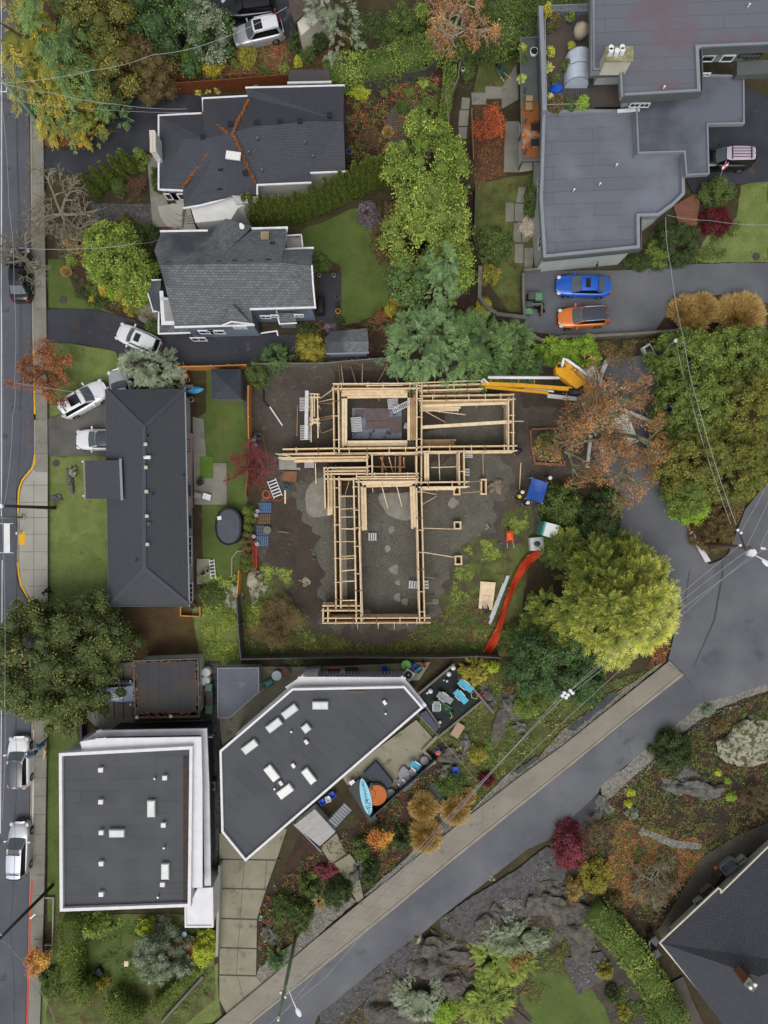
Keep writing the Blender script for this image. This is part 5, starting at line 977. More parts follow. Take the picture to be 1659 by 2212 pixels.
sh = [
('blob',415,118,24,26,2.2,'lime','bright green bush left of the orange one below the silver car'),('blob',460,135,24,26,1.6,'yell','orange-yellow bush below the silver car'),('blob',535,118,22,24,1.4,'ygr','thin yellow bush below the rear of the silver car'),
('blob',508,138,9,9,.8,'hedge','tiny green bush between the two yellow ones'),('blob',572,152,12,10,.9,'grn2','little green bush just north of the brown fence'),('blob',617,148,13,12,1.0,'wildg','pale green bush beside the blue-walled shed'),('blob',643,132,9,13,1.0,'lemon','small lemon-yellow bush beside two dark green bushes'),
('blob',637,88,18,22,2.2,'dkgrn','dark green bush, left one below the cream garage wall'),('blob',684,80,24,24,2.4,'dkgrn','dark green bush against the cream garage wall'),('blob',664,110,17,19,2.0,'grn2','mid green bush between the dark pair and the lemon bush'),
('blob',738,88,28,24,1.6,'brown','open brownish bush at the foot of the tall pine'),('blob',735,168,32,24,2.6,'grn2','green shrub at the west end of the long hedge'),('blob',773,192,26,18,1.1,'lemon','glowing lemon-yellow plant at the end of the house roof'),
('blob',427,193,8,10,.7,'pale','left pale yellow plant in the row behind the dark-roofed house'),('blob',450,192,8,10,.7,'pale','middle pale yellow plant in the row behind the dark-roofed house'),('blob',467,193,7,8,.7,'pale','right pale yellow plant in the row behind the dark-roofed house'),('blob',553,188,12,8,.7,'lime','green plants against the brown fence'),('blob',350,182,14,11,1.2,'lime','bright green bush at the end of the driveway stones'),('blob',272,182,22,18,1.8,'dkgrn','dark bush behind the driveway stones'),('blob',395,150,26,16,1.4,'rust','reddish leafless-looking bush above the brown fence'),
('blob',258,335,10,14,1.2,'grn2','dark bush left of the front path'),('blob',300,340,18,22,1.6,'wildg','mossy green bush in the bend of the north-west driveway'),('blob',336,385,12,30,2.2,'dkgrn','tall dark bush against the white wall of the dark-roofed house'),('blob',256,400,18,20,1.5,'grn2','round green bush at the end of the leaning cypress row'),
('blob',310,498,24,24,2.0,'dkgrn','dark clipped round bush above the stone steps'),('blob',268,480,20,22,1.4,'brown','brown-green bush beside the lime magnolia'),('blob',372,500,24,10,.8,'red','low dark red shrub at the foot of the grey-shingled roof'),
('blob',152,560,12,14,.9,'wildg','yellow-green cushion shrub in the west front garden'),('blob',200,618,16,20,1.3,'grn2','grey-green cushion in the west front garden'),('blob',222,622,13,17,1.2,'yell','golden cushion in the west front garden'),('blob',243,632,13,16,1.2,'lime','bright green cushion in the west front garden'),
('blob',180,635,20,14,.9,'dkgrn','low dark spreading juniper in the west front garden'),('blob',215,652,26,14,.9,'dkgrn','blue-green low juniper at the south of the west front garden'),('blob',200,648,8,11,.8,'yell','small amber cushion in the west front garden'),('blob',280,668,13,14,1.0,'ygr','small yellow shrub at the driveway edge by the flagstones'),
('blob',328,704,16,18,1.5,'grn2','half green half brown shrub beside the white hatchback'),('blob',795,458,23,27,2.0,'plum','round plum-coloured shrub at the top of the big back lawn'),('blob',1350+205,470,34,30,2.2,'dred','deep crimson maple shrub by the east lawn'),('blob',1555,408,40,30,3.0,'grn2','rounded dark green shrub beside the pink-roofed car driveway'),
('blob',1465,522,55,50,2.8,'dkgrn','large dark green shrub mass under the slanted cable'),('blob',1425,545,26,30,1.8,'hedge','lighter green bush against the grey house corner'),('blob',1393,565,50,18,1.0,'dkgrn','low dark ground shrub along the driveway below the grey house'),('blob',1150,430,14,40,2.4,'grn2','narrow green hedge bush along the grey house side wall'),
('blob',1070,520,42,42,2.8,'grn2','dark candle-tipped pine shrub in the east side garden'),('blob',1060,590,22,22,1.5,'ygr','yellowing shrub beside the curved retaining wall'),('blob',1045,665,20,24,1.0,'yell','trailing yellow creeper on the retaining wall'),('blob',860,645,16,18,1.4,'ygr','small yellow bush at the south-east corner of the big back lawn'),
('blob',842,668,12,14,1.2,'yell','golden bush at the bottom corner of the big back lawn'),('blob',822,682,16,14,.9,'rust','orange-brown low shrub near the grey fence'),('blob',855,560,20,50,1.4,'brown','brown border shrubs along the east side of the big back lawn'),('blob',820,520,18,44,1.1,'brown','thin brown shrub in the border below the plum shrub'),
('blob',690,565,22,22,1.0,'grn2','mixed green planting in the corner of the dark patio'),('blob',718,708,18,10,.9,'plum','dusky pink hydrangea beside the shingled shed'),('blob',730,690,14,8,.8,'dkgrn','dark low shrub on the path to the shingled shed'),('blob',660,712,22,18,1.2,'dkgrn','dark green shrub under the wall awning'),
('blob',313,2011,21,22,1.8,'lemon','bright yellow-green ball shrub in the lower garden'),('blob',437,2058,28,40,2.4,'lemon','golden conifer-like shrub beside the long retaining wall'),('blob',338,2080,58,60,4.5,'sage','large grey-green willow-leaved bush in the lower garden'),('blob',398,2090,24,26,2.2,'sage','smaller grey-green bush beside the large one'),
('blob',210,2000,40,30,3.0,'wildg','open green tree-like shrub under the white parapet'),('blob',220,2125,14,16,1.3,'ygr','yellow-brown bush by the clipped hedge corner'),('blob',392,2050,36,22,1.0,'rust','russet ground shrub beside the golden shrub'),('blob',450,1880+13,16,15,1.3,'wildg','potted moss-green bush at the end of the white ledge'),
('blob',665,1918,21,23,1.8,'grn2','upper of the clipped green domes by the slatted driveway'),('blob',612,1972,32,34,2.0,'grn2','leftmost and largest clipped green dome by the slatted driveway'),('blob',652,1985,22,36,2.0,'grn2','clipped green dome at the foot of the green wooden pole'),('blob',728,1935,34,32,2.2,'dkgrn','dark spreading juniper beside the concrete entry path'),
('spray',598,2070,22,28,1.8,'dkcon','blue-green conifer cushion near the driveway mouth'),('blob',782,1760+78,22,27,1.8,'grn2','round mossy bush left of the orange maple'),('blob',800,1890,20,32,1.8,'dkgrn','dark green bush right of the concrete entry steps'),('blob',870,1815,22,24,1.8,'dkgrn','dark round bush left of the lower tan grass'),
('spray',705,1880,24,20,.8,'red','low crimson maple beside the entry path'),('spray',690,1952,12,16,.9,'straw','small straw-coloured grass between the green domes'),('blob',676,1890,10,10,.7,'wildg','small green ball by the crimson maple'),
('spray',1022,1455,32,30,1.6,'ygr','feathery yellow-green conifer at the corner of the dark deck'),('blob',1066,1442,14,13,1.0,'lemon','small round lemon-yellow shrub right of the dark deck'),('blob',1050,1685,18,17,1.0,'dred','small crimson shrub above the gravel strip'),('blob',1030,1630,24,22,1.0,'ygr','yellow-green low shrub by the kneeling gardener'),
('blob',975,1700,34,30,1.2,'grn2','low green shrub beside the blue recycling box'),('blob',1140,1525,38,26,1.2,'hedge','light green shrub below the dark tree'),('blob',1100,1482,14,18,1.0,'brown','brown shrub by the rocks right of the deck'),
('blob',1462,1628,46,46,3.0,'dkgrn','large round dark green bush on the rocky bank'),('blob',1236,1838,34,52,3.2,'red','wine-red maple overhanging the road bend'),('blob',1290,1900,34,38,1.8,'ygr','mustard-coloured bush below the wine-red maple'),('blob',1240,1925,18,26,1.2,'straw','pale dry bush at the foot of the mustard one'),
('blob',1330,1945,18,16,1.2,'brown','dull green bush beside the leafy slope'),('spray',1105,2030,80,44,1.2,'sage','wide silver-green juniper on the rocks'),('spray',1090,2085,72,52,1.4,'wildg','broad yellow-green juniper below the silver one'),('spray',905,2160,58,58,1.6,'sage','silvery spreading juniper above the bottom edge'),
('spray',1050,2170,62,62,1.3,'wildg','bright spreading juniper left of the stepped path'),('blob',960,2190,36,24,1.0,'lime','lime ground shrub at the bottom edge'),('blob',1120,2075,30,26,1.5,'straw','dry twiggy plant in the middle of the yellow-green juniper'),
('blob',1308,2100,18,18,1.0,'ygr','small yellow-green tuft bush beside the long lower hedge'),('blob',1325,2150,16,20,1.0,'dkgrn','dark small bush beside the long lower hedge'),('blob',1350,2190,14,18,.9,'ygr','little green bush at the bottom, left of the long lower hedge'),
('blob',1530,1535,16,16,.8,'sage','grey-green low bush near the junction bank'),('blob',1550,1565,20,18,.8,'brown','orange-brown low bush near the lichen rock'),('blob',1362,1712,9,9,.5,'lemon','small lime cushion plant, upper of two by the gravel'),('blob',1358,1735,8,8,.5,'lemon','small lime cushion plant, lower of two by the gravel'),
('blob',1366,1758,14,13,.7,'sage','pale grey cushion plant on the leafy slope'),('blob',1550,1668,8,8,.5,'lemon','yellow-green cushion plant below the lichen rock'),('blob',1572,1688,7,7,.5,'lime','small green cushion plant near the bare branches'),('blob',1580,1722,12,9,.5,'lime','pair-like green cushion plant beside the bare branches'),
('blob',950,1520,26,14,.8,'grn2','patchy green plant between the deck and the white house wall'),('blob',640,1425,30,8,.8,'grn2','narrow planting along the foot of the grey fence'),
('blob',820,160,14,14,.8,'dkgrn','dark fern-like bush beside the small white letter sign'),('blob',870,208+20,16,18,1.2,'grn2','green round bush by the paved circle'),('blob',925,228,20,22,1.5,'hedge','tidy green bush beside the red-leaved ground'),
('blob',1090,98,22,16,.7,'dred','low dark red shrub under the tall green hedge'),('blob',1010,145,16,26,1.0,'grn2','tangled shrub beside the leaning grey panels'),('blob',870,45,40,40,4,'grn2','dark green bush behind the long clipped hedge'),('blob',910,30,22,30,3,'hedge','rounded green bush by the bare branches at the top'),
('blob',455,1285,30,26,1.0,'grn2','low dark green shrub at the bungalow corner'),('blob',480,1330,34,24,.8,'wildg','mossy mound shrub below the bungalow corner'),('blob',560,1330,34,30,1.0,'wildg','scrubby green growth at the lower left of the site'),
('blob',1120,1370,40,26,1.2,'grn2','dark scrub left of the golden cypress skirt'),('blob',110,2130,30,34,1.4,'grn2','rough dark shrub beside the red kerb'),
('blob',1330,1080,30,26,3,'conif','green shrub below the brown-leaved oak, beside the lane'),
]
for i,(kd,x,y,rx,ry,h,kk,lb) in enumerate(sh):
 if not lb: continue
 kw = dict(leaf=.12 if rx < 20 else .15,clump=max(.16,min(.42,rx * .04 * .32)),dens=1.0) if kd == 'blob' else dict(spray=.55 if rx < 40 else .8)
 plant(kd,'shrub',lb,S,x,y,rx,h,kk,100 + i,ry=ry,**kw)
GA = 'columnar cedars in the row behind the two north houses'
def cedar_row(pts,group,label,rad,hs,k0):
 protos = []
 for i,q in enumerate(pts):
  x,y = q; h = hs[i % len(hs)]; c = W(x,y,0)
  if len(protos) < 4:
   me = column_mesh('foliage',LM['arbor'],rad,h,k0 + i); o = thing('cedar_column',label,'cedar',(c.x,c.y,0),0,group); f = bpy.data.objects.new('foliage',me); COL.objects.link(f); f.parent = o
   part(o,'trunk',trunk_mb(h * .5,.05,i,0),m_bark,world=False); protos.append(o)
  else: dup(protos[i % 4],(c.x,c.y,0),rng.uniform(0,6),scale=(1,1,rng.uniform(.9,1.1)))
rowA = [(548,478),(562,480),(577,483),(592,483),(607,482),(622,480),(637,478),(652,474),(667,468),(682,462),(697,456),(712,449),(727,442),(742,434),(756,427),(770,420),(784,414),(798,408),(811,402),(822,396)]
cedar_row(rowA,GA,'narrow green columnar cedar in the dense row between the two north houses and the big back lawn',.5,[5.0,5.5,4.8,5.3],300)
cedar_row([(232,405),(252,390+6),(212,418),(270,382),(292,370)],'columnar cedars by the north-west driveway','narrow green columnar cedar in the short row of five beside the north-west driveway',.5,[3.6,3.8,3.4,3.7],320)
for i,(x,y,w) in enumerate(((536,1104,14),(536,1124,14),(535,1140,12),(531,1210,13),(530,1226,14))):
 plant('blob','clipped_shrub',('top','second','third','fourth','lowest')[i] + ' green block of the clipped cedar hedge between the pool lawn and the pallets',S,x,y,w,1.5,'arbor',340 + i,ry=11,leaf=.11,clump=.22)
for i,(x,y) in enumerate(((534,1155),(534,1170),(533,1185),(532,1199))):
 plant('blob','clipped_shrub',('uppermost','second','third','lowest')[i] + ' of the dead brown blocks in the clipped cedar hedge',S,x,y,13,1.2,'brown',350 + i,ry=9,leaf=.11,clump=.22)
def hedge(label,pts,wid,h,leafk,seed,**kw):
 me = hedge_mesh('hedge',LM[leafk],pts,wid,h,seed,**kw); v = np.empty(len(me.vertices)*3,np.float32); me.vertices.foreach_get('co',v); v = v.reshape(-1,3); c = (v.max(0) + v.min(0)) / 2; c[2] = 0; me.vertices.foreach_set('co',(v - c).ravel())
 o = bpy.data.objects.new('hedge',me); o.location = c.tolist(); COL.objects.link(o); return props(o,label,'hedge')
hedge('long clipped bright green hedge curving along the dark path at the top',[(700,142),(790,135),(860,118),(920,95),(965,78)],.95,2.6,'hedge',400)
hedge('dense tall green hedge along the top between the bare tree and the roof terrace',[(960,70),(1050,55),(1130,40),(1165,35)],1.5,3.0,'grn2',401)
hedge('second dark hedge bank at the very top edge',[(1010,10),(1160,-8),(1270,-14)],1.2,3.2,'grn2',402)
hedge('long yellow-green hedge running diagonally left of the corner house',[(1290,1978),(1330,2020),(1385,2085),(1430,2160),(1475,2240)],1.25,1.9,'hedge',403)
hedge('clipped cedar hedge beside the street pavement in the lower left garden',[(145,1990),(143,2060),(140,2130)],.75,2.6,'arbor',404,leaf=.14)
hedge('clipped cedar hedge across the bottom of the lower left garden',[(138,2135),(170,2155),(192,2150)],.7,2.2,'arbor',405,leaf=.14)
hedge('short clipped cedar hedge right of the garden gate at the bottom',[(228,2170),(262,2195),(300,2215)],.8,2.0,'arbor',406,leaf=.14)
hedge('thin cedar hedge climbing the slope beside the wire fence at the bottom',[(330,2185),(370,2150),(425,2100)],.35,1.5,'arbor',407,leaf=.12)
hedge('ivy covered fence between the paved circle and the log fence',[(950,290),(962,230),(975,140)],.35,1.7,'hedge',408,leaf=.13)
bare('oak_tree','huge oak with brown leaves and mossy bare limbs standing over the pump truck',T,1322,935,166,9.5,501,m_barkO,.38,leafk='oakb',nleaf=14000,leaf=.125,levels=4,kids=5,taper=.6)
bare('maple_tree','street maple thinning to rust-orange leaves at the yellow kerb',T,84,798,72,7,502,m_barkB,.16,leafk='rust',nleaf=7000,leaf=.14,levels=4,kids=4)
bare('maple_tree','small orange maple overhanging the red kerb',T,80,2078,32,4,503,m_barkB,.1,leafk='oran',nleaf=2200,leaf=.13,levels=3,kids=5)
bare('bare_tree','leafless grey lichened tree north of the lime magnolia',T,118,448,112,8.5,504,m_barkG,.2,levels=4,kids=5,minr=.016)
bare('bare_tree','leafless grey street tree standing over the dark parked car',T,38,550,82,7,505,m_barkG,.18,levels=4,kids=5,minr=.016)
bare('bare_tree','leafless olive-grey tree right of the lichened one, above the orange cushions',T,158,485,66,6,506,m_barkG,.14,levels=4,kids=4,minr=.015)
bare('bare_tree','twiggy dark red tree over the back lawn beside the site',T,530,1010,68,5.0,507,M('red_twig_bark','6b3230','7d3f38',s=3,fine=.2),.14,leafk='red',nleaf=5000,leaf=.06,levels=4,kids=5,minr=.01)
bare('bare_shrub','big leafless tan shrub at the lower left corner of the site',S,600,1345,66,2.8,508,m_barkB,.1,levels=4,kids=6,first=.12,minr=.012,leafk='brown',nleaf=9000,leaf=.08)
bare('bare_shrub','leafless fan-shaped shrub right of the dark-roofed house',S,797,285,36,3.4,509,m_barkB,.08,levels=3,kids=7,first=.12,minr=.012)
bare('bare_shrub','leafless brown shrub at the short cedar row',S,290,402,34,2.6,510,M('rose_twig_bark','6f5145',fine=.2),.07,levels=4,kids=5,first=.2,minr=.01)
bare('bare_tree','sprawling bare pale-limbed tree on the leaf-strewn slope',T,1418,1918,72,4.2,511,m_barkG,.16,levels=3,kids=7,minr=.016,first=.2)
bare('bare_tree','bare dry-limbed shrub at the right edge below the mossy rock',S,1635,1730,50,2.6,512,m_barkB,.1,levels=3,kids=7,minr=.014,first=.2)
bare('bare_tree','bare orange-leaved tree with white limbs over the long clipped hedge',T,985,35,110,9,513,M('white_limb_bark','a8a69a','8c897b',s=3,fine=.15),.22,leafk='oakb',nleaf=4200,leaf=.15,levels=4,kids=4,minr=.025)
bare('maple_tree','small bright orange maple in the east side garden',T,1056,270,40,3.6,514,m_barkB,.08,leafk='autr',nleaf=3800,leaf=.14,levels=3,kids=6)
bare('maple_tree','yellow-orange maple below the paddleboard terrace',T,822,1812,28,3.0,515,m_barkB,.06,leafk='oran',nleaf=1500,leaf=.15,levels=3,kids=5)
bare('bare_shrub','pale pinkish dry hydrangea against the grey house side wall',S,1142,488,22,1.8,516,M('pink_dry_bark','a38f80',fine=.2),.04,leafk='dryp',nleaf=2200,leaf=.11,levels=3,kids=6,first=.15)
bare('bare_shrub','thin twiggy shrub between the wine-red maple and the leafy slope',S,1290,1790,48,2.0,517,m_barkB,.06,levels=4,kids=5,first=.15,minr=.009)
bare('bare_tree','bare grey twiggy tree above the slanting trunk at the top left',T,165,195,42,4,518,m_barkG,.1,levels=3,kids=6,minr=.012)
bare('bare_shrub','twiggy shrub on the shingled shed eave',S,770,768,24,2.2,519,m_barkG,.04,levels=3,kids=5,minr=.01,first=.2)
bare('maple_tree','thin red-leaved shrub at the left of the tall bright green tree',S,868,362,26,3.5,520,m_barkB,.06,leafk='autr',nleaf=1500,leaf=.13,levels=3,kids=5)
for i,(x,y,r,h,lb) in enumerate(((915,1745,29,1.5,'tan grass ball, upper left of the three at the sloping pavement'),(984,1752,30,1.5,'tan grass ball, right of the three at the sloping pavement'),(920,1808,34,1.6,'tan grass ball, lowest of the three at the sloping pavement'),(1010,1722,17,1.0,'faded brown grass ball beside the gravel strip'),
 (149,557-40,13,1.0,'amber grass, left one beside the lime magnolia'),(176,565-25,9,.9,'amber grass, smallest beside the lime magnolia'),(141,585-0,9,.8,'amber grass, lowest at the lawn edge'),(838,283,11,.7,'orange grass pot, upper of two on the paved circle'),(843,318,10,.7,'orange grass pot, lower of two on the paved circle'),(157,534,10,.9,'amber grass, topmost beside the lime magnolia'))):
 if lb: plant('tuft','ornamental_grass',lb,'grass',x,y,r,h,'straw',600 + i,blade=.03)
for i,(x,y,r,lb) in enumerate(((865,150,24,'large fern left of two below the long hedge'),(905,155,26,'large fern right of two below the long hedge'),(915,178,15,'pale green fern under the large right one'),(884,198,14,'fern beside the red-leaved ground'),(826,165,15,'fern next to the small white letter sign'),(830,200,12,'small fern above the russet patch'),(795,345,15,'fern at the wheel of the blue barrel'))):
 plant('fern','fern',lb,'fern',x,y,r,.9,'grn2' if i != 2 else 'wildg',640 + i)
def scatter(name,poly,n,size,h,leafk,seed,per=7,z=.12):
 r = np.random.default_rng(seed); P_ = [W(x,y)[:2] for x,y in poly]; xs = [p[0] for p in P_]; ys = [p[1] for p in P_]; pts = []
 while len(pts) < n:
  x,y = r.uniform(min(xs),max(xs)),r.uniform(min(ys),max(ys)); ins = False; j = len(P_) - 1
  for i in range(len(P_)):
   if (P_[i][1] > y) != (P_[j][1] > y) and x < (P_[j][0]-P_[i][0])*(y-P_[i][1])/(P_[j][1]-P_[i][1]) + P_[i][0]: ins = not ins
   j = i
  if ins and noise.noise(Vector((x*.7,y*.7,seed))) > -.12: pts.append((x,y,z))
 A = np.repeat(np.array(pts),per,0); m = len(A); o = unit(m,r); o[:,2] = np.abs(o[:,2]) * h; A = A + o * np.array([size,size,size]) * r.uniform(0,1.4,(m,1)); D = nrmz(o + r.normal(size=(m,3)) * .4); D[:,2] *= .5; N = nrmz(np.array([0,0,1.0]) + r.normal(size=(m,3)) * .5); L = size * r.uniform(.5,1.1,m)
 me = leaf_mesh(name,A,nrmz(D),N,L,L * .6,np.repeat(r.uniform(0,.7,len(pts)),per) + r.uniform(-.2,.3,m),LM[leafk]); ob = bpy.data.objects.new(name,me); COL.objects.link(ob); return props(ob,kind='stuff')
gp = [(950,1470),(1100,1430),(1250,1490),(1420,1440),(1250,1570),(1160,1640),(1020,1740),(1000,1690),(960,1600)]
scatter('ground_cover',gp,1500,.16,.6,'grn2',1); scatter('ground_cover',gp,800,.14,.6,'brown',2); scatter('ground_cover',gp,300,.14,.6,'wildg',31)
scatter('ground_cover',[(530,1310),(660,1360),(830,1400),(1000,1300),(1080,1260),(1110,1410),(525,1415)],1700,.15,.5,'grn2',3); scatter('ground_cover',[(530,1310),(660,1360),(830,1400),(1000,1300),(1080,1260),(1110,1410),(525,1415)],1500,.14,.5,'brown',4)
for k,pl in enumerate(([(560,1225),(632,1230),(620,1275),(575,1272)],[(640,1360),(760,1390),(700,1412),(650,1400)],[(1000,1185),(1050,1165),(1090,1200),(1040,1215)],[(1035,1330),(1085,1350),(1070,1400),(1015,1400)],[(985,1225),(1030,1215),(1010,1290),(960,1340)],[(1090,1135),(1135,1100),(1140,1140),(1110,1160)])): scatter('moss_clumps',pl,260,.1,.3,'wildg',60 + k,6)
lp = [(1300,1730),(1500,1570),(1659,1490),(1659,1790),(1440,2000),(1260,1960),(1250,1850)]
scatter('fallen_leaves',[(1335,1770),(1520,1815),(1530,1845),(1480,1900),(1440,1950),(1330,1960),(1310,1860)],3600,.11,.15,'oakb',5,4,.12); scatter('ground_cover',lp,1400,.13,.4,'brown',77); scatter('fallen_leaves',lp,2600,.11,.15,'rust',6,3,.12); scatter('ground_cover',lp,1700,.15,.5,'grn2',7)
scatter('fallen_leaves',[(1250,860),(1430,800),(1440,1010),(1340,1080),(1290,1020)],900,.1,.1,'oakb',8,4,.32); scatter('fallen_leaves',[(60,740),(110,740),(140,840),(70,880)],260,.08,.1,'rust',9,3,.48)
scatter('fallen_leaves',[(360,100),(640,95),(630,160),(375,168)],1400,.12,.2,'rust',10,4,.12); scatter('fallen_leaves',[(1024,215),(1095,240),(1095,390),(1025,420)],900,.09,.1,'rust',11,3,.12)
scatter('fallen_leaves',[(58,-10),(66,-10),(72,980),(66,980)],500,.07,.1,'rust',12,3,.5)
for k,(pl,n,z_) in enumerate(([[(1133,700),(1440,680),(1420,724),(1133,716)],60,.19],[[(1290,1690),(1500,1535),(1510,1520),(1480,1535)],50,.19],[[(120,700),(280,700),(250,750),(120,740)],40,.19],[[(690,2180),(900,2010),(1080,1860),(1090,1850)],40,.19],[[(1400,900),(1436,900),(1450,1080),(1420,1000)],120,.19],[[(470,1230),(520,1290),(700,1270),(1000,1100),(1130,900),(700,1000)],160,.19])): scatter('fallen_leaves',pl,n,.07,.1,'rust',90 + k,2,z_)
for k,(pl,kk,n) in enumerate(([[(750,160),(950,160),(950,330),(800,400),(750,380)],'grn2',900],[[(750,160),(950,160),(950,330),(800,400),(750,380)],'rust',700],[[(830,440),(870,440),(870,740),(845,760)],'brown',700],[[(150,480),(330,480),(330,690),(200,655),(140,560)],'brown',900],[[(150,480),(330,480),(330,690),(200,655),(140,560)],'grn2',500],
 [[(600,1900),(790,1760),(870,1690),(970,1650),(1010,1740),(880,1850),(700,1990),(560,2110),(560,1960)],'grn2',900],[[(600,1900),(790,1760),(870,1690),(970,1650),(1010,1740),(880,1850),(700,1990),(560,2110),(560,1960)],'rust',500],[[(210,1990),(455,1990),(455,2150),(380,2200),(200,2150)],'grn2',700],[[(880,2020),(1290,1960),(1300,2080),(1100,2200),(700,2212),(880,2130)],'brown',1300],[[(1000,2130),(1180,2000),(1290,1960),(1290,2040)],'grn2',500],
 [[(1340,2130),(1410,2130),(1480,2212),(1330,2212)],'grn2',500],[[(640,700),(850,690),(850,785),(640,785)],'brown',500],[[(260,80),(640,85),(620,160),(260,190)],'brown',1200],[[(745,30),(960,30),(960,90),(745,130)],'dkgrn',1600],[[(1440,1240),(1470,1330),(1440,1430),(1400,1440)],'rust',300],[[(130,200),(270,180),(250,290),(110,300)],'brown',900],[[(103,280),(230,270),(180,322),(100,315)],'rust',600],[[(1490,500),(1600,480),(1560,560),(1500,565)],'grn2',400],[[(1280,740),(1440,735),(1430,800),(1290,790)],'brown',700],[[(440,1240),(515,1240),(515,1420),(440,1430)],'wildg',900],[[(0,0),(330,0),(330,120),(100,300)],'brown',2200])):
 scatter('ground_cover',pl,n,.15,.6,kk,40 + k)
# ================= building site
m_wood = M('fresh_lumber','e6d2b0','d0b48e',s=2.5,fine=.12,fs=14,rough=.8,c3='a07c55',s3=2.0,t3=.66,w3=.08)
m_woodP = M('pale_plywood','ecdabb','dcc39d',s=2,fine=.08,rough=.8); m_woodB = M('rusty_brown_board','8a6346','775238',s=2,fine=.15); m_woodG = M('weathered_grey_board','6d6a62','7b776e',s=2,fine=.18,rough=.95)
m_form = M('used_form_plywood','7d6a50','93795a',s=1.5,fine=.15,c3='5a4a3a',s3=1.8,t3=.6,w3=.1); m_slab = M('wet_brown_form_panel','5b4f4e','665957',s=2,fine=.08,rough=.45)
m_wet = M('wet_slab_water','7b8494','6c7484',s=.9,fine=.04,rough=.12,c3='3f3a38',s3=1.2,t3=.52,w3=.05,spec=.6); m_alu = M('aluminium_plank','cfd0d2','bfc0c4',s=3,fine=.05,rough=.45); m_woodO = M('older_lumber','b39570','9c7d58',s=2,fine=.15,fs=14,c3='7b6347',s3=2.2,t3=.6,w3=.08); m_dark = M('dark_void','1d1b1a',fine=.1)
ft = 0
def form(label,pts,h=2.3,gap=.32,ties=True,wl=3,closed=False):
 """board-form wall: two plywood faces with whalers, ties across the top; px at the wall top"""
 P_ = [W(x,y,h) for x,y in pts]
 if closed: P_.append(P_[0])
 c = sum(P_,Vector()) / len(P_); o = thing('formwork_wall',label,'formwork',(c.x,c.y,0),0,None)
 for s in (-1,1):
  mb = MB(); mr = MB()
  for a,b in zip(P_,P_[1:]):
   d = (b - a).normalized(); n = Vector((-d.y,d.x,0)) * s; e = d * .12
   off = n * (gap / 2); mid = (a + b) / 2 + off; L = (b - a).length + .24; rz = math.atan2(d.y,d.x)
   mb.box((mid.x,mid.y,h/2 - .02),(L,.02,h - .04),rz)
   for i in range(wl): q = mid + n * (.065); mr.box((q.x,q.y,.35 + (h - .5) * i / max(1,wl-1)),(L,.09,.05),rz)
   q = mid + n * .045; mb.box((q.x,q.y,h - .02),(L + rng.uniform(0,.3),.075,.045),rz)
   k = int(L / .62)
   for i in range(k): q = a + d * (.1 + i * .62) + n * (gap/2 + .035); mr.box((q.x,q.y,h/2 - .05),(.045,.09,h - .15),rz)
  part(o,'form_face',mb,rng.choice((m_woodP,m_woodP,m_wood))); part(o,'waler',mr,rng.choice((m_wood,m_woodP)))
 if ties:
  n_ = 0
  for a,b in zip(P_,P_[1:]):
   d = (b - a).normalized(); L = (b-a).length; k = max(1,int(L / 1.5)); rz = math.atan2(d.y,d.x)
   for i in range(k):
    if n_ > 12: break
    q = a + d * (L * (i + rng.uniform(.3,.7)) / k); mb = MB(); mb.box((q.x,q.y,h + .045),(.07,gap + .3,.04),rz); part(o,'cross_tie',mb,m_wood if rng.random() < .7 else m_woodB); n_ += 1
 return o
def planks(label,p,q,n,w=.2,z=1.75,gap=.02,mat=None,name='scaffold_walkway',legs=True):
 """plank walkway centred on p-q (px at height z)"""
 a,b = W(p[0],p[1],z),W(q[0],q[1],z); d = (b - a).normalized(); nn = Vector((-d.y,d.x,0)); o = thing(name,label,'walkway',((a+b)/2 * 1).xy.to_3d())
 for i in range(n):
  off = nn * ((i - (n-1)/2) * (w + gap)); mb = MB(); mb.beam(a + off - d*rng.uniform(0,.25),b + off + d*rng.uniform(0,.25),w,.045); part(o,'plank',mb,mat or rng.choice((m_wood,m_woodP,m_woodP,m_wood,m_woodP,m_woodO)))
 if legs:
  L = (b-a).length; k = max(2,int(L / 2.0))
  for i in range(k + 1):
   c = a + d * (L * i / k); mb = MB(); mb.beam(c - nn * (n*w/2+.03) - Vector((0,0,.07)),c + nn * (n*w/2+.03) - Vector((0,0,.07)),.05,.09)
   for s in (-1,1): e = c + nn * s * (n*w/2 - .03); mb.box((e.x,e.y,(z-.1)/2),(.05,.09,z - .1))
   part(o,'support_frame',mb,m_wood)
 return o
form('formwork wall along the north side of the pit room',[(722,834),(904,833)])
form('formwork wall along the west side of the pit room',[(725,838),(727,972)])
form('formwork wall along the south side of the pit room',[(730,974),(902,972)])
form('long formwork wall down the east side from the pit room to the south corner',[(906,832),(905,1050),(912,1338)])
form('formwork wall along the north side of the gravel room',[(910,838),(1040,834)])
form('inner formwork wall under the boom, north side of the gravel room',[(910,860),(1108,857)])
form('formwork wall along the east side of the gravel room',[(1104,862),(1104,968)])
form('formwork wall along the south side of the gravel room',[(910,970),(1112,968)])
form('short form wall stub projecting west from the pit room corner',[(614,975),(724,973)],gap=.3)
form('formwork wall between the two plank corridors, west wing',[(604,985),(793,983)],gap=.2,ties=False)
form('formwork wall west of the dark middle room',[(798,982),(799,1028)])
form('formwork wall along the south of the dark middle room',[(704,1029),(901,1028)])
form('L-shaped outer form at the west wing end',[(792,1013),(704,1014),(706,1094)],gap=.2,ties=False)
form('long west formwork wall of the south wing',[(727,1034),(731,1310)])
form('inner formwork wall of the south wing beside the gravel floor',[(769,1036),(775,1340)])
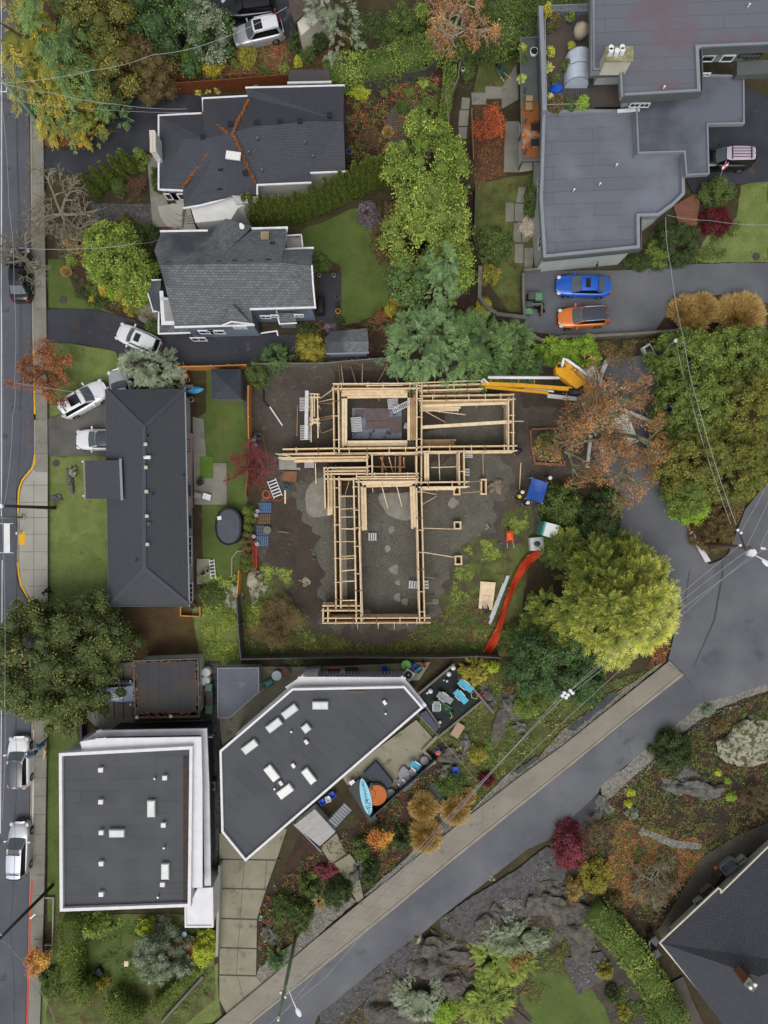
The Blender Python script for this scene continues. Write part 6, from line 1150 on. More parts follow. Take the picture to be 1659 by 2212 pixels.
form('formwork cap wall at the south-west toe',[(699,1314),(778,1314)])
form('short west formwork return at the south-west toe',[(703,1318),(703,1340)],ties=False)
form('southern formwork wall of the south wing',[(700,1341),(926,1340)])
form('formwork wall on the east side of the small square room',[(997,976),(998,1044)])
form('formwork wall on the south side of the small square room',[(910,1047),(1008,1046)])
form('inner form face across the head of the south wing',[(772,1035),(900,1034)],ties=False)
PL = 'plank walkway inside the %s wall of the pit room'
planks(PL % 'north',(742,852),(893,850),3,.22); planks(PL % 'west',(744,862),(744,962),2,.22); planks(PL % 'south',(755,961),(893,960),3,.22); planks(PL % 'east',(889,846),(889,965),3,.22)
planks('plank walkway on the north side of the gravel room',(912,874),(1092,868),2,.22); planks('short pair of planks under the north walkway of the gravel room',(912,884),(990,883),2,.18,z=1.2)
planks('single brown plank across the middle of the gravel room',(913,923),(1104,911),1,.28,z=1.9,legs=False); planks('plank stack along the south-west of the gravel room',(914,957),(980,956),3,.18,z=1.2)
planks('plank walkway in the upper corridor of the west wing',(640,990),(790,988),3,.22); planks('plank walkway in the lower corridor of the west wing',(716,1019),(790,1017),2,.22); planks('plank walkway beside the west wing form, running south',(713,1030),(713,1108),2,.2)
planks('plank walkway across the head of the south wing',(784,1045),(898,1042),3,.2); planks('left hanging plank walkway in the south wing',(785,1052),(787,1140),2,.22); planks('right hanging plank walkway in the south wing',(891,1050),(894,1138),2,.22)
planks('two planks in the small square room',(921,980),(922,1040),2,.2); planks('plank ledge outside the small square room',(912,1056),(978,1055),1,.26,z=1.6)
planks('vertical grey plank inside the east wall of the gravel room',(1095,862),(1095,960),2,.2,z=.9,mat=m_woodG,legs=False)
planks('wooden plank walkway beside the long inner wall of the south wing',(776,1150),(783,1338),1,.16,z=1.9,legs=False)
m_ftg = M('grey_footing_concrete','8b8c86','9a9b95',s=2,fine=.08)
mb = MB(); p = [W(*q,.35) for q in ((735,1068),(747,1068),(750,1308),(739,1308))]; mb.prism([(a.x,a.y) for a in p],0,.35); single('concrete_footing','long grey concrete footing inside the narrow west room of the south wing','footing',mb,m_ftg)
mb = MB(); p = [W(*q,.1) for q in ((761,882),(868,882),(868,948),(761,948))]; mb.prism([(a.x,a.y) for a in p],-.1,ZR + .05); struct('pit_water_slab',mb,m_wet)
for lb,q in (('large brown form panel lying flat in the pit, upper one',((789,883),(839,883),(840,909),(789,909))),('narrow brown form panel lying below the large one in the pit',((790,911),(840,909),(840,926),(790,928))),('upright brown form panel lying on the right in the pit',((841,902),(867,901),(868,935),(842,935))),('dark square form panel leaning in the top left of the pit',((768,886),(788,886),(786,903),(765,903)))):
 mb = MB(); mb.prism([tuple(W(x,y,.15)[:2]) for x,y in q],.06 + .03*rng.random() + ZR,.14 + ZR + .03*rng.random()); single('form_panel',lb,'panel',mb,m_slab)
for q in ([(806,985),(896,985),(896,1022),(806,1022)],[(912,862),(960,862),(960,920),(912,935)],[(745,840),(890,840),(890,880),(860,890),(765,885),(755,950),(745,960)],[(640,978),(790,978),(790,1020),(716,1030),(716,1010),(640,1010)],[(780,1040),(895,1040),(895,1062),(780,1066)],[(733,1040),(766,1040),(766,1070),(733,1070)]): area('deep_wet_soil',q,m_dirtW,ZR + .02 + rng.random()*.01,jit=.1)
def stick(label,a,b,w=.07,h=.04,mat=None,name='timber_brace',cat='brace',**k):
 mb = MB(); mb.beam(W(*a),W(*b),w,h); return single(name,label,cat,mb,mat or m_wood,**k)
for a,b in (((731,790,.1),(736,832,2.2)),((737,790,.1),(742,832,2.2)),((757,788,.1),(770,832,2.2)),((783,786,.1),(782,832,2.2)),((690,862,.3),(721,840,2.2)),((690,868,.3),(722,861,2.2)),((692,871,.3),(722,872,2.2)),((690,903,.2),(724,897,2.2)),((690,908,.2),(724,901,2.2)),((695,936,.2),(724,925,2.2)),
             ((643,875,.1),(641,942,.8)),((685,878,.2),(692,935,.2)),((681,1000,1.5),(683,1045,.1)),((803,1041,2),(806,1065,.1)),((822,1040,2.1),(838,1098,.1)),((855,1042,2.1),(868,1094,.1)),((755,1036,2.1),(742,1082,.2)),((910,1062,2.2),(943,1068,.1)),((943,1072,.1),(912,1090,2.2)),
             ((912,1141,2.1),(981,1143,.3)),((914,1193,2.1),(982,1204,.3)),((915,1247,2.0),(944,1249,.2)),((944,1243,.2),(944,1250,.6)),((916,1304,2.0),(946,1302,.2)),((946,1294,.2),(946,1302,.6)),((771,1344,2),(773,1359,.1)),((816,1344,2),(817,1357,.1)),((852,1344,2),(852,1359,.1)),((880,1344,2),(879,1352,.1)),((818,1344,2),(817,1357,.1)),
             ((1005,1041,2),(1040,1040,1)),((998,1065,1),(1040,1062,1)),((1043,974,2),(1044,1029,.2)),((948,980,1.4),(950,1038,1.4)),((931,1010,1.5),(995,1008,1.5)),((1100,910,2.3),(1131,910,1.6)),((822,988,1.6),(834,1016,.4)),((840,987,1.6),(849,1022,.4)),((854,987,1.6),(854,1022,1.2)),((872,988,1.8),(873,1010,.4)),((800,1008,1.6),(875,1009,1.6)),
             ((838,786,.1),(815,828,.1)),((845,790,.1),(862,830,2)),((940,785,.1),(938,860,2.2)),((982,866,2),(984,840,2)),((1122,1060,.05),(1125,1000,.05)),((918,888,1.8),(962,912,.2)),((925,886,1.8),(1005,896,1)),((790,833,2.35),(870,832,2.35)),((595,980,2.3),(628,986,2.3)),((640,972,2.1),(655,985,.8))):
 x,y = a[:2]; rg = 'north side of the pit room' if y < 832 and x < 880 else 'west side of the pit room' if x < 730 and y < 960 else 'plank corridors of the west wing' if x < 700 else 'small square room and the forms beside it' if x > 905 and y < 1100 and y > 970 else 'gravel room walls' if x > 905 and y < 970 else 'long east wall, on its outer side' if x > 905 else 'southern wall at its foot' if y > 1330 else 'dark middle room' if y < 1030 else 'head of the south wing' if y > 1030 else 'inner pit walls'
 stick('thin timber brace at the ' + rg,a,b,w=.07,mat=rng.choice((m_wood,m_woodO,m_woodP)),group='timber braces at the ' + rg)
for y in (1073,1100,1118,1143,1170,1202,1208,1233,1257,1297):
 stick('cross timber spanning the narrow west room of the south wing',(734 + rng.uniform(-1,1),y + rng.uniform(-1,1),2.1),(770,y - 2 + rng.uniform(-1,2),2.1),w=.09 if y % 2 else .06,name='cross_timber',cat='timber',group='cross timbers of the narrow west room')
for x,w in ((826,.14),(864,.2)): stick('wide brown beam across the dark middle room, %s one' % ('left' if x < 850 else 'right'),(x,982,2.2),(x,1026,2.2),w=w,mat=m_woodB,name='cross_beam',cat='beam')
stick('very long thin timber rail laid over the braces north of the gravel room',(876,828,2.5),(1040,822,2.5),w=.1,name='rail_timber',cat='timber')
stick('weathered trunk-like log lying at the end of the broken orange fence, upper piece',(539,950,.6),(572,1015,.25),.16,.12,m_woodG,name='fallen_rail',cat='rail'); stick('weathered log lying at the end of the broken orange fence, lower piece',(572,1015,.25),(552,1042,.2),.12,.1,m_woodG,name='fallen_rail',cat='rail')
stick('thin red-brown board lying on the dirt by the fallen rail',(567,940,.1),(578,990,.1),.09,.03,m_woodB,name='loose_board',cat='board'); stick('white plastic pipe lying on the dirt west of the pit room',(583,879,.15),(610,919,.15),.11,.11,m_white,name='pipe',cat='pipe')
stick('yellow pine board by the blue hose coil',(616,1059,.1),(616,1088,.1),.13,.05,m_woodP,name='loose_board',cat='board'); stick('grey rail laid over a stand near the dirt heap',(600,1148,.5),(624,1151,.5),.09,.06,m_woodG,name='loose_board',cat='board')
def pier(label,x0,y0,x1,y1,h=.75,t=.12):
 a,b = W(x0,y0,h),W(x1,y1,h); o = thing('pier_form',label,'form box',((a.x+b.x)/2,(a.y+b.y)/2,0)); sx,sy = abs(b.x-a.x),abs(b.y-a.y); cx,cy = (a.x+b.x)/2,(a.y+b.y)/2
 for dx,dy,lx,ly in ((0,sy/2,sx+.15,t),(0,-sy/2,sx+.15,t),(-sx/2,0,t,sy-t),(sx/2,0,t,sy-t)): mb = MB(); mb.box((cx+dx,cy+dy,h/2),(lx,ly,h)); part(o,'side_board',mb,m_wood)
 mb = MB(); mb.box((cx,cy,.1),(sx-t,sy-t,.16)); part(o,'pier_soil',mb,m_dirtW)
pier('small square timber pier form tied to the long east wall, upper one',982,1128,995,1142); pier('small square timber pier form tied to the long east wall, lower one',984,1202,997,1219); pier('tall ladder-like timber pier form beside the boulder pile',1040,1036,1050,1067,.9); pier('small brown pier form at the south-east of the square room',981,1052,993,1068,.7)
def bench(label,x,y,w,d,rz,h=.5,n=4,z=0.0,mat=None):
 c = W(x,y,h + z); o = thing('work_platform',label,'work platform',(c.x,c.y,z),rz)
 for i in range(n): mb = MB(); mb.box((0,(i - (n-1)/2) * d / n,h),(w,d/n*.62,.03)); part(o,'tread',mb,mat or m_alu,world=False)
 for s in (-1,1): mb = MB(); mb.box((s*(w/2+.012),0,h - .03),(.025,d,.06)); mb.beam((s*w*.48,-d/2,0),(s*w*.48,-d*.3,h),.03,.03); mb.beam((s*w*.48,d/2,0),(s*w*.48,d*.3,h),.03,.03); part(o,'side_frame',mb,mat or m_alu,world=False)
bench('slatted aluminium step on the gravel floor, north of centre in the south wing',804.5,1159.5,.6,.75,R(90),.4); bench('slatted aluminium step by the long east wall, inner one',893,1263,.6,.85,R(87),.5); bench('narrow slatted step just outside the long east wall',921.5,1263,.3,.8,R(3),.5,3); bench('slatted step at the east of the small square room',1010,983-1,.8,.6,R(2),.8,4)
bench('slatted step hanging on the outside of the small square room',1009,1017+3,.35,.7,R(0),.6,3); bench('wide slatted step at the top right of the pit',849,872,.85,.9,R(6),.6,7); bench('slatted step at the left of the pit',770,917,.85,1.3,R(5),.7,9); bench('small slatted step at the lower right of the pit',881,921,.55,.5,R(-20),.5,4); bench('slatted step on the slab under the west wing',668,1003,.75,.6,R(0),.7,6)
def ladder(name,label,a,b,w,mat,n=8,rw=.06):
 pa_,pb_ = W(*a),W(*b); d = (pb_ - pa_); u = d.normalized(); s = u.cross(Vector((0,0,1))).normalized(); o = thing(name,label,'ladder',((pa_.x+pb_.x)/2,(pa_.y+pb_.y)/2,0))
 for k in (-1,1): mb = MB(); mb.beam(pa_ + s*k*w/2,pb_ + s*k*w/2,.05,.08); part(o,'rail',mb,mat)
 for i in range(n): c = pa_ + d * (i + .5) / n; mb = MB(); mb.beam(c - s*(w/2-.02),c + s*(w/2-.02),rw,.035); part(o,'rung',mb,mat)
 return o
ladder('ladder','aluminium ladder lying across the east walkway of the pit',(848,888,1.2),(885,870,2.0),.42,m_alu,10); ladder('ladder','white step ladder lying folded on the dirt beside the red tree',(586,1036,.35),(601,1074,.3),.75,m_white,6,.09); ladder('ladder','white ladder lying on the lawn behind the bungalow',(457,1208,.15),(461,1251,.15),.42,m_white,6,.08)
ladder('ladder','red-orange ladder lying beside the cedar hedge',(549,1167,.15),(551,1227,.15),.32,M('orange_fibreglass','c04a34',fine=.05),14)
o = thing('scaffold','timber and aluminium scaffold west of the pit room','scaffold',W(665,890))
mb = MB(); mb.beam(W(663,844,2.4),W(661,949,2.4),.3,.06); part(o,'aluminium_plank',mb,m_alu)
for (x,y0,y1,n) in ((658,860,890,9),(659,920,953,9)):
 for i in range(n): mb = MB(); c = W(x,y0 + (y1-y0)*i/n,1.2); mb.box(c,(.85,.07,.03)); part(o,'slat',mb,m_alu)
for q in ((673,861),(684,862),(673,911),(686,910),(671,882),(690,880)):
 c = W(*q,1.2); mb = MB(); mb.box((c.x,c.y,1.0),(.09,.09,2.0)); part(o,'post',mb,m_wood)
for a,b in (((668,850),(690,852)),((668,858),(692,858)),((667,908),(690,904)),((668,914),(692,914)),((672,850),(672,955)),((679,852),(679,900)),((686,850),(687,946)),((675,860),(675,918)),((668,902),(690,920)),((669,918),(690,905))): mb = MB(); mb.beam(W(*a,2.0 + rng.uniform(0,.12)),W(*b,2.0 + rng.uniform(0,.12)),.09,.05); part(o,'ledger',mb,m_woodP if rng.random() < .5 else m_wood)
for lb,q,m in (('grey concrete slab piece under the west wing corridor',((602,985),(640,985),(650,1015),(603,1014)),m_ftg),('brown sheet leaning below the west wing slab',((612,1018),(642,1018),(640,1042),(608,1038)),m_woodB)):
 mb = MB(); mb.prism([tuple(W(x,y,.2)[:2]) for x,y in q],.02,.2); single('slab',lb,'slab',mb,m)
for i,(x,y,r,lb) in enumerate(((1062,1049,9,'middle stone'),(1071,1040,8,'topmost stone'),(1082,1044,8,'right-hand stone'),(1075,1052,10,'biggest stone'),(1063,1058,8,'lower left stone'),(1078,1060,8,'lowest stone'))):
 c = W(x,y,.2); mb = MB(); mb.rock((c.x,c.y,.12),(r*.042,r*.036,.34),20 + i,2,rz=i); single('boulder',lb + ' of the tan boulder pile right of the site','boulder',mb,bpy.data.materials.get('tan_rock') or M('tan_rock','75695a','857a69',s=2,fine=.2,bump=.02))
m_rock = M('grey_rock','55544f','77766f',s=2.4,fine=.25,bump=.09,bs=7,c3='8f8e83',s3=2.5,t3=.6,w3=.06); m_rockL = M('lichen_rock','8b8b78','a9a995',s=1.2,fine=.2,bump=.05,bs=4,c3='565436',s3=1.9,t3=.47,w3=.08); m_rockB = M('brown_bedrock','4a4843','6f6b62',s=1.9,fine=.28,bump=.14,bs=5,c3='7d5a44',s3=1.2,t3=.62,w3=.06)
r_ = np.random.default_rng(3); mb = MB()
for i in range(900):
 x,y = r_.uniform(560,1120),r_.uniform(1000,1360)
 if noise.noise(Vector((x*.02,y*.02,3))) < -.05: continue
 c = W(x,y); s = r_.uniform(.02,.06) * (2.2 if r_.random() < .06 else 1); mb.rock((c.x,c.y,ZR),(s,s*.8,s*.7),i % 9,1)
struct('site_stones',mb,m_rock,'stuff')
mb = MB()
for a in ([(1140,1870),(1200,1840),(1170,1950),(1060,2030)],[(700,2185),(900,2030),(900,2100),(760,2200)],[(1300,1710),(1640,1490),(1500,1560),(1320,1740)],[(1010,1755),(1230,1585),(1440,1430),(1160,1650)],[(780,1935),(1000,1755),(1005,1762),(800,1932)],[(565,2120),(770,1945),(700,1950),(640,2040)],[(1225,2075),(1310,2065),(1300,2110),(1240,2130)]):
 for i in range(420):
  u,v = r_.random(),r_.random(); p = lerp(lerp(a[0],a[1],u),lerp(a[3],a[2],u),v); c = W(*p); s = r_.uniform(.02,.055) * (2 if r_.random() < .04 else 1); mb.rock((c.x,c.y,ZR),(s,s*.8,s*.6),i % 9,1)
struct('gravel_stones',mb,M('pale_pebbles','a5a198','6a6863',s=3,lo=.4,hi=.6,fine=.2),'stuff')
def outcrop(name,label,x,y,rx,ry,h,mat,seed,rz=0,sub=4,sharp=.62):
 c = W(x,y,h*.4); k = (H - h*.4) / F; mb = MB(); mb.rock((c.x,c.y,0),(rx*k,ry*k,h),seed,sub,rz=R(rz),sharp=sharp); return single(name,label,'rock',mb,mat,smooth=False)
for i,a in enumerate(((1628,1592,38,30,.55,'L','pale lichen-covered outcrop at the right edge'),(1590,1615,30,34,.7,'L','rounded lichen boulder left in the pale outcrop'),(1612,1636,30,17,.4,'L','cracked lichen slab at the foot of the pale outcrop'),(1475,1695,36,22,.8,'G','grey lichen-splashed boulder below the round dark bush'),(1530,1712,20,15,.6,'G','small grey boulder right of the lichen-splashed one'),(1298,1748,16,20,.5,'G','mossy rock at the road bend'),
 (940,2070,52,32,.9,'B','long striped bedrock hump left of the stepped path'),(850,2180,38,40,.8,'B','orange-stained bedrock at the bottom edge'),(975,2130,34,24,.6,'B','cracked bedrock below the striped hump'),(1200,1960,60,34,.7,'B','broad bedrock shelf right of the silver juniper'),(1250,2010,50,38,.7,'B','dark bedrock shelf beside the long lower hedge'),(1060,1985,26,22,.6,'B','rock above the silver juniper'),(1110,1950,22,14,.4,'G','flat slate rock in the gravel'),(1190,1920,30,18,.4,'B','reddish rock at the end of the gravel bed'),
 (1048,1497,10,14,.5,'G','pointed grey rock near the yellow-green conifer'),(1057,1518,10,12,.5,'G','grey rock below the pointed one'),(1096,1520,16,20,.6,'G','big dark rock right of the garden deck'),(1112,1545,14,12,.4,'G','purplish rock touching the big dark one'),(1120,1568,12,8,.4,'G','slate rock on the bank, upper one'),(1133,1590,9,9,.4,'G','slate rock on the bank, lower one'),(1075,1560,14,34,.4,'B','brown rock ridge in the middle of the bank'),(1008,1608,13,17,.5,'G','angular pale rock near the kneeling gardener'),(976,1632,26,14,.4,'B','flat tan rock beside the kneeling gardener'),(960,1662,16,10,.5,'G','round rock left of the blue recycling box'),
 (157,1018,8,10,.4,'L','white-capped rock in the bungalow front bed'),(152,1040,8,16,.4,'G','grey rock at the edge of the bungalow front bed'),(122,1076,11,8,.3,'G','flat rock on the bungalow lawn'),(684,1937,11,9,.4,'L','pale quartz rock between the green domes'),(770,1887,12,13,.5,'G','grey boulder beside the entry steps'),(776,1857,10,9,.5,'G','blue-grey rock below the entry path'),(580,2012,9,11,.4,'G','grey rock near the garden lamps'),(570,2022,7,9,.35,'L','pale rock in the dome garden'),(592,2030,9,9,.35,'G','dark rock in the dome garden'),
 (1054,1138,7,6,.3,'L','pale flat stone on the site near the orange wheelbarrow'),(1078,1175,6,5,.25,'G','small grey stone below the orange wheelbarrow'),(659,1257,8,7,.3,'L','pale stone on the dark dirt heap'),(560,1263,16,30,.5,'L','mossy rock at the garden fence corner'),(508,1293,20,26,.5,'L','mossy rock right of the low bungalow shrub'),(1180,1870,9,8,.3,'G','stone lying on the gravel bed'),(1060,1895,7,7,.3,'L','upper white stone by the road edge'),(968,1988,7,7,.3,'L','white stone at the gravel corner beside the path'),(990,2000,6,6,.25,'L','second white stone beside the path corner'),(903,2026,8,8,.3,'L','white stone left of the path mouth'))):
 x,y,rx,ry,h,mk_,lb = a
 outcrop('rock_outcrop' if rx > 28 else 'garden_rock',lb,x,y,rx*1.15,ry*1.15,h,dict(L=m_rockL,G=m_rock,B=m_rockB)[mk_],60 + i,rz=rng.uniform(-20,20) if rx < 28 else 0,sub=4 if rx > 20 else 3)
# ---- fences and walls
def fence(label,pts,h,mat,name='fence',post=None,step=2.0,th=.04,cap=None,rails=True,boards=.14,lean=0):
 """board fence; px of its top line"""
 P_ = [W(x,y,h) for x,y in pts]; c = sum(P_,Vector()) / len(P_); o = thing(name,label,'fence',(c.x,c.y,0)); np_ = 0
 for a,b in zip(P_,P_[1:]):
  d = (b - a).normalized(); L = (b-a).length; rz = math.atan2(d.y,d.x); n = max(1,int(L/boards)); mb = MB()
  for i in range(n): q = a + d * L * (i + .5) / n; mb.box((q.x,q.y,h/2 + rng.uniform(-.01,.01)),(L/n*.95,th*rng.uniform(.9,1.1),h),rz)
  part(o,'board_panel',mb,mat)
  mb = MB(); mb.box(((a.x+b.x)/2,(a.y+b.y)/2,h + .03),(L + .04,.09,.04),rz); part(o,'top_rail',mb,cap or mat)
  k = max(1,round(L/step))
  for i in range(k):
   if np_ > 30: break
   q = a + d * L * i / k; mb = MB(); mb.box((q.x - d.y*.06,q.y + d.x*.06,h/2 + .04),(.1,.1,h+.1),rz); part(o,'post',mb,post or mat); np_ += 1
 return o
m_rust = M('rust_brown_boards','6b3a22','7d4628',s=2,fine=.12); m_orw = M('new_orange_lumber','bd8043','c68c4e',s=2,fine=.1); m_greyF = M('dark_grey_boards','4c4a48','5b5956',s=2,fine=.15)
fence('rust-brown board fence behind the dark-roofed house',[(370,180),(436,176),(500,171),(560,166),(622,161)],1.7,m_rust); fence('new orange board fence north of the garden shed',[(380,792),(455,791),(532,788)],1.7,m_orw); fence('new orange board fence along the east side of the garden shed lawn',[(536,834),(536,900),(537,948)],1.7,m_orw); fence('short weathered fence continuing down from the orange one',[(536,955),(535,1020),(530,1072)],1.5,m_woodB)
fence('weathered board fence north of the site',[(545,786),(620,785),(690,785),(760,779),(836,773)],1.5,m_woodG); fence('short grey board fence at the blue-green conifer',[(836,773),(856,769)],1.5,m_woodG); fence('brown topped fence west of the lower site corner',[(516,1232),(512,1290)],1.6,m_orw,post=m_greyF); fence('dark grey fence down the west edge of the lower site corner',[(511,1290),(514,1350),(520,1424)],1.8,m_greyF)
fence('long dark grey board fence along the south side of the site',[(520,1424),(640,1422),(760,1420),(870,1421),(960,1421),(1030,1418),(1083,1421)],1.8,m_greyF); fence('small wood plank edging at the bungalow corner',[(390,1312),(390,1330),(432,1332),(432,1310)],.5,m_orw)
fence('leaning grey panel fence by the tangled shrub, left panel',[(998,119),(1020,100)],1.7,m_woodG); fence('grey gate panel at the top of the side garden',[(1022,99),(1040,99)],1.6,m_woodG); fence('leaning grey panel fence by the dark red shrub',[(1045,112),(1078,82)],1.6,m_woodG); fence('curved grey picket fence in the side garden',[(993,136),(990,165),(979,196)],1.5,m_woodG); fence('grey fence beside the ivy',[(962,194),(966,225),(969,262)],1.7,m_woodG)
fence('thin brown fence between the slab path and the orange maple garden',[(1019,236),(1021,290),(1023,345)],1.4,m_woodB); fence('dark fence between the tall trees and the pine shrub lawn',[(1028,400),(1026,480),(1024,520)],1.5,m_greyF); fence('black garden fence under the long clipped hedge',[(790,178),(850,162),(920,150),(945,128)],1.6,m_greyF)
m_rwall = M('grey_retaining_wall','63625d','74726c',s=1.5,fine=.15)
def wall(label,pts,h,t,mat,name='retaining_wall',cat='wall'):
 P_ = [W(x,y,h) for x,y in pts]; mb = MB()
 for i,(a,b) in enumerate(zip(P_,P_[1:])): d = (b-a).normalized()*t*.4; a2 = a - d*(i > 0)*0; mb.box(((a.x+b.x)/2,(a.y+b.y)/2,h/2 + .003*i),((b-a).length + t*.8,t,h),math.atan2((b-a).y,(b-a).x))
 return single(name,label,cat,mb,mat)
wall('curved grey retaining wall around the side garden lawn',[(1037,577),(1036,640),(1052,662),(1075,678),(1134,685)],1.2,.3,m_rwall); wall('grey retaining wall between the side lawn and the parked cars',[(1131,592),(1131,640),(1134,684)],1.1,.22,m_rwall); wall('grey low wall under the yellow-green bushes below the parked cars',[(1134,716),(1172,735),(1217,727),(1290,725),(1380,720),(1464,713)],.9,.24,m_woodG); wall('wooden kerb wall at the north end of the parking pad',[(1133,583),(1168,580)],1.0,.16,m_woodG)
wall('grey wooden bin enclosure wall by the parked cars, long side',[(1171,655),(1171,678)],1.1,.1,m_woodG); wall('grey wooden bin enclosure wall by the parked cars, short side',[(1137,657),(1170,656)],1.0,.1,m_woodG)
wall('long tapering retaining wall beside the slatted driveway',[(474,1872),(471,1960),(468,2064)],1.1,.2,m_concN); wall('plank-capped retaining wall of the lower garden terrace',[(350,2208),(395,2158),(437,2112)],.35,.2,m_rwall); wall('concrete planter ring beside the slanting pole',[(98,1940),(115,1940),(113,2042),(97,2042)],.25,.12,m_kerb,'planter_kerb','kerb'); wall('dark low wall west of the double driveway',[(174,1562),(174,1615)],1.0,.2,m_metalD)
wall('curved concrete garden edging by the bungalow lawn',[(500,1246),(501,1205),(512,1191),(524,1190)],.2,.1,m_kerb,'garden_edging','edging'); wall('orange-brown timber raised bed frame under the oak, left side',[(1146,927),(1148,965),(1156,1001)],.4,.16,m_woodB,'raised_bed_edge','timber'); wall('orange-brown timber raised bed frame under the oak, lower side',[(1156,1001),(1220,1004)],.4,.2,m_woodB,'raised_bed_edge','timber'); wall('orange-brown timber raised bed frame under the oak, upper side',[(1146,927),(1205,925)],.4,.14,m_woodB,'raised_bed_edge','timber')
plant('blob','shrub','leafy green patch inside the raised bed under the oak',S,1185,962,32,.8,'grn2',700,ry=32,leaf=.15,clump=.3)
o = thing('plank_stack_fence','weathered plank fence leaning beside the lane','fence',W(1437,985))
for i in range(7): mb = MB(); mb.beam(W(1430 + 2.6*i,945,.5 + .12*i),W(1434 + 2.9*i,1036 - i,.5 + .12*i),.1,.04); part(o,'plank',mb,m_woodG)
for y in (950,985,1028): mb = MB(); mb.beam(W(1430,y,.1),W(1450,y,1.5),.09,.09); part(o,'post',mb,m_woodG)
mb = MB(); P_ = [W(x,y,.5) for x,y in ((1488,1151),(1497,1148),(1520,1187),(1536,1212),(1524,1215),(1510,1190))]; mb.prism([(p.x,p.y) for p in P_],.42,.5); single('white_board','torn long white board lying on the bank at the end of the lane','board',mb,m_whiteD)
stick('brown post under the white board at the lane end',(1480,1125,.4),(1492,1152,.3),.25,.2,m_woodB,name='timber',cat='timber')
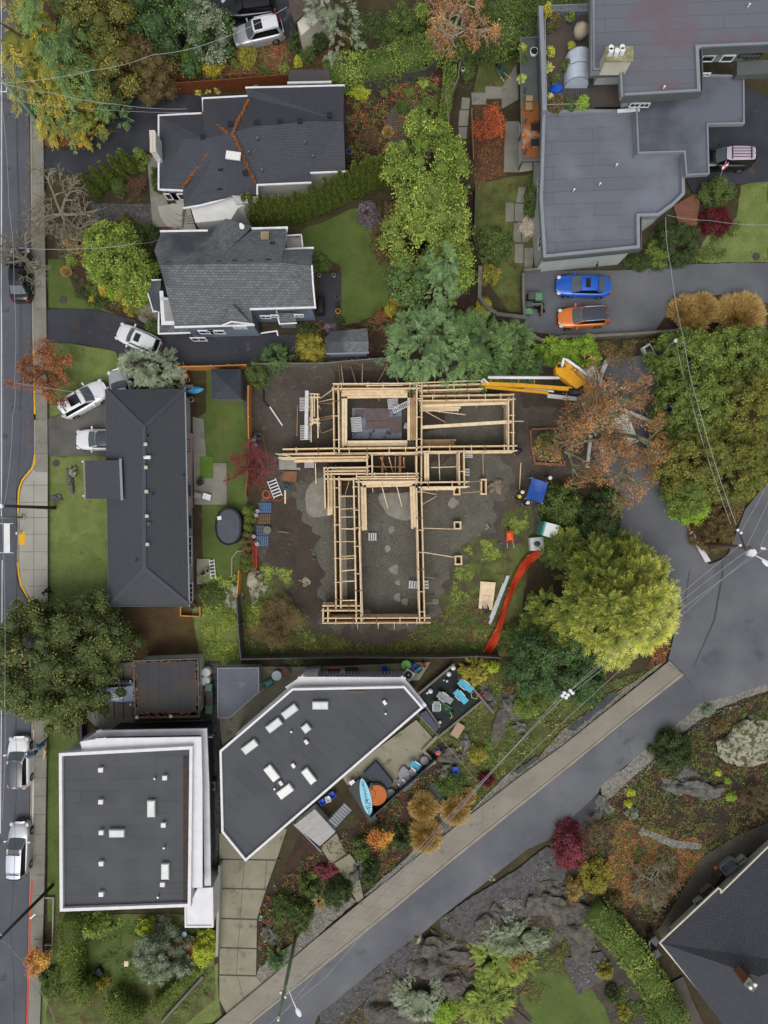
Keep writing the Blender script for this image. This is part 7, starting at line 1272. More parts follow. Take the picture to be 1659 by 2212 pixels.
# ================= vehicles
def paint(name,c,metal=.1,rough=.28): return M(name,c,c2=None,fine=.02,rough=rough,metal=metal,spec=.5,coat=.6,obj=True)
m_tyre = M('tyre_rubber','17181a',fine=.05,rough=.9,obj=True); m_rim = M('alloy_rim','a9abae',fine=.03,rough=.3,metal=.8,obj=True); m_cgl = M('car_glass','59646a',fine=.02,rough=.12,spec=.7,obj=True); m_cglD = M('dark_car_glass','14171c',fine=.02,rough=.1,spec=.7,obj=True); m_lamp = M('headlight_glass','c9ced2',fine=.02,rough=.15,obj=True); m_tail = M('tail_light_red','a01c1e',fine=.02,rough=.2,obj=True); m_blk = M('black_trim','1e1f22',fine=.05,rough=.6,obj=True); m_rail = M('silver_rail','c4c6c9',fine=.02,rough=.3,metal=.6,obj=True)  # car_glass: grey-green sky reflection is put into its base colour
def car(label,x,y,ang,L,Wd,Hh,pm,kind='suv',roofm=None,sunroof=None,rails=None,rack=False,z=None,name='parked_car',cat='car',wsm=None):
 """x, y px of the roof centre; ang: heading in degrees, counter-clockwise from +x"""
 zz = ZR + .012; c = W(x,y,Hh * .8); o = thing(name,label,cat,(c.x,c.y,zz),R(ang)); hw = Wd / 2; belt = Hh * .62
 van = kind in ('suv','box'); xs = np.linspace(-1,1,23); st = []
 xr0 = -.93 if van else -.72; xr1 = -.80 if van else -.42; xf1 = .12 if van else .1; xf0 = .42 if van else .44
 if kind == 'box': xr0,xr1 = -.96,-.9
 for u in xs:
  w = hw * (1 - .04 * u * u - .33 * abs(u) ** 9 - (.16 * max(0,u) ** 5)); hood = Hh * (.62 - .13 * max(0,(u - xf0) / (1 - xf0)) ** 1.4) if u > xf0 else belt if u > xr0 else belt * (1 - .06 * (xr0 - u) / .3)
  if abs(u) > .98: hood *= .86
  st.append((u * L / 2,w,hood))
 vs = []; fs = []; prof = ((1.0,None,.16),(1.0,.42,0),(.995,.72,0),(.95,.9,0),(.84,.97,0),(.5,1.0,0),(0,1.015,0))
 for (px_,w,hd) in st:
  row = [(px_,w * a,b if f is None else hd * f) for a,f,b in prof]; row += [(p[0],-p[1],p[2]) for p in row[-2::-1]]; vs += row
 m = 13
 for i in range(len(st) - 1):
  for j in range(m - 1): fs.append((i*m+j,i*m+j+1,(i+1)*m+j+1,(i+1)*m+j))
 fs.append(tuple(range(m))); fs.append(tuple(reversed([(len(st)-1)*m + j for j in range(m)])))
 fs.append((0,12,(len(st)-1)*m + 12,(len(st)-1)*m))
 mb = MB(); mb.add(vs,fs,0,True)
 wb,wt = hw * .86,hw * .68; X = lambda u: u * L / 2
 zb,zt = belt * .99,Hh
 A = [(X(xr0),wb*.93),(X(xf0),wb*.9)]; Bt = [(X(xr1),wt*.93),(X(xf1),wt)]
 base = [(A[0][0],-A[0][1],zb),(A[1][0],-A[1][1],zb),(A[1][0]+.06,0,zb),(A[1][0],A[1][1],zb),(A[0][0],A[0][1],zb),(A[0][0]-.05,0,zb)]
 mx = (Bt[0][0] + Bt[1][0]) / 2; topz = zt - .03
 top = [(Bt[0][0],-Bt[0][1],topz - .05),(Bt[1][0],-Bt[1][1],topz - .04),(Bt[1][0]+.07,0,topz),(Bt[1][0],Bt[1][1],topz - .04),(Bt[0][0],Bt[0][1],topz - .05),(Bt[0][0]-.05,0,topz)]
 mb.add(base + top,[(i,(i+1) % 6,6 + (i+1) % 6,6 + i) for i in range(6)] + [(6,7,8,9,10,11)]); part(o,'body',mb,pm,world=False)
 rp = MB(); n = 7; rv = []; rf = []
 for i in range(n):
  t = i / (n - 1); px_ = Bt[0][0] - .04 + (Bt[1][0] + .05 - Bt[0][0] + .04) * t; ww = (Bt[0][1] + (Bt[1][1] - Bt[0][1]) * t) * (1 - .1 * abs(2*t - 1) ** 4)
  for j in range(7): q = j / 3 - 1; rv.append((px_ + (.05 if i == n-1 else -.04 if i == 0 else 0) * (1 - q*q),q * ww * 1.03,zt + .02 - .05 * q**4 - .06 * abs(2*t-1)**3))
 for i in range(n-1):
  for j in range(6): rf.append((i*7+j,(i+1)*7+j,(i+1)*7+j+1,i*7+j+1))
 rp.add(rv,rf,0,True); part(o,'roof',rp,roofm or pm,world=False)
 def quad(nm,a,b,c_,d,mat,lift=.018,inset=.05):
  q = [Vector(v) for v in (a,b,c_,d)]; ce = sum(q,Vector()) / 4; nn = (q[1]-q[0]).cross(q[2]-q[0]).normalized()
  if nn.dot(ce - Vector((mx,0,belt * .8))) < 0: nn = -nn
  q = [v + (ce - v) * inset + nn * lift for v in q]; g_ = MB(); g_.add(q + [v - nn * .012 for v in q],[(0,1,2,3),(7,6,5,4),(0,4,5,1),(1,5,6,2),(2,6,7,3),(3,7,4,0)]); part(o,nm,g_,mat,world=False)
 ws = MB(); f0 = [(A[1][0] + .07*(1-q*q),q*A[1][1]*.93,zb + .03) for q in (-1,-.5,0,.5,1)]; f1 = [(Bt[1][0] + .09 + .05*(1-q*q),q*Bt[1][1]*.93,topz - .03) for q in (-1,-.5,0,.5,1)]; ws.add([(a + .03,b,c_ + .03) for a,b,c_ in f0 + f1],[(i,i+1,6+i,5+i) for i in range(4)],0,True); part(o,'windscreen',ws,wsm or m_cgl,world=False)
 rw = MB(); f0 = [(A[0][0] - .05*(1-q*q),q*A[0][1]*.9,zb + .05) for q in (-1,-.5,0,.5,1)]; f1 = [(Bt[0][0] - .09 - .04*(1-q*q),q*Bt[0][1]*.9,topz - .05) for q in (-1,-.5,0,.5,1)]; rw.add([(a - .03,b,c_ + .03) for a,b,c_ in f0 + f1],[(i+1,i,5+i,6+i) for i in range(4)],0,True); part(o,'rear_window',rw,m_cglD if van else m_cgl,world=False)
 for s in (-1,1):
  quad('side_window',(A[0][0]*.97+.1,s*A[0][1],zb),(A[1][0]-.1,s*A[1][1],zb),(Bt[1][0],s*Bt[1][1],topz-.05),(Bt[0][0]*.97,s*Bt[0][1],topz-.06),m_cglD,inset=.07)
  mi = MB(); mi.box((X(xf0) - .22,s*(hw + .1),belt + .05),(.12,.2,.13)); mi.box((X(xf0) - .2,s*(hw - .02),belt),(.06,.12,.05)); part(o,'mirror',mi,pm,world=False)
  hl = MB(); hl.rock((X(.9),s*hw*.72,Hh*.485),(.2,.17,.07),2,2,sharp=.02); part(o,'headlight',hl,m_lamp,world=False)
  tl = MB(); tl.box((X(-.965),s*hw*.72,Hh*.5),(.1,.26,.13)); part(o,'tail_light',tl,m_tail,world=False)
  for u in (-.6,.62):
   wh = MB(); r0 = .33; cc = Vector((X(u),s*(hw - .09),r0)); wh.tube([cc - Vector((0,.11,0)),cc - Vector((0,.08,0)),cc + Vector((0,.08,0)),cc + Vector((0,.11,0))],r0,r0,20); w_o = part(o,'wheel',wh,m_tyre,world=False)
   ri = MB(); ri.tube([cc + Vector((0,s*.09,0)),cc + Vector((0,s*.122,0))],r0*.66,r0*.6,14); part(w_o,'rim',ri,m_rim,world=False)
  if rails: mb = MB(); mb.tube([(Bt[0][0]+.1,s*wt*.9,zt+.02),(Bt[0][0]+.2,s*wt*.95,zt+.07),(Bt[1][0]-.25,s*wt*.98,zt+.07),(Bt[1][0]-.12,s*wt*.96,zt+.01)],.028,n=6); part(o,'roof_rail',mb,rails,world=False)
 gr = MB(); gr.box((X(.995),0,Hh*.33),(.05,hw*1.0,.16)); part(o,'grille',gr,m_blk,world=False)
 if sunroof: a,b,w_ = sunroof; mb = MB(); mb.box((X((a+b)/2),0,zt + .03),(X(b)-X(a),w_,.015)); part(o,'sunroof',mb,m_cglD,world=False)
 if rack:
  for f in (.15,.85): mb = MB(); px_ = Bt[0][0] + (Bt[1][0]-Bt[0][0])*f; mb.box((px_,0,zt + .09),(.06,wt*1.85,.04)); part(o,'rack_bar',mb,m_blk,world=False)
  if rack == 2:
   for q in (-.6,-.2,.2,.6): mb = MB(); mb.box((mx - .1,q*wt,zt + .06),((Bt[1][0]-Bt[0][0])*.75,.04,.03)); part(o,'rack_slat',mb,m_blk,world=False)
 return o
pw = paint('white_car_paint','e4e6ea'); pbk = paint('black_car_paint','15161a',rough=.2); psv = paint('silver_car_paint','b4b7be',.4); pgl = M('black_glass_roof','3e434e',fine=.02,rough=.12,spec=.7,obj=True)
car('bright blue sedan parked against the grey house wall, facing left',1262,615,180-1,4.65,1.85,1.45,paint('blue_car_paint','1f5cc4'),'sedan',sunroof=(-.17,.0,.78))
car('orange crossover with a black roof and silver rails, facing left',1262,682,184,4.3,1.8,1.58,paint('orange_car_paint','d9782e'),'suv',roofm=pgl,rails=m_rail)
car('old black off-roader with pinkish roof and rack, partly under the carport',1573,337,180,4.5,1.75,1.75,pbk,'box',roofm=paint('faded_pink_roof_paint','c3b4c4'),rack=2)
car('silver crossover with a sunroof in the top driveway',556,63,193,4.35,1.83,1.65,psv,'suv',roofm=pw,sunroof=(-.22,.1,.85),rails=m_rail)
car('black car cut by the top edge of the picture',535,9,186,4.6,1.85,1.5,pbk,'suv',wsm=m_cglD)
car('white hatchback with a dark sunroof nosing out below the grey-shingled house',297,731,157,3.9,1.75,1.5,pw,'suv',sunroof=(-.2,.05,.7))
car('white crossover with sunroof and roof bars parked askew on the grass edge',175,861,29,4.5,1.88,1.65,pw,'suv',sunroof=(-.4,.0,.85),rack=1)
car('pale car mostly hidden between the silver-green conifer and the bungalow roof',262,850,105,4.5,1.8,1.5,psv,'sedan',roofm=pw)
car('white car with a dark glass roof nosing out from under the bungalow roof',218,949,180,4.5,1.85,1.5,pw,'sedan',roofm=pgl)
car('white hatchback with a black glass roof parked at the street kerb, facing up',37,1650,90,4.5,1.9,1.5,pw,'suv',roofm=pgl)
car('silver estate car with roof bars parked lower down the street kerb',36,1838,88,4.7,1.85,1.6,psv,'box',roofm=paint('pale_blue_roof','c3cbda'),sunroof=(-.02,.16,.9),rack=1)
car('pale blue pickup under the olive tree beside the garage',262,1497,0,4.6,1.8,1.55,paint('pale_blue_car_paint','93a1ba'),'sedan',wsm=M('sky_lit_glass','a9b6d2',fine=.02,rough=.1,obj=True))  # windscreen colour is a painted pale sky reflection
car('dark car under the bare lichened street trees',40,592,90,4.6,1.85,1.5,pbk,'sedan',wsm=m_cglD)
# ---- concrete pump truck under the oak
m_py = M('pump_yellow_paint','d9a01f','c98f1c',s=2,fine=.05,rough=.45,obj=False,c3='9a7a35',s3=3,t3=.68,w3=.05); m_pw = M('pump_white_paint','d9d9d6','c4c2bc',s=2,fine=.08,rough=.5)
o = thing('pump_truck','concrete pump truck with a folded yellow boom and white outriggers under the oak','pump truck',W(1310,900))
def bp(name,pts,w,h,mat,parent=None):
 mb = MB(); P_ = [W(*p) for p in pts]
 for a,b in zip(P_,P_[1:]): mb.beam(a,b,w,h)
 return part(parent or o,name,mb,mat)
mb = MB(); P_ = [W(x,y,5.2) for x,y in ((1200,794),(1206,783),(1228,781),(1287,838),(1286,856),(1262,853),(1202,806))]; mb.prism([(p.x,p.y) for p in P_],4.4,5.2); bm_ = part(o,'main_boom',mb,m_py)
mb = MB(); P_ = [W(x,y,5.4) for x,y in ((1228,783),(1286,836),(1278,842),(1220,795))]; mb.prism([(p.x,p.y) for p in P_],5.1,5.35); part(bm_,'boom_flange',mb,m_py)
mb = MB(); P_ = [W(x,y,5.3) for x,y in ((1205,786),(1220,786),(1220,792),(1204,794))]; mb.prism([(p.x,p.y) for p in P_],5.2,5.26); part(bm_,'boom_hatch',mb,m_blk)
bp('upper_boom',[(1040,829,4.6),(1128,833,4.8),(1235,841,5.0)],.3,.34,m_py); bp('lower_boom',[(1048,836,4.1),(1176,848,4.2),(1184,850,4.2)],.2,.25,m_py)
mb = MB(); mb.tube([W(1228,846,5.0),W(1248,847,5.1),W(1262,840,5.2)],.3,.34,8); part(o,'boom_cylinder',mb,m_metalD)
mb = MB(); mb.tube([W(1054,815,4.6),W(1208,816,4.7)],.13,n=8); part(o,'delivery_pipe',mb,m_white); mb = MB(); mb.tube([W(1214,791,5.3),W(1218,774,5.6),W(1226,778,5.6),W(1250,795,5.2),W(1270,812,4.6)],.12,n=8); part(o,'delivery_pipe',mb,m_white)
mb = MB(); mb.tube([W(1040,826,4.9),W(1044,818,4.9),W(1056,829,4.9)],.08,n=6); part(o,'pipe_bend',mb,m_white)
for x in (1060,1120,1154): bp('pipe_bracket',[(x,816,4.6),(x,832,4.7)],.06,.06,m_py)
bp('delivery_pipe',[(1132,838,4),(1196,846,4)],.12,.12,m_white); bp('outrigger',[(1182,855,1.2),(1245,862,1.2)],.32,.3,m_pw); bp('outrigger',[(1310,779,1.0),(1302,800,1.0),(1292,826,1.1)],.36,.3,m_pw); bp('outrigger',[(1330,880,1.0),(1372,896,1.0),(1418,916,1.0)],.26,.26,m_pw); bp('outrigger',[(1276,940,.9),(1272,975,.9),(1268,1010,.9)],.26,.26,m_pw)
mb = MB(); a = W(1292,885,1.6); mb.box((a.x + .2,a.y,1.1),(2.2,7.6,.5),R(22)); part(o,'chassis',mb,m_pw); mb = MB(); a = W(1335,935,2.4); mb.box((a.x,a.y,1.8),(2.4,2.6,2.0),R(22)); cab = part(o,'cab',mb,m_pw); mb = MB(); mb.box((a.x + .38,a.y - 1.0,1.9),(2.0,.06,.7),R(22)); part(cab,'windscreen',mb,m_cglD)
for k in range(6): mb = MB(); a = W(1312 + 7.5*k,905 + 4*k,1.7); mb.beam(a + Vector((-.35,.75,0)),a + Vector((.35,-.75,0)),.14,.1); part(o,'deck_slat',mb,m_pw)
mb = MB(); a = W(1282,806,2.4); mb.box((a.x,a.y,2.0),(.8,1.0,.7),R(32)); part(o,'water_tank',mb,m_white); mb = MB(); a = W(1286,838,2.9); mb.cyl((a.x,a.y,1.3),.5,3.0,14); part(o,'turret',mb,m_pw)
for k,(dx,dy) in enumerate(((-1.1,2.4),(1.1,2.4),(-1.1,-2),(1.1,-2),(-1.1,-.9),(1.1,-.9))):
 a = W(1300,893,.5); v = Matrix.Rotation(R(22),3,'Z') @ Vector((dx,dy,0)); mb = MB(); c = Vector((a.x + v.x,a.y + v.y,.5 + ZR)); ax = Matrix.Rotation(R(22),3,'Z') @ Vector((.15,0,0)); mb.tube([c - ax,c + ax],.5,n=18); part(o,'wheel',mb,m_tyre)
def textmesh(parent,name,txt,size,mat,loc,rz,ext=.004,sx=1.0):
 cu = bpy.data.curves.new(name,'FONT'); cu.body = txt; cu.size = size; cu.extrude = ext; cu.align_x = 'CENTER'; cu.align_y = 'CENTER'; tmp = bpy.data.objects.new('tmp',cu); me = bpy.data.meshes.new_from_object(tmp); bpy.data.objects.remove(tmp)
 l = wpos(parent); Mx = Matrix.Translation(Vector(loc) - l) @ Matrix.Rotation(rz,4,'Z') @ Matrix.Scale(sx,4,(1,0,0)); me.transform(Mx); me.materials.clear(); me.materials.append(mat); me.name = name; t = bpy.data.objects.new(name,me); COL.objects.link(t); t.parent = parent; return t
m_ink = M('dark_violet_lettering','3d2b4a',fine=0)
textmesh(bm_,'lettering','Z-Boom',.42,m_ink,W(1248,808,5.46),R(-43)); textmesh(bm_,'lettering','39X',.4,m_ink,W(1268,827,5.46),R(-43))
# ================= poles,wires
m_pole = M('dark_tarred_pole','3c3833','4a443d',s=3,fine=.15); m_poleG = M('green_wooden_pole','8fa08a','7d8e7a',s=3,fine=.12); m_wireW = M('pale_wire','a9abaf',fine=.05,rough=.5); m_wireD = M('dark_wire','34353a',fine=.05); m_lampw = M('lamp_head_white','dfe3ea',fine=.02)
def pole(label,b,t,h,r,mat,top=None,name='utility_pole',cat='pole'):
 a,q = W(*b),W(t[0],t[1],h); o = thing(name,label,cat,(a.x,a.y,0)); mb = MB(); mb.tube([Vector((a.x,a.y,0)),Vector((a.x,a.y,0)).lerp(q,.5),q],r,r * .7,10); part(o,'post',mb,mat); return o,q
def tubepart(o,nm,pts,r,mat): mb = MB(); mb.tube(pts,r,n=6); return part(o,nm,mb,mat)
p1,t1 = pole('green wooden pole with a street lamp at the slatted driveway mouth',(639,2021),(602,2199),10.1,.17,m_poleG)
tubepart(p1,'lamp_arm',[W(620,2128,8.6),W(632,2160,8.9),W(641,2180,9.0)],.045,m_lampw); mb = MB(); c = W(645,2187,9.0); mb.rock((c.x,c.y,c.z),(.2,.38,.1),1,2,sharp=.02,rz=R(25)); part(p1,'lamp_head',mb,m_lampw)
for q in ((607,2140),(617,2150),(602,2199)): mb = MB(); c = W(*q,9.2); mb.cyl((c.x,c.y,c.z),.08,.25,8); part(p1,'insulator',mb,m_lampw)
p2,t2 = pole('leaning-looking wooden pole at the north-west driveway mouth',(113,296),(-6,162),8.6,.16,m_poleG); tubepart(p2,'lamp_arm',[W(14,186,8.2),W(14,198,8.2),W(-5,198,8.3)],.05,m_lampw)
p3,t3 = pole('dark pole standing on the bungalow lawn over the crosswalk',(119,1097),(4,1093),9.0,.15,m_pole); mb = MB(); c = W(4,1093,9); mb.cyl((c.x,c.y,8.9),.16,.3,10); part(p3,'insulator',mb,m_lampw)
p4,t4 = pole('dark pole slanting over the red kerb at the lower left',(114,1912),(-4,2031),8.8,.15,m_pole); mb = MB(); c = W(74,1976,3.0); mb.box((c.x,c.y,3.2),(.12,.6,.12),R(-50)); part(p4,'sign_plate',mb,m_lampw); tubepart(p4,'lamp_arm',[W(4,2020,8.4),W(-6,2016,8.5)],.06,m_lampw)
p5,t5 = pole('transformer pole beside the road junction',(1520,1174),(1626,1184),8.6,.17,M('brown_pole_wood','75645a','66564c',s=3,fine=.15)); mb = MB(); c = W(1625,1194,8.3); mb.cyl((c.x,c.y,7.6),.3,.8,16); part(p5,'transformer',mb,m_lampw)
mb = MB(); mb.beam(W(1597,1150,8.2),W(1612,1190,8.2),.1,.1); part(p5,'cross_arm',mb,m_pole); tubepart(p5,'lamp_arm',[W(1632,1200,8.2),W(1650,1209,8.3)],.05,m_lampw); mb = MB(); c = W(1655,1216,8.3); mb.rock((c.x,c.y,c.z),(.2,.4,.1),1,2,sharp=.02,rz=R(50)); part(p5,'lamp_head',mb,m_lampw)
for q in ((1600,1151),(1645,1184),(1650,1185),(1593,1145),(1598,1178)): mb = MB(); c = W(*q,8.3); mb.cyl((c.x,c.y,8.2),.1,.22,8); part(p5,'insulator',mb,m_lampw)
p6,t6 = pole('pole with white insulators rising out of the dark green tree',(1167,1440),(1224,1499),9.0,.15,m_pole)
for q in ((1218,1496),(1226,1500),(1231,1491),(1222,1506),(1214,1502),(1236,1496)): mb = MB(); c = W(*q,9.1); mb.cyl((c.x,c.y,9.0),.13,.3,8); part(p6,'insulator',mb,m_lampw)
p7,t7 = pole('short wooden pole at the top of the long tree belt',(1414,762),(1458,738),4.8,.13,m_woodG); mb = MB(); c = W(1459,736,4.8); mb.cyl((c.x,c.y,4.7),.14,.25,8); part(p7,'insulator',mb,m_lampw)
o = thing('beacon_pole','grey-green crossing beacon pole on the new pavement','pole',W(54,1117)); c = W(54,1117,0); mb = MB(); mb.cyl((c.x,c.y,zc),.24,.12,16); mb.cyl((c.x,c.y,zc+.1),.09,3.9,10); part(o,'post',mb,m_poleG); tubepart(o,'arm',[Vector((c.x,c.y,3.95)),Vector((c.x-1.3,c.y,4.1)),Vector((c.x-2.3,c.y,4.1))],.06,m_poleG); mb = MB(); mb.box((c.x-1.5,c.y,4.0),(.5,.3,.25)); part(o,'beacon',mb,M('amber_beacon','b98a4e',fine=.05))
mb = MB(); c = W(34,1152,1.2); mb.box((c.x,c.y,.6),(.12,.2,1.0)); single('kerb_post_sign','small white post sign at the crosswalk kerb','sign',mb,m_lampw)
def wire(label,pts,r=.022,mat=None,sag=.25,z=8.6):
 P_ = [W(p[0],p[1],p[2] if len(p) > 2 else z) for p in pts]; out = []
 for i in range(len(P_)-1):
  for k in range(6): t = k / 6; q = P_[i].lerp(P_[i+1],t); q.z -= sag * 4 * t * (1-t); out.append(q)
 out.append(P_[-1]); mb = MB(); mb.tube(out,r*.72,n=4); return single('overhead_wire',label,'wire',mb,mat or m_wireW)
wire('pale street wire wandering over the kerb line beside the bungalow',[(0,190),(19,442),(30,620),(31,826),(27,900),(9,1090)]); wire('thin dark street wire nearest the pavement',[(32,170),(38,350),(45,600),(44,885),(35,1060),(34,1330)],.016,m_wireD); wire('pale wire running straight down the street edge of the picture',[(1,-20),(2,600),(3,1093),(10,1500),(4,1770)]); wire('dark wire passing over the white hatchback and silver estate',[(36,1330),(33,1577),(32,1770),(22,2001),(31,2230)],.018,m_wireD)
wire('wire from the slanting lower pole to the lower garden',[(-4,2031),(30,2060),(62,2105),(95,2160),(118,2215)],.02); wire('dashed-looking service wire to the dark-roofed house, upper one',[(0,178),(110,200),(250,225),(403,235,5.2)],.024); wire('service wire to the dark-roofed house, lower one',[(30,215),(150,230),(407,243,5.0)],.016); wire('dashed-looking wire crossing the top driveway',[(0,180),(200,152),(330,118),(460,90),(620,15)],.022); wire('service wire to the grey-shingled house',[(40,535),(170,537),(290,526),(340,518,5.6)],.022); wire('service wire over the silver-green conifer to the bungalow',[(30,826),(90,836),(158,846),(230,860,3.4)],.02)
U = (1224,1499); Lw = (602,2199)
for i,(a,b) in enumerate((((602,2199),(1218,1496)),((607,2142),(1222,1503)),((617,2152),(1231,1491)))): wire('%s of three wires between the lamp pole and the dark green tree' % ('outer','middle','inner')[i],[a,((a[0]+b[0])/2,(a[1]+b[1])/2),b],.021,sag=.3)
wire('lone outer wire along the sloping road',[(560,2232),(700,2195-80),(1001,1769),(1217,1559),(1475,1327),(1626,1196)],.022,sag=.1)
for i,(a,b) in enumerate((((1222,1499),(1598,1178)),((1228,1496),(1612,1190)),((1232,1500),(1650,1186)))): wire('wire across the golden cypress to the transformer pole, %s one' % ('upper','middle','lower')[i],[a,b],.024,sag=.3,z=9)
for i,(a,b) in enumerate((((1600,1151),(1665,1035)),((1612,1183),(1668,1068)),((1642,1182),(1668,1125)),((1650,1185),(1670,1190)))): wire('wire leaving the transformer pole to the right edge, %s one' % ('uppermost','second','third','lowest')[i],[a,b],.022,sag=0)
wire('dashed cable from the grey house corner over the driveway, left one',[(1438,469,4.8),(1449,576,6),(1478,736,7),(1510,882,8),(1590,1133)],.03); wire('dashed cable from the short pole over the tree belt, left one',[(1461,738,4.8),(1497,882,6.5),(1579,1133,8)],.03); wire('thin cable from the grey house corner to the right edge',[(1440,464,4.8),(1532,476,5),(1665,486,5)],.018)
wire('thin cable from the angular house to the lamp-pole wires',[(899,1541,5.5),(960,1605,6.5),(1030,1688,8)],.02)
# ================= bins,buckets,pots
def bin_(label,x,y,c1,lid,w=.55,d=.6,h=1.0,rz=0,z=ZR):
 c = W(x,y,h); o = thing('wheelie_bin',label,'bin',(c.x,c.y,z),R(rz)); mb = MB(); mb.add([(s*w*.42,t*d*.42,0) for s,t in ((-1,-1),(1,-1),(1,1),(-1,1))] + [(s*w*.5,t*d*.5,h*.94) for s,t in ((-1,-1),(1,-1),(1,1),(-1,1))],((0,1,5,4),(1,2,6,5),(2,3,7,6),(3,0,4,7),(4,5,6,7))); part(o,'body',mb,c1,world=False)
 mb = MB(); mb.box((0,0,h*.97),(w*1.04,d*1.04,.05)); mb.box((0,.02,h*.97+.035),(w*.6,d*.6,.03)); part(o,'lid',mb,lid,world=False); mb = MB(); mb.tube([(-w*.4,d*.58,h*.93),(w*.4,d*.58,h*.93)],.02,n=6); part(o,'handle',mb,c1,world=False)
 for s in (-1,1): mb = MB(); mb.tube([(s*w*.42,d*.42,.1),(s*w*.5,d*.42,.1)],.1,n=12); part(o,'wheel',mb,m_tyre,world=False)
 return o
m_bg = M('grey_bin_plastic','4e5055',fine=.04,rough=.5); m_bgr = M('green_bin_lid','5f8a68',fine=.04,rough=.5); m_bk = M('black_bag_plastic','17181b',fine=.05,rough=.35); m_blu = M('bright_blue_plastic','1f57c0',fine=.05,rough=.5); m_tea = M('teal_plastic','4f8f88',fine=.05,rough=.5); m_redp = M('red_plastic','a3242f',fine=.05,rough=.5); m_orp = M('orange_plastic','d8642f',fine=.05,rough=.5); m_ter = M('terracotta','7d5a45',fine=.08); m_wpl = M('white_plastic','dfe0e2',fine=.03,rough=.4); m_cush = M('grey_cushion','8d8f94',fine=.05); m_turq = M('turquoise_fabric','5fb3cf','57a8c4',s=4,fine=.05)
bin_('dark wheelie bin in the enclosure north compartment',1148,640,m_bg,m_bg); bin_('green-lidded wheelie bin in the enclosure north compartment',1163,642,m_bgr,m_bgr); bin_('dark wheelie bin in the enclosure lower compartment',1143,661,m_bg,m_bg); bin_('green-lidded wheelie bin in the enclosure lower compartment',1142,672,m_bgr,m_bgr)
for i,(x,y,lb) in enumerate(((1159,662,'left black rubbish bag'),(1168,660,'right black rubbish bag'),(1169,672,'lowest black rubbish bag'))): mb = MB(); c = W(x,y,.3); mb.rock((c.x,c.y,ZR+.12),(.3,.27,.35),i,2,sharp=.25); single('rubbish_bag',lb + ' in the enclosure by the orange car','bag',mb,m_bk)
bin_('green-lidded bin nearest the white barrels by the garage',451,1485,m_bgr,m_bgr); bin_('lowest green-lidded bin beside the garage',452,1532,m_bgr,m_bgr); bin_('black bin above the lowest green one beside the garage',453,1516,m_bg,m_bg); bin_('black bin in the middle of the row beside the garage',453,1500,m_bg,m_bg)
def lathe_thing(name,label,cat,x,y,z,prof,mat,n=16,mat2=None,inner=None,zt=None):
 h = prof[-1][1]; c = W(x,y,z + h); mb = MB(); mb.lathe((c.x,c.y,z),prof,n)
 if inner: r_i,mi_ = inner; mb.cyl((c.x,c.y,z + h + .0),r_i,.012,n,1); return single(name,label,cat,mb,[mat,mi_])
 return single(name,label,cat,mb,mat)
m_potsoil = M('pot_soil','2f251d',fine=.2)
for i,(x,y,lb) in enumerate(((444,1453,'upper white barrel beside the garage'),(443,1472,'lower white barrel beside the garage'))): lathe_thing('barrel',lb,'barrel',x,y,ZR,[(.36,0),(.4,.1),(.4,.75),(.34,.9)],m_wpl)
mb = MB(); c = W(439,1492,.5); mb.box((c.x,c.y,.4),(.5,.8,.7),.3); single('folded_stroller','red folded item between the white barrels and the black bins','cart',mb,m_redp)
for i,(x,y) in enumerate(((440,1514),(441,1527))): c = W(x,y,.3); mb = MB(); mb.tube([(c.x + .28*math.cos(a),c.y + .28*math.sin(a),.3) for a in np.linspace(0,6.283,17)],.09,n=6); single('tyre',('upper','lower')[i] + ' black tyre lying beside the black bins by the garage','tyre',mb,m_tyre)
lathe_thing('spa_cover','round pale cover beside the teal wheelbarrow','tub',597.5,1460,ZR,[(.42,0),(.44,.6),(.4,.66)],M('pale_blue_lid','c3cdd0',fine=.03),24)
lathe_thing('pot','brown round pot right of the pale round cover','pot',617,1452,ZR,[(.3,0),(.36,.4)],m_ter,inner=(.3,m_ter))
def barrow(label,x,y,rz,tray,z=ZR):
 c = W(x,y,.5); o = thing('wheelbarrow',label,'wheelbarrow',(c.x,c.y,z),R(rz)); mb = MB(); n = 8
 b0 = [(-.3,-.2,.3),(.35,-.16,.3),(.35,.16,.3),(-.3,.2,.3)]; t0 = [(-.45,-.33,.6),(.55,-.28,.62),(.55,.28,.62),(-.45,.33,.6)]; mb.add(b0 + t0,((0,1,2,3),(1,0,4,5),(2,1,5,6),(3,2,6,7),(0,3,7,4),(0,4,5,1),(1,5,6,2))); part(o,'tray',mb,tray,world=False)
 for s in (-1,1): mb = MB(); mb.tube([(.75,s*.08,.2),(.0,s*.2,.28),(-.95,s*.3,.6)],.022,n=6); mb.tube([(-.3,s*.22,.3),(-.35,s*.25,0)],.02,n=6); part(o,'handle',mb,m_wood,world=False)
 mb = MB(); mb.tube([(.72,-.04,.2),(.72,.04,.2)],.2,n=14); part(o,'wheel',mb,m_tyre,world=False); return o
barrow('teal wheelbarrow left of the angular house',580,1476,30,m_tea); barrow('orange wheelbarrow behind the bungalow fence',400,808,-65,m_orp); barrow('orange wheelbarrow standing on the site near the portable toilet',1100,1160,95,m_orp); barrow('green wheelbarrow with planks on the dark deck',961,1527,-30,m_tea); barrow('blue barrow at the left edge of the long tree belt',1445,888,100,M('navy_metal','26468a',fine=.05)); barrow('dark garden cart on the side garden path',1083,157,120,M('dark_green_plastic','2f4f48',fine=.05))
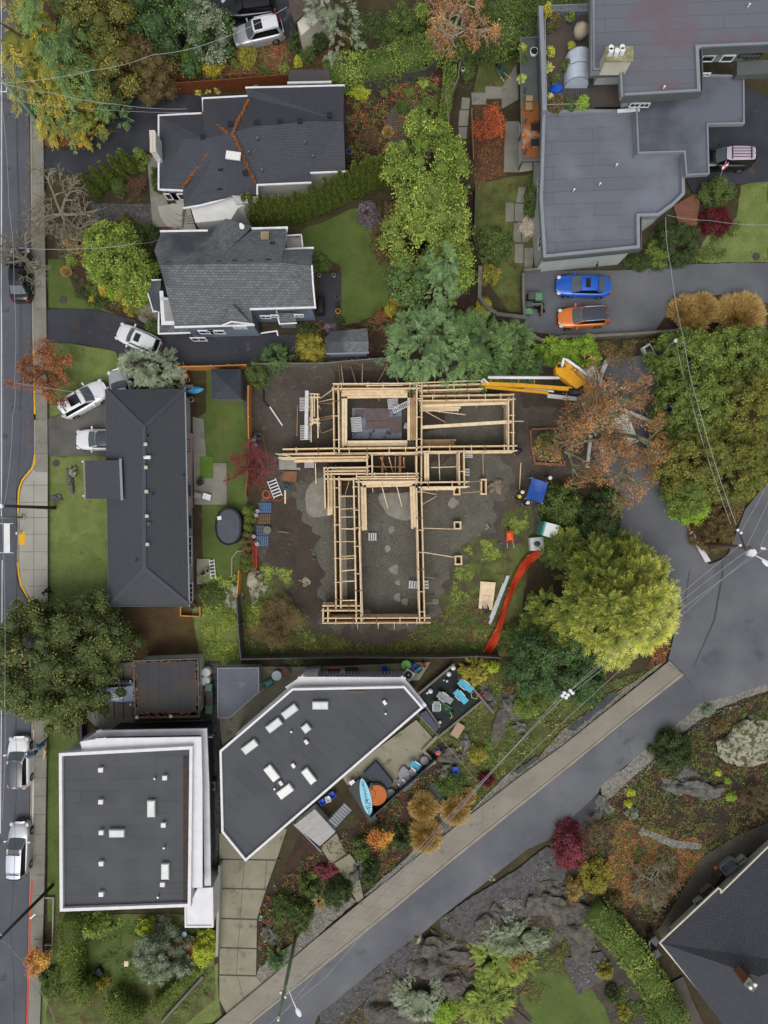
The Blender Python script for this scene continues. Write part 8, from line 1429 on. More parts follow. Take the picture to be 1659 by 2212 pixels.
# ================= site equipment
o = thing('portable_toilet','teal portable toilet with a white roof at the edge of the site','toilet',W(1186,1145)); c = W(1190,1146,2.2); mb = MB(); mb.box((c.x-.1,c.y+.05,1.1),(1.15,1.15,2.2),R(-15)); part(o,'cabin',mb,M('toilet_teal','4aa59a',fine=.04,rough=.5)); mb = MB(); mb.box((c.x,c.y,2.26),(1.1,1.16,.12),R(-15)); [mb.box((c.x + q*.95,c.y - q*.26,2.33),(.05,1.0,.03),R(-15)) for q in (-.35,-.12,.12,.35)]; rf = part(o,'roof',mb,m_wpl); mb = MB(); mb.cyl((c.x+.42,c.y+.2,2.3),.06,.2,8); part(rf,'vent_pipe',mb,m_blk); mb = MB(); mb.box((c.x-.72,c.y+.2,1.05),(.04,.8,1.9),R(-15)); part(o,'door',mb,m_tea)
o = thing('rubble_bag','big white rubble bag beside the portable toilet','bag',W(1163,1175)); mb = MB(); c = W(1160,1175,.8); mb.box((c.x,c.y,.42),(1.15,1.1,.8),R(5)); part(o,'sack',mb,M('woven_white_sack','d4d5da','c2c3c9',s=3,fine=.05)); mb = MB(); mb.dome((c.x,c.y,.78),(.3,.28,.14)); part(o,'rubble',mb,m_dirt)
mb = MB(); Pt = [W(x,y,1.6) for x,y in ((1149,1032),(1184,1043),(1172,1087),(1137,1077))]; g_ = [];
for i in range(9):
 for j in range(9): p = Pt[0].lerp(Pt[1],i/8).lerp(Pt[3].lerp(Pt[2],i/8),j/8); p.z = 1.6 - .2*math.sin(i/8*3.14)*math.sin(j/8*3.14) + rng.uniform(-.02,.02); g_.append(p)
o = thing('tarp_shelter','blue tarp stretched over poles beside the round clipped bush','tarp',W(1160,1060)); mb.add(g_,[(i*9+j,i*9+j+1,(i+1)*9+j+1,(i+1)*9+j) for i in range(8) for j in range(8)],0,True); part(o,'tarp',mb,M('blue_tarp','2c55a8','254994',s=3,fine=.06,rough=.5))
for p in Pt: mb = MB(); mb.cyl((p.x,p.y,0),.03,1.62,6); part(o,'pole',mb,m_alu)
m_net = M('orange_safety_netting','cf4a28','bb4425',s=3,fine=.12)
o = thing('safety_netting','long curved orange safety netting draped beside the metal sheets','netting',W(1110,1290)); mb = MB(); L_ = [(1158,1178,1167,1184),(1160,1188,1180,1186),(1140,1200,1168,1200),(1125,1216,1148,1218),(1112,1240,1134,1236),(1100,1270,1114,1268),(1090,1300,1100,1302),(1080,1330,1090,1334),(1070,1360,1086,1362),(1056,1385,1074,1392),(1044,1405,1058,1414)]
vv = []
for i,(a,b,c2,d) in enumerate(L_):
 for k in range(6): q = lerp((a,b),(c2,d),k/5); vv.append(W(q[0],q[1],.25 + .35*abs(math.sin(k*1.7+i*.9))))
mb.add(vv,[(i*6+k,i*6+k+1,(i+1)*6+k+1,(i+1)*6+k) for i in range(len(L_)-1) for k in range(5)]); part(o,'net',mb,m_net)
for i in (2,5,8,10): a,b,c2,d = L_[i]; mb = MB(); q = W(a,b,.5); mb.cyl((q.x,q.y,0),.025,.9,6); part(o,'stake',mb,m_wood)
def sheet(name,label,cat,pts,z0,z1,mat): mb = MB(); mb.prism([tuple(W(x,y,z1)[:2]) for x,y in pts],z0,z1); return single(name,label,cat,mb,mat)
sheet('plywood_stack','stack of pale plywood sheets on the grass at the right of the site','plywood',((1038,1256),(1071,1258),(1063,1318),(1034,1314)),ZR,.3,m_woodP)
pk = [o_ for o_ in COL.objects if o_.name.startswith('plywood_stack')][0]; textmesh(pk,'lettering','PLYWOOD',.16,M('stamp_ink','8a745a',fine=0),W(1053,1287,.306),R(-8))
sheet('metal_sheets','pile of long pale metal sheets between the plywood and the orange netting','sheets',((1094,1243),(1101,1244),(1071,1324),(1060,1350),(1055,1346),(1078,1290)),ZR,.22,M('pale_zinc','c3c7cc','b3b8be',s=2,fine=.04,rough=.4)); sheet('metal_sheets','dull grey metal sheets under the pale ones','sheets',((1086,1258),(1090,1262),(1060,1338),(1057,1334)),ZR,.15,m_metal)
for lb,x,y,c1 in (('top blue pallet beside the cedar hedge',573,1097,'4f6e92'),('brown pallet beside the cedar hedge',571,1121,'75563f'),('grey-blue pallet under the cut log',567,1146,'56606e'),('lowest blue pallet beside the cedar hedge',567,1169,'536f90')):
 c = W(x,y,.15); o = thing('pallet',lb,'pallet',(c.x,c.y,ZR)); mt = M('pallet_'+c1,c1,fine=.15)
 for i in range(6): mb = MB(); mb.box((c.x - .45 + .18*i,c.y,.15),(.12,.85,.025)); part(o,'slat',mb,mt)
 for j in (-.36,0,.36): mb = MB(); mb.box((c.x,c.y + j,.09),(1.05,.09,.1)); part(o,'bearer',mb,mt)
mb = MB(); c = W(578,1145,.3); mb.cyl((c.x,c.y,.18),.34,.2,14); mb.cyl((c.x,c.y,.385),.15,.01,12); single('log_slice','round slice of log on the grey-blue pallet','log',mb,m_woodG)
for lb,x,y in (('upper white bucket by the blue pallets',556,1104),('second white bucket by the blue pallets',553,1113),('lone white bucket by the lower pallets',548,1159),('white bucket at the top of the red ladder',555,1175),('white bucket by the fallen rail',551,962),('white bucket behind the site fence',548,950)): lathe_thing('bucket',lb,'bucket',x,y,ZR,[(.13,0),(.16,.34)],m_wpl,14,inner=(.14,m_cush))
def coil(name,label,x,y,r,mat,n=5,tail=None):
 c = W(x,y,.05); pts = [Vector((c.x + (r*(.6+.4*rng.random()))*math.cos(a),c.y + (r*(.6+.4*rng.random()))*math.sin(a),ZR + .03 + .012*a)) for a in np.linspace(0,6.283*n,14*n)]
 if tail: pts += [W(*q,.06) for q in tail]
 mb = MB(); mb.tube(pts,.018,n=5); return single(name,label,'hose',mb,mat)
coil('hose','tangled orange hose on the dirt below the red tree',577,1068,.42,m_orp,5,[(590,1080),(605,1082),(613,1074)]); coil('hose','coil of blue hose beside the yellow pine board',620,1053,.28,M('blue_hose','2f6fa5',fine=.05),5)
o = thing('black_pipe_run','black drain pipe bent on the dirt near the north fence','pipe',W(590,850)); tubepart(o,'pipe',[W(x,y,.15) for x,y in ((550,835),(566,838),(570,845),(569,865),(580,878))],.07,m_blk)
# ================= pool,terrace,deck
o = thing('pool','oval above-ground pool under a dark cover on the back lawn','pool',W(494,1138)); c = W(494,1137,1.1)
def oval(rx,ry,n=28): return [(c.x + rx*math.cos(a)*(1 if abs(math.cos(a))<9 else 1),c.y + ry*(abs(math.sin(a))**.8)*(1 if math.sin(a) > 0 else -1)) for a in np.linspace(0,6.283,n+1)[:-1]]
mb = MB(); mb.prism(oval(1.15,1.6),0,1.1); part(o,'wall',mb,m_metalD); mb = MB(); mb.tube([(x,y,1.12) for x,y in oval(1.12,1.57)] + [(oval(1.12,1.57)[0][0],oval(1.12,1.57)[0][1],1.12)],.06,n=6); part(o,'rim',mb,m_blk); mb = MB(); mb.prism(oval(.95,1.42),1.1,1.13); part(o,'cover',mb,M('pool_cover','41454d','4a4e57',s=1.5,fine=.05,rough=.35)); mb = MB(); q = W(474,1119,1.2); mb.box((q.x,q.y,1.2),(.35,.3,.12),.2); part(o,'skimmer',mb,m_wpl)
m_deckD = M('near_black_deck','1f2325','2a2f31',s=1,fine=.12);
o = thing('garden_deck','square near-black deck with a grey timber edge right of the angular house','deck',W(970,1510)); mb = MB(); mb.prism([tuple(W(x,y,.5)[:2]) for x,y in ((979,1438),(1040,1512),(950,1585),(905,1500))],0,.45); part(o,'surface',mb,m_deckD)
for a,b in (((981,1434),(903,1499)),((1008,1470),(1066,1540)),((1042,1513),(945,1593)),((903,1500),(950,1570))): mb = MB(); mb.beam(W(*a,.6),W(*b,.6),.18,.25); part(o,'edge_beam',mb,m_woodG)
mb = MB(); mb.prism([tuple(W(x,y,.9)[:2]) for x,y in ((921,1545-10),(947,1572),(940,1582),(913,1552),(908,1542))],0,.9); single('hot_tub_cover','dark grey wedge-shaped cover between the deck and the concrete terrace','cover',mb,M('slate_cover','4c5060',fine=.04))
for i,(x,y,r,lb) in enumerate(((979.5,1443.5,.21,'topmost large'),(970,1457,.21,'second large'),(930,1494,.21,'lower left large'),(966,1472,.11,'small middle'),(959,1470,.08,'tiny middle'),(923,1498,.1,'small lower left'),(951,1561,.13,'small bottom'))): lathe_thing('solar_lamp',lb + ' white globe lamp on the dark deck','lamp',x,y,.46,[(r*.5,0),(r,.15),(r,.28),(r*.3,.4)],m_wpl)
def chair(label,x,y,rz,mat,lounge=False,z=.46,frame=None):
 c = W(x,y,z+.5); o = thing('deck_chair',label,'chair',(c.x,c.y,z),R(rz)); fr = frame or m_metal; mb = MB(); mb.box((.1,0,.38),(.62,.58,.05)); part(o,'seat',mb,mat,world=False); mb = MB(); mb.box((-.42,0,.62),(.6 if lounge else .42,.56,.05),0,0,0,R(38)); part(o,'backrest',mb,mat,world=False)
 if lounge: mb = MB(); mb.box((.62,0,.33),(.45,.56,.05),0,0,0,R(8)); part(o,'footrest',mb,mat,world=False)
 for s in (-1,1):
  mb = MB(); mb.box((-.05,s*.32,.58),(.6,.05,.04)); part(o,'armrest',mb,fr,world=False)
  for u in (-.25,.35): mb = MB(); mb.box((u,s*.3,.2),(.04,.04,.4)); part(o,'leg',mb,fr,world=False)
 return o
chair('turquoise sling chair at the right edge of the dark deck',1004,1480,-38,m_turq,True); chair('turquoise sling chair in the middle of the dark deck',994,1503,-48,m_turq,True); chair('grey lounge chair on the dark deck',959,1506,-32,m_cush,True); chair('grey armchair beside the green wheelbarrow',943,1528,-90,m_cush)
chair('turquoise chair in the row on the terrace',899,1655,-35,m_turq,False,.1); chair('grey chair below the turquoise one on the terrace',891,1672,125,m_cush,False,.1); chair('second grey chair in the terrace row',879,1683,125,m_cush,False,.1); chair('grey chair at the left end of the terrace row',869,1692,125,m_cush,False,.1)
def frame_thing(label,pts,z): mb = MB(); P_ = [W(x,y,z) for x,y in pts]; [mb.beam(a,b,.045,.04) for a,b in zip(P_,P_[1:])]; return single('folded_chair',label,'chair',mb,M('lime_yellow_metal','b3b838',fine=.03) if 'lime_yellow_metal' not in bpy.data.materials else bpy.data.materials['lime_yellow_metal'])
frame_thing('empty yellow-green chair frame at the right of the dark deck',((1022,1495),(1018,1497),(1019,1507),(1030,1510),(1031,1502)),.7); frame_thing('empty yellow-green chair frame at the bottom of the dark deck',((969,1541),(973,1539),(977,1549),(972,1552)),.7); frame_thing('thin yellow-green chair frame behind the grey lounge chair',((958,1497),(963,1495),(967,1503)),.7)
sheet('storage_box','long ribbed dark grey spa cover on the terrace','cover',((812,1645),(850,1692),(829,1712),(785,1672)),ZR,.75,tiled('ribbed_slate','454a55','4a4f5a','343842',8,.14,.02,ang=R(-40),fine=.04))
o = thing('round_platform','round orange trampoline-like platform beside the paddleboard','platform',W(811,1714)); c = W(812,1715,.9); mb = MB(); mb.cyl((c.x,c.y,ZR),.98,.8,32); part(o,'wall',mb,m_blk); m_or = M('orange_cover','bf6f36','b2652f',s=3,fine=.05); mb = MB(); mb.cyl((c.x+.05,c.y-.05,ZR+.81),.88,.05,32); cv = part(o,'cover',mb,m_or); mb = MB(); q = W(801,1714,.9); mb.tube([(q.x + .42*math.cos(a),q.y + .42*math.sin(a),.885) for a in np.linspace(0,6.283,25)],.015,n=4); mb.tr(Matrix.Translation((0,0,ZR+.86-.885+.01))); part(cv,'seam',mb,m_blk); mb = MB(); q = W(803,1697,.9); mb.box((q.x,q.y,ZR+.87),(.2,.6,.02),R(5)); part(cv,'strap',mb,m_metalD)
o = thing('paddleboard','pale blue paddleboard with dark lettering leaning across the dark box','paddleboard',W(790,1720)); mb = MB(); a_,b_ = W(781,1681,1.2),W(799,1761,1.2); d = (b_-a_); u = d.normalized(); s_ = u.cross(Vector((0,0,1))); n = 18; lf,rt = [],[]
for i in range(n+1): t = i/n; w = .44*(max(0,math.sin(math.pi*min(1,max(0,t))))**.55)*(.92+.16*t); p = a_ + d*t; lf.append(p + s_*w); rt.append(p - s_*w)
mb.prism([(p.x,p.y) for p in lf + rt[::-1][1:-1]],1.1,1.2); bd = part(o,'board',mb,M('paddle_blue','8ccbe2','82c2dc',s=2,fine=.02,rough=.4)); ang = math.atan2(d.y,d.x); textmesh(bd,'lettering','SKATINGER',.26,m_blk,a_ + d*.42 + Vector((0,0,.012)),ang,sx=1.15)
for t,L2 in ((.13,.32),(.88,.6)): mb = MB(); q = a_ + d*t; mb.tube([q + s_*.06 - u*L2/2 + Vector((0,0,.01)),q + s_*.06 + u*L2/2 + Vector((0,0,.01)),q - s_*.06 + u*L2/2 + Vector((0,0,.01)),q - s_*.06 - u*L2/2 + Vector((0,0,.01)),q + s_*.06 - u*L2/2 + Vector((0,0,.01))],.018,n=4); part(bd,'grip',mb,m_blk)
mb = MB(); q = a_ + d*.68; mb.tube([q + s_*.22 + u*v[0] + s_*v[1] + Vector((0,0,.01)) for v in ((-.3,-.45),(-.2,-.05),(0,-.1),(.05,-.5),(.2,-.45),(.25,-.0),(.45,-.1),(.4,-.5))],.02,n=4); part(bd,'wave_mark',mb,m_blk)
sheet('planter_box','dark box frame under the paddleboard','box',((752,1703),(776,1682),(815,1770),(800,1778)),.0,.7,m_metalD); sheet('side_table','small white table at the terrace stairs','table',((753,1690),(763,1684),(769,1692),(759,1700)),.6,.68,m_wpl)
sheet('pebble_seat','rounded light grey cushion seat on the terrace, upper one','seat',((866,1660),(872,1655),(881,1663),(883,1671),(875,1679),(863,1682),(861,1670)),ZR+.3,.5,m_cush); sheet('pebble_seat','rounded light grey cushion seat by the orange platform','seat',((836,1706),(846,1704),(855,1711),(850,1724),(840,1730),(834,1722)),ZR+.3,.5,m_cush)
lathe_thing('fire_bowl','dark oval toy tray on the terrace','tray',917,1643,ZR,[(.35,0),(.45,.3)],M('navy_plastic','2a2f48',fine=.05),inner=(.36,m_cush));
fence('dark slatted railing along the lower edge of the terrace',[(940,1642),(900,1680),(862,1712),(826,1745),(800,1768)],1.3,m_metalD); fence('dark railing beside the entry ramp',[(635,1781),(660,1805),(694,1840)],1.1,m_fasc); wall('concrete kerb around the terrace corner',[(914,1622),(950,1586)],.45,.25,m_concP,'terrace_kerb','kerb'); wall('concrete kerb below the terrace corner',[(918,1626),(939,1648)],.45,.25,m_concP,'terrace_kerb','kerb')
mb = MB(); mb.prism([tuple(W(x,y,1.2)[:2]) for x,y in ((635,1783),(680,1748),(725,1797),(691,1828))],0,1.2); single('entry_deck','pale plank entry deck at the south corner of the angular house','deck',mb,tiled('pale_deck_boards','b5b3b1','a9a7a5','7d7b79',3,.14,.012,ang=R(37),fine=.06))
o = thing('stairs','grey open-tread stairs down from the terrace','stairs',W(735,1770))
for i in range(9): a,b = lerp((742,1737),(707,1775),i/8),lerp((758,1752),(724,1789),i/8); mb = MB(); mb.beam(W(*a,1.9-.13*i),W(*b,1.9-.13*i),.19,.05); part(o,'tread',mb,m_fasc)
for a,b in (((740,1735),(705,1774)),((760,1754),(726,1792))): mb = MB(); mb.beam(W(*a,2.6),W(*b,1.6),.06,.06); part(o,'handrail',mb,m_metalD)
o = thing('garden_steps','broad concrete entry steps beside the crimson maple','steps',W(750,1862))
for i in range(3): mb = MB(); a,b = lerp((733,1875),(724,1865),i/2*.9),lerp((765,1856),(757,1844),i/2*.9); mb.beam(W(*a,.2),W(*b,.2),.3,.14+.12*i); part(o,'step',mb,m_concP)
o = thing('garden_steps','brown timber steps on the stepped path between rocks','steps',W(1015,2080))
for i in range(4): mb = MB(); a,b = (996+5*i,2066+10*i),(1014+5*i,2056+10*i); mb.beam(W(*a,.12),W(*b,.12),.26,.12); part(o,'step',mb,M('brown_step','65564d',fine=.1) if i == 0 else bpy.data.materials['brown_step'])
def tub(name,label,cat,x,y,w,d,h,rz,mat,z=ZR): c = W(x,y,h); mb = MB(); mb.add([(s*w*.42,t*d*.42,0) for s,t in ((-1,-1),(1,-1),(1,1),(-1,1))]+[(s*w*.5,t*d*.5,h) for s,t in ((-1,-1),(1,-1),(1,1),(-1,1))]+[(s*w*.43,t*d*.43,h) for s,t in ((-1,-1),(1,-1),(1,1),(-1,1))]+[(s*w*.38,t*d*.38,h*.3) for s,t in ((-1,-1),(1,-1),(1,1),(-1,1))],((0,1,5,4),(1,2,6,5),(2,3,7,6),(3,0,4,7),(4,5,9,8),(5,6,10,9),(6,7,11,10),(7,4,8,11),(8,9,13,12),(9,10,14,13),(10,11,15,14),(11,8,12,15),(12,13,14,15))); mb.tr(Matrix.Translation((c.x,c.y,z)) @ Matrix.Rotation(R(rz),4,'Z')); return single(name,label,cat,mb,mat)
tub('recycling_box','blue recycling box on the garden bank','box',984,1663,.5,.62,.35,5,m_blu); tub('recycling_box','upper blue box at the terrace stairs','box',718,1716,.5,.55,.4,35,m_blu); tub('recycling_box','lower blue box at the terrace stairs','box',697,1731,.5,.5,.4,35,m_blu); tub('bag','white bag between the two blue boxes','bag',709,1725,.45,.5,.4,20,m_wpl); tub('storage_tub','blue tub on the slatted walkway, left one','tub',831,1446,.5,.55,.4,0,m_blu); tub('storage_tub','blue tub on the slatted walkway, right one','tub',838,1455,.45,.5,.4,0,m_tea); tub('storage_tub','red toolbox on the slatted walkway','box',722,1449,1.1,.3,.35,0,m_redp); tub('storage_box','grey storage box on the slatted walkway','box',760,1448,1.2,.5,.5,0,m_bg); tub('cool_box','white cool box on the slatted walkway','box',741,1450,.5,.35,.35,0,m_wpl)
lathe_thing('sandbox','bright green shell-shaped tub right of the slatted walkway','tub',877,1437,ZR,[(.4,0),(.44,.2)],M('toy_green','7cc25e',fine=.04),18,inner=(.36,M('toy_green_light','93d078',fine=.03))); tub('storage_tub','blue crate beside the green tub','tub',896,1440,.4,.5,.4,35,m_blu); tub('storage_tub','teal crate right of the blue crate','tub',905,1447,.6,.4,.35,40,m_tea); tub('storage_tub','small red can at the end of the crate row','can',916,1436,.25,.4,.3,35,m_redp)
def acunit(label,x,y,w,rz,z=ZR): c = W(x,y,.7); o = thing('heat_pump',label,'heat pump',(c.x,c.y,z),R(rz)); mb = MB(); mb.box((0,0,.35),(w,w,.7)); part(o,'case',mb,m_metal,world=False); mb = MB(); mb.cyl((0,0,.7),w*.4,.02,18); part(o,'fan',mb,m_metalD,world=False); mb = MB(); mb.cyl((0,0,.72),.06,.03,10); part(o,'hub',mb,m_wpl,world=False)
acunit('square heat pump between the green tub and the white parapet',882,1457,.85,-35); acunit('square heat pump in the passage between the two modern houses',457,1696,.75,0)
mb = MB(); c = W(988,1576,.3); mb.box((c.x,c.y,.3),(.75,1.25,.45),R(-32)); single('rolled_bundle','pale pink-brown rolled bundle below the dark deck','bundle',mb,M('pinkish_canvas','a88f7c',fine=.06)); stick('red broom lying right of the dark deck',(1046,1504,.4),(1062,1535,.3),.04,.04,m_orp,name='broom',cat='broom'); stick('broom head of red bristles at the deck corner',(1037,1507,.4),(1048,1499,.4),.16,.1,m_redp,name='brush',cat='brush')
for i,(a,b) in enumerate((((1028,1508),(1037,1499)),((1022,1513),(1032,1509)),((1018,1517),(1029,1513)),((1014,1521),(1024,1526)))): stick('pale timber offcut by the deck edge, %s' % ('topmost','second','third','lowest')[i],(*a,.3),(*b,.3),.11,.06,m_woodP,name='offcut',cat='offcut')
for i,pts in enumerate((((1225,1575),(1256,1550),(1300,1515),(1330,1490),(1335,1500),(1290,1540),(1240,1580)),((1110,1665),(1160,1632),(1165,1640),(1120,1672)),((930,1690),(965,1700),(985,1760),(960,1790),(930,1740)))): area('landscape_fabric',pts,M('black_landscape_fabric','30333a','3c4048',s=1.5,fine=.12,rough=.5,bump=.06,bs=3) if i == 0 else bpy.data.materials['black_landscape_fabric'],ZR + .014 + .004*i,jit=.15)
def kayak(label,a,b,z,w,mat): a_,b_ = W(*a,z),W(*b,z); d = b_-a_; s_ = d.normalized().cross(Vector((0,0,1))); mb = MB(); V = []; n = 14; [V.extend([a_ + d*i/n + s_*q*w*math.sin(math.pi*i/n)**.8 + Vector((0,0,-.25*abs(q)+.0)) for q in (-1,-.5,0,.5,1)]) for i in range(n+1)]; mb.add(V,[(i*5+j,i*5+j+1,(i+1)*5+j+1,(i+1)*5+j) for i in range(n) for j in range(4)],0,True); return single('kayak',label,'kayak',mb,mat)
kayak('bright blue kayak behind the bungalow',(401,844),(440,839),.6,.3,M('kayak_blue','2f8fc9','5fb4de',s=2,fine=.03,rough=.3)); tub('crate','pale crate lid above the blue kayak','crate',405,836,1.1,.3,.3,0,m_cush)
o = thing('boat_hull','small white open box trailer beside the short pole','trailer',W(1403,757)); c = W(1402,758,.6); mb = MB(); mb.box((c.x,c.y,.35),(.8,1.1,.5),R(30)); part(o,'hull',mb,m_wpl); mb = MB(); mb.box((c.x-.02,c.y+.1,.61),(.5,.55,.03),R(30)); part(o,'opening',mb,m_metalD)
stick('thin yellow bar lying above the white box trailer',(1402,738,.2),(1422,737,.2),.09,.05,m_py,name='yellow_bar',cat='bar')
for lb,x,y,r,m_ in (('black round barbecue behind the pink wall section',431,1042,.3,m_blk),('round white fire pit behind the bungalow corner',413,863,.22,m_concN),('dark round pot at the bungalow concrete pad, left',437,1239,.16,m_blk),('grey-rimmed pot at the bungalow concrete pad, right',448,1233,.18,m_concN),('dark tub at the south-east corner of the bungalow',415,1310,.28,m_ter),('blue barrel beside the dark-roofed house',800-46,327,.24,M('barrel_blue','3f6ea0',fine=.05)),('black tub below the blue barrel',753,345,.3,m_blk),('white-rimmed pot in the side garden',1000.5,148,.16,m_wpl)): lathe_thing('pot',lb,'pot',x,y,ZR,[(r*.7,0),(r,.5)],m_,inner=(r*.8,m_potsoil))
o = thing('sun_lounger','white folded lounger behind the pink wall section','lounger',W(442,1072)); mb = MB(); c = W(446,1073,.5); mb.box((c.x,c.y,.4),(.7,.5,.1),R(-18)); part(o,'seat',mb,m_wpl); mb = MB(); mb.box((c.x-.75,c.y+.1,.55),(.6,.45,.08),R(-18)); part(o,'backrest',mb,m_cush)
o = thing('barbecue','black covered barbecue on the dark patio','barbecue',W(693,655)); mb = MB(); c = W(692,657,1.0); mb.box((c.x,c.y,.5),(.6,1.5,.95)); mb.dome((c.x,c.y,.95),(.3,.75,.2)); part(o,'cover',mb,m_blk)
for lb,x,y,r,m_ in (('round blue-grey planter on the dark patio',729,658,.2,m_blk),('square yellow planter on the dark patio',730,672,.22,m_py),('pot with dry grass on the dark patio',728,641,.2,m_ter),('left pot at the top of the dark patio',689,594,.14,m_concN),('right pot at the top of the dark patio',721,594,.17,m_concN)): lathe_thing('planter',lb,'planter',x,y,ZR,[(r*.8,0),(r,.4)],m_,inner=(r*.8,m_potsoil))
chair('rust-coloured chair on the paved circle, upper one',890,265,20,m_ter,False,ZR,m_ter); chair('rust-coloured chair on the paved circle, lower one',888,294,-10,m_ter,False,ZR,m_ter)
o = thing('letter_sign','small white lettered sign leaning by the long hedge','sign',W(794,158)); mb = MB(); q = W(795,158,.9); mb.box((q.x,q.y,.85),(1.0,.34,.04),R(10),0,R(35)); bd = part(o,'board',mb,m_wpl); textmesh(bd,'lettering','0EXJXAMS',.17,m_blk,q + Vector((0,-.0,.06)),R(10)); mb = MB(); mb.cyl((q.x,q.y,0),.03,.8,6); part(o,'stake',mb,m_wood); tub('water_butt','blue-grey box beside the small lettered sign','box',775,167,.4,.4,.6,5,M('slate_blue','44597a',fine=.05))
zt_ = 4.32
o = thing('greenhouse','small rounded polycarbonate greenhouse on the roof terrace','greenhouse',W(1248,140,zt_)); mb = MB(); V = []; a0,a1 = W(1229,104,5.6),W(1226,170,5.6); n = 9
for e,p in enumerate((a0,a1)):
 for i in range(n): t = math.pi*i/(n-1); V.append(Vector((p.x + .95 - .95*math.cos(t),p.y,zt_ + 1.5*math.sin(t)**.7)))
mb.add(V,[(i,i+1,n+i+1,n+i) for i in range(n-1)],0,True); mb.add([V[i] for i in range(n)],[tuple(range(n))]); mb.add([V[n+i] for i in range(n)],[tuple(range(n))]); part(o,'panels',mb,M('polycarbonate','c9d2e0','b4c0d2',s=2,fine=.03,rough=.25))
for p in (a0,(a0+a1)/2,a1): mb = MB(); mb.tube([Vector((p.x + .95 - .96*math.cos(math.pi*i/8),p.y,zt_ + 1.52*max(.001,math.sin(math.pi*i/8))**.7)) for i in range(9)],.03,n=5); part(o,'hoop',mb,m_metal)
tub('wooden_chest','brown chest in front of the greenhouse','chest',1252,200,1.1,.7,.7,0,M('chest_brown','43372f',fine=.1),zt_); lathe_thing('parasol','folded cream parasol cover at the roof terrace edge','parasol',1262,50,zt_,[(.5,0),(.62,1.0),(.25,1.4),(.05,1.6)],M('cream_cover','b8ad98',fine=.06),8); mb = MB(); c = W(1204,184,5); mb.rock((c.x,c.y,zt_+.15),(.5,.4,.4),3,2,sharp=.4); single('blue_cover','crumpled bright blue cover on the roof terrace','cover',mb,m_blu)
for i,(x,y,r,kk,lb) in enumerate(((1233,38,9,'wildg','potted round green plant by the parasol cover'),(1181,22,12,'yell','golden plant at the terrace corner'),(1200,46,12,'brown','brown plant near the golden terrace plant'),(1188,60,8,'grn2','little green plant on the terrace west edge'),(1187,112,10,'lemon','yellow-green potted plant on the terrace west edge'),(1233,102,9,'lemon','tall yellow-green plant left of the greenhouse'),(1222,140,12,'grn2','dark leafy plant left of the greenhouse'),(1185,148,8,'pale','pale plant by the round terracotta pot'),(1199,172,9,'grn2','green plant above the blue cover'),(1258,222,15,'lime','bright green plant at the front of the terrace'),(1200,225,20,'brown','brown planter row in the terrace corner'),(1230,228,12,'grn2','round green planter at the terrace front'),(1190,212,8,'pale','pale leafy plant in the terrace corner'),(1128,105,8,'lemon','yellow-green plant on the lower balcony'),(1127,170,9,'pale','pale flowering plant on the lower balcony'),(1130,125,10,'grn2','dark plant on the lower balcony'))):
 if lb: z_ = zt_ if x > 1172 else 2.86; k = (H-z_-.5)/F; me = crown_blob('foliage',LM[kk],r*k*1.1,r*k*1.1,.8,800+i,leaf=.14,clump=.18); c = W(x,y,z_+.6); o = thing('potted_plant',lb,'plant',(c.x,c.y,z_)); f = bpy.data.objects.new('foliage',me); COL.objects.link(f); f.parent = o; f.location = (0,0,.35); mb = MB(); mb.lathe((c.x,c.y,z_),[(.14,0),(.2,.4)],12); part(o,'pot',mb,m_ter)
for lb,x,y in (('upper pumpkin on the wooden balcony',1132,289),('lower pumpkin on the wooden balcony',1131,316)): lathe_thing('pumpkin',lb,'pumpkin',x,y,2.85,[(.05,0),(.18,.08),(.2,.18),(.14,.27),(.03,.29)],m_orp,12)
chair('cushioned chair at the north of the wooden balcony',1143,225,-90,M('beige_cushion','8f7a5c',fine=.06),False,2.85,m_woodB); chair('dark chair in the middle of the wooden balcony',1159,272,180,m_metalD,False,2.85,m_metalD); chair('dark chair low on the wooden balcony',1159,306,180,m_metalD,False,2.85,m_metalD); lathe_thing('bathtub_planter','white oval planter tub on the lower balcony','planter',1154,110,2.86,[(.26,0),(.34,.5)],m_wpl,inner=(.28,m_potsoil))
tub('crate_stack','weathered wooden crates under the upper roof edge','crates',1295,192,1.2,1.4,.7,-5,m_woodG,zt_)
o = thing('flag','small red and white flag on a pole beside the pink-roofed off-roader','flag',W(1563,360)); q = W(1563,372,1.0); mb = MB(); mb.tube([Vector((q.x,q.y-.3,0)),W(1569,348,2.3)],.02,n=6); part(o,'pole',mb,m_wpl)
fa,fb,fc,fd = W(1560,357,2.2),W(1576,349,2.2),W(1570,362,1.9),W(1559,371,1.8)
for nm,t0,t1,m_ in (('red_band',0,.27,m_redp),('white_band',.27,.73,m_wpl),('red_band',.73,1,m_redp)): mb = MB(); mb.add([fa.lerp(fd,t0),fb.lerp(fc,t0),fb.lerp(fc,t1),fa.lerp(fd,t1)],[(0,1,2,3)]); part(o,nm,mb,m_)
mb = MB(); cc = (fa+fb+fc+fd)/4 + Vector((0,0,.03)); mb.add([cc + Vector((math.cos(a)*r,math.sin(a)*r*.8,0)) for a,r in zip(np.linspace(0,6.283,12)[:-1],[.13,.06]*6)],[tuple(range(11))]); part(o,'leaf_emblem',mb,m_redp)
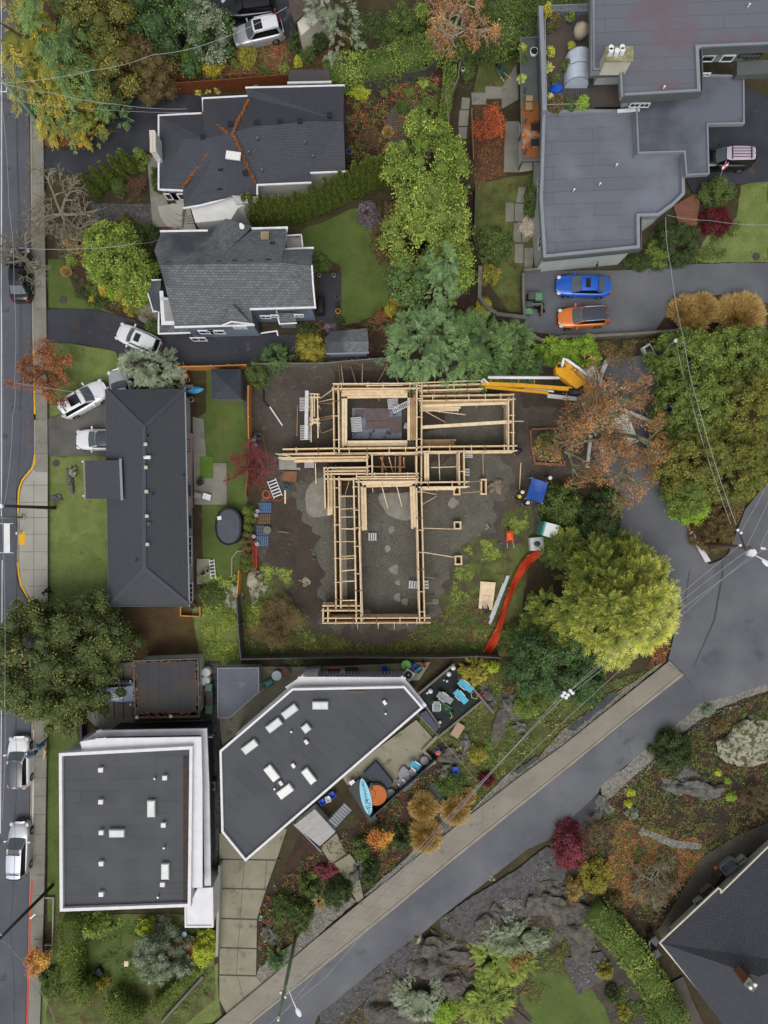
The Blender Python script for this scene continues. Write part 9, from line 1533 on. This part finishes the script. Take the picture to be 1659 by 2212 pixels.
for i in range(9): lathe_thing('clipped_ball','small clipped grey-green ball, number %s from the left in the curved row' % ('one','two','three','four','five','six','seven','eight','nine')[i],'shrub',340+9.6*i,2019-3*math.sin(i*.5)+i,ZR,[(.12,0),(.2,.12),(.19,.26),(.1,.34),(.01,.37)],M('ball_box','5f6a45','75805a',s=9,fine=.2,bump=.03,bs=20) if i == 0 else bpy.data.materials['ball_box'],12)
lathe_thing('birdbath','pale blue birdbath bowl in the lower garden','birdbath',398,2018,ZR,[(.1,0),(.08,.5),(.2,.6)],M('pale_blue_glaze','a9c8dc',fine=.03)); o = thing('garden_swing','white metal arch bench by the lower garden hedge','bench',W(173,2027)); mb = MB(); q = W(173,2027,.8); mb.box((q.x,q.y,.45),(.5,.9,.06),.4); part(o,'seat',mb,m_wpl); mb = MB(); mb.box((q.x-.2,q.y+.05,.75),(.06,.9,.55),.4); part(o,'backrest',mb,m_wpl)
mb = MB(); q = W(272,2083,1); mb.box((q.x,q.y,.7),(.35,.45,.5)); single('bird_feeder','pale wooden bird feeder box on the lower lawn','feeder',mb,m_woodP); mb = MB(); q = W(213,2100,.5); mb.box((q.x,q.y,.3),(.45,.6,.5),.5); single('garden_box','dark and white garden box at the bottom of the lower lawn','box',mb,[m_metalD])
tub('utility_box','mint green utility box at the driveway garden edge','utility box',564,1981,.22,.42,.3,-10,M('mint_plastic','8fbfa5',fine=.04));
# ================= corner-house clutter
for lb,x,y,w,d,rz,m_ in (('grey bench-like canopy by the corner house wall',1573,1870,1.5,1.0,38,m_fasc),('grey paving bench by the corner house gutter',1600,1858,1.0,.4,38,m_greyW),('timber planter against the corner house',1528,1925,1.2,.7,38,m_woodG),('round-cornered grey planter below the timber one',1510,1948,.9,.5,38,m_greyW)): tub('garden_planter',lb,'planter',x,y,w,d,.6,rz,m_)
bin_('upper dark bin at the corner-house gutter corner',1413,2030,m_bg,m_bg,rz=38); bin_('lower dark bin at the corner-house gutter corner',1417,2058,m_bg,m_bg,rz=38); lathe_thing('pot','large cream pot between the two corner-house bins','pot',1410,2041,ZR,[(.25,0),(.34,.5)],m_cream,inner=(.28,m_potsoil)); lathe_thing('pumpkin','orange pumpkin at the corner-house canopy','pumpkin',1548,1876,ZR,[(.05,0),(.18,.08),(.2,.18),(.14,.27),(.03,.29)],m_orp,12)
# ================= people and dog
m_skin = M('skin','b98a6c',fine=.02,obj=True)
def skinmesh(parent,name,verts,edges,mat,root=0,label=None):
 me = bpy.data.meshes.new(name); me.from_pydata([v[:3] for v in verts],edges,[]); o = bpy.data.objects.new(name,me); COL.objects.link(o); me.skin_vertices.new() if hasattr(me.skin_vertices,'new') and not me.skin_vertices else None
 md = o.modifiers.new('skin','SKIN'); md.use_smooth_shade = True; sv = me.skin_vertices[0].data
 for i,v in enumerate(verts): sv[i].radius = (v[3],v[4] if len(v) > 4 else v[3]); sv[i].use_root = (i == root)
 o.modifiers.new('sub','SUBSURF').levels = 1; o.modifiers['sub'].render_levels = 1
 dg = bpy.context.evaluated_depsgraph_get(); me2 = bpy.data.meshes.new_from_object(o.evaluated_get(dg)); o.modifiers.clear(); o.data = me2; me2.name = name; me2.materials.clear(); me2.materials.append(mat)
 for p in me2.polygons: p.use_smooth = True; p.material_index = 0
 if parent: o.parent = parent
 return o
def person(label,x,y,rz,top,legs,hat,lean=0.0,hair=None,crouch=0.0,stride=.12,arms=.2,z=ZR,hatm=None,skirt=None):
 """faces local +x; lean: forward tilt in metres at the shoulder; crouch lowers the hips"""
 hz = .93 - crouch; sh = Vector((lean,0,hz + .5 - abs(lean)*.35)); c = W(x,y,sh.z); o = thing('person',label,'person',(c.x,c.y,z),R(rz)); mt = M('jacket',top,fine=.06,obj=True); ml = M('trousers',legs,fine=.06,obj=True)
 pel = (0,0,hz); che = (lean*.7,0,(hz+sh.z)/2+.08); nk = (sh.x+.02,0,sh.z+.09); hd = (sh.x+.05,0,sh.z+.24)
 def limb(s): return [(0,s*.09,hz-.04),(crouch*.55+s*stride*.5+.02,s*.11,hz*.5+.02+crouch*.12),(s*stride-crouch*.1,s*.11,.09),(s*stride+.16-crouch*.1,s*.12,.04)]
 def arm(s): return [(sh.x,s*.18,sh.z),(sh.x+.04,s*.25,sh.z-.27),(sh.x+arms+.1,s*.2,sh.z-.42)]
 V = [(*pel,.13,.1),(*che,.14,.1),(sh.x,0,sh.z,.13,.09),(*nk,.055),(*hd,.1,.09),(hd[0]+.01,0,hd[2]+.07,.085)]; E = [(0,1),(1,2),(2,3),(3,4),(4,5)]
 for s in (-1,1): b = len(V); V += [(*p,r) for p,r in zip(limb(s),(.085,.06,.045,.04))]; E += [(0,b),(b,b+1),(b+1,b+2),(b+2,b+3)]; b = len(V); V += [(*p,r) for p,r in zip(arm(s),(.055,.042,.032))]; e = arm(s)[2]; V += [(e[0]+.07,e[1]-s*.01,e[2]-.03,.035,.018),(e[0]+.14,e[1]-s*.02,e[2]-.05,.014)]; E += [(2,b),(b,b+1),(b+1,b+2),(b+2,b+3),(b+3,b+4)]
 skinmesh(o,'body',V,E,m_skin); k = 1.22
 V = [(*pel,.15,.12),(*che,.165,.125),(sh.x,0,sh.z,.15,.11),(nk[0],0,nk[2]-.04,.08)]; E = [(0,1),(1,2),(2,3)]
 for s in (-1,1): b = len(V); V += [(*p,r*1.35) for p,r in zip(arm(s),(.058,.048,.04))]; E += [(2,b),(b,b+1),(b+1,b+2)]
 skinmesh(o,'jacket',V,E,mt)
 V = [(*pel,.145,.12)]; E = []
 for s in (-1,1): b = len(V); V += [(*p,r) for p,r in zip(limb(s)[:3],(.1,.078,.062))]; E += [(0,b),(b,b+1),(b+1,b+2)]
 skinmesh(o,'trousers',V,E,ml)
 for s in (-1,1): q = limb(s)[3]; mb = MB(); mb.rock((q[0]-.06,q[1],.045),(.14,.05,.06),1,2,sharp=.03); part(o,'shoe',mb,m_blk,world=False)
 hm = MB()
 if hat == 'helmet': hm.dome((hd[0],0,hd[2]+.02),(.155,.13,.15)); hm.cyl((hd[0]+.03,0,hd[2]+.015),.16,.015,16); part(o,'helmet',hm,hatm or m_wpl,world=False)
 elif hat == 'hat': hm.dome((hd[0],0,hd[2]+.03),(.125,.115,.13)); hm.cyl((hd[0]+.0,0,hd[2]+.03),.19,.015,18); part(o,'hat',hm,hatm or m_orp,world=False)
 else: hm.dome((hd[0]-.02,0,hd[2]-.02),(.125,.11,.15)); part(o,'hair',hm,hatm or m_pole,world=False)
 return o
wh_ = m_wpl; yh = M('yellow_helmet','d9cc4e',fine=.02)
person('gardener in a blue shirt and orange hat crouching on the flat rock',953,1627,150,'3f6cc0','2d3038','hat',.3,crouch=.4)
person('worker in dark olive clothes and white helmet left of the blue tarp',1133,1062,190,'2f3a33','3c4238','helmet',.18,arms=.3); person('worker in black with a yellow helmet at the lower left corner of the tarp',1127,1075,160,'24282b','2c2f33','helmet',.2,hatm=yh,arms=.3); person('worker in navy with a white helmet below the blue tarp',1131,1090,30,'1d2338','5a564e','helmet',.25,arms=.3)
person('worker in dark clothes with a white helmet under the oak edge',1186,1028,270,'30332f','2c2c2a','helmet',.1); person('person in navy bending over the south-east corner of the gravel room forms',1126,972,200,'22273a','25262c','hair',.25)
person('person in dark clothes leaning at the foot of the plywood stack',1051,1324,100,'23262e','3a3a44','hair',.3,crouch=.2); person('person in teal walking on the pavement beside the dog',88,1610,215,'2f7f96','27506b','hair',.1,stride=.3,z=zc,hatm=m_cush); person('person in a blue jacket reaching to the white hatchback',71,1629,190,'3f6c9e','2f3f5a','hair',.25,arms=.35,z=ZR+.1,hatm=M('fair_hair','a39378',fine=.05)); person('person in dark clothes walking on the new pavement',99,1276,280,'2b2f36','2f3238','hair',.1,stride=.3,z=zc); person('person in grey sitting at the site fence',548,942,0,'5a6478','343a48','hair',.2,crouch=.3)
def dog(label,x,y,rz,mat,z):
 c = W(x,y,.5); o = thing('dog',label,'dog',(c.x,c.y,z),R(rz)); V = [(-.3,0,.46,.1,.12),(0,0,.46,.11,.13),(.26,0,.47,.12,.15),(.4,0,.6,.075),(.5,0,.7,.075,.07),(.62,0,.67,.04),(-.42,0,.52,.03),(-.58,0,.6,.018)]; E = [(0,1),(1,2),(2,3),(3,4),(4,5),(0,6),(6,7)]
 for s in (-1,1): b = len(V); V += [(.27,s*.09,.32,.05),(.28,s*.09,.16,.032),(.27,s*.09,.04,.028),(.33,s*.09,.025,.025)]; E += [(2,b),(b,b+1),(b+1,b+2),(b+2,b+3)]; b = len(V); V += [(-.28,s*.09,.34,.065),(-.2,s*.09,.24,.04),(-.34,s*.09,.16,.028),(-.31,s*.09,.04,.026),(-.25,s*.09,.025,.024)]; E += [(0,b),(b,b+1),(b+1,b+2),(b+2,b+3),(b+3,b+4)]; b = len(V); V += [(.46,s*.07,.76,.025),(.44,s*.1,.68,.015)]; E += [(4,b),(b,b+1)]
 skinmesh(o,'body',V,E,mat,1); mb = MB(); mb.rock((.655,0,.675),(.02,.022,.02),1,1,sharp=.02); part(o,'nose',mb,m_blk,world=False); return o
dog('pale cream dog standing on the pavement beside the person in teal',100,1627,80,M('cream_fur','c9b48e','b8a27c',s=9,fine=.1,obj=True),zc)
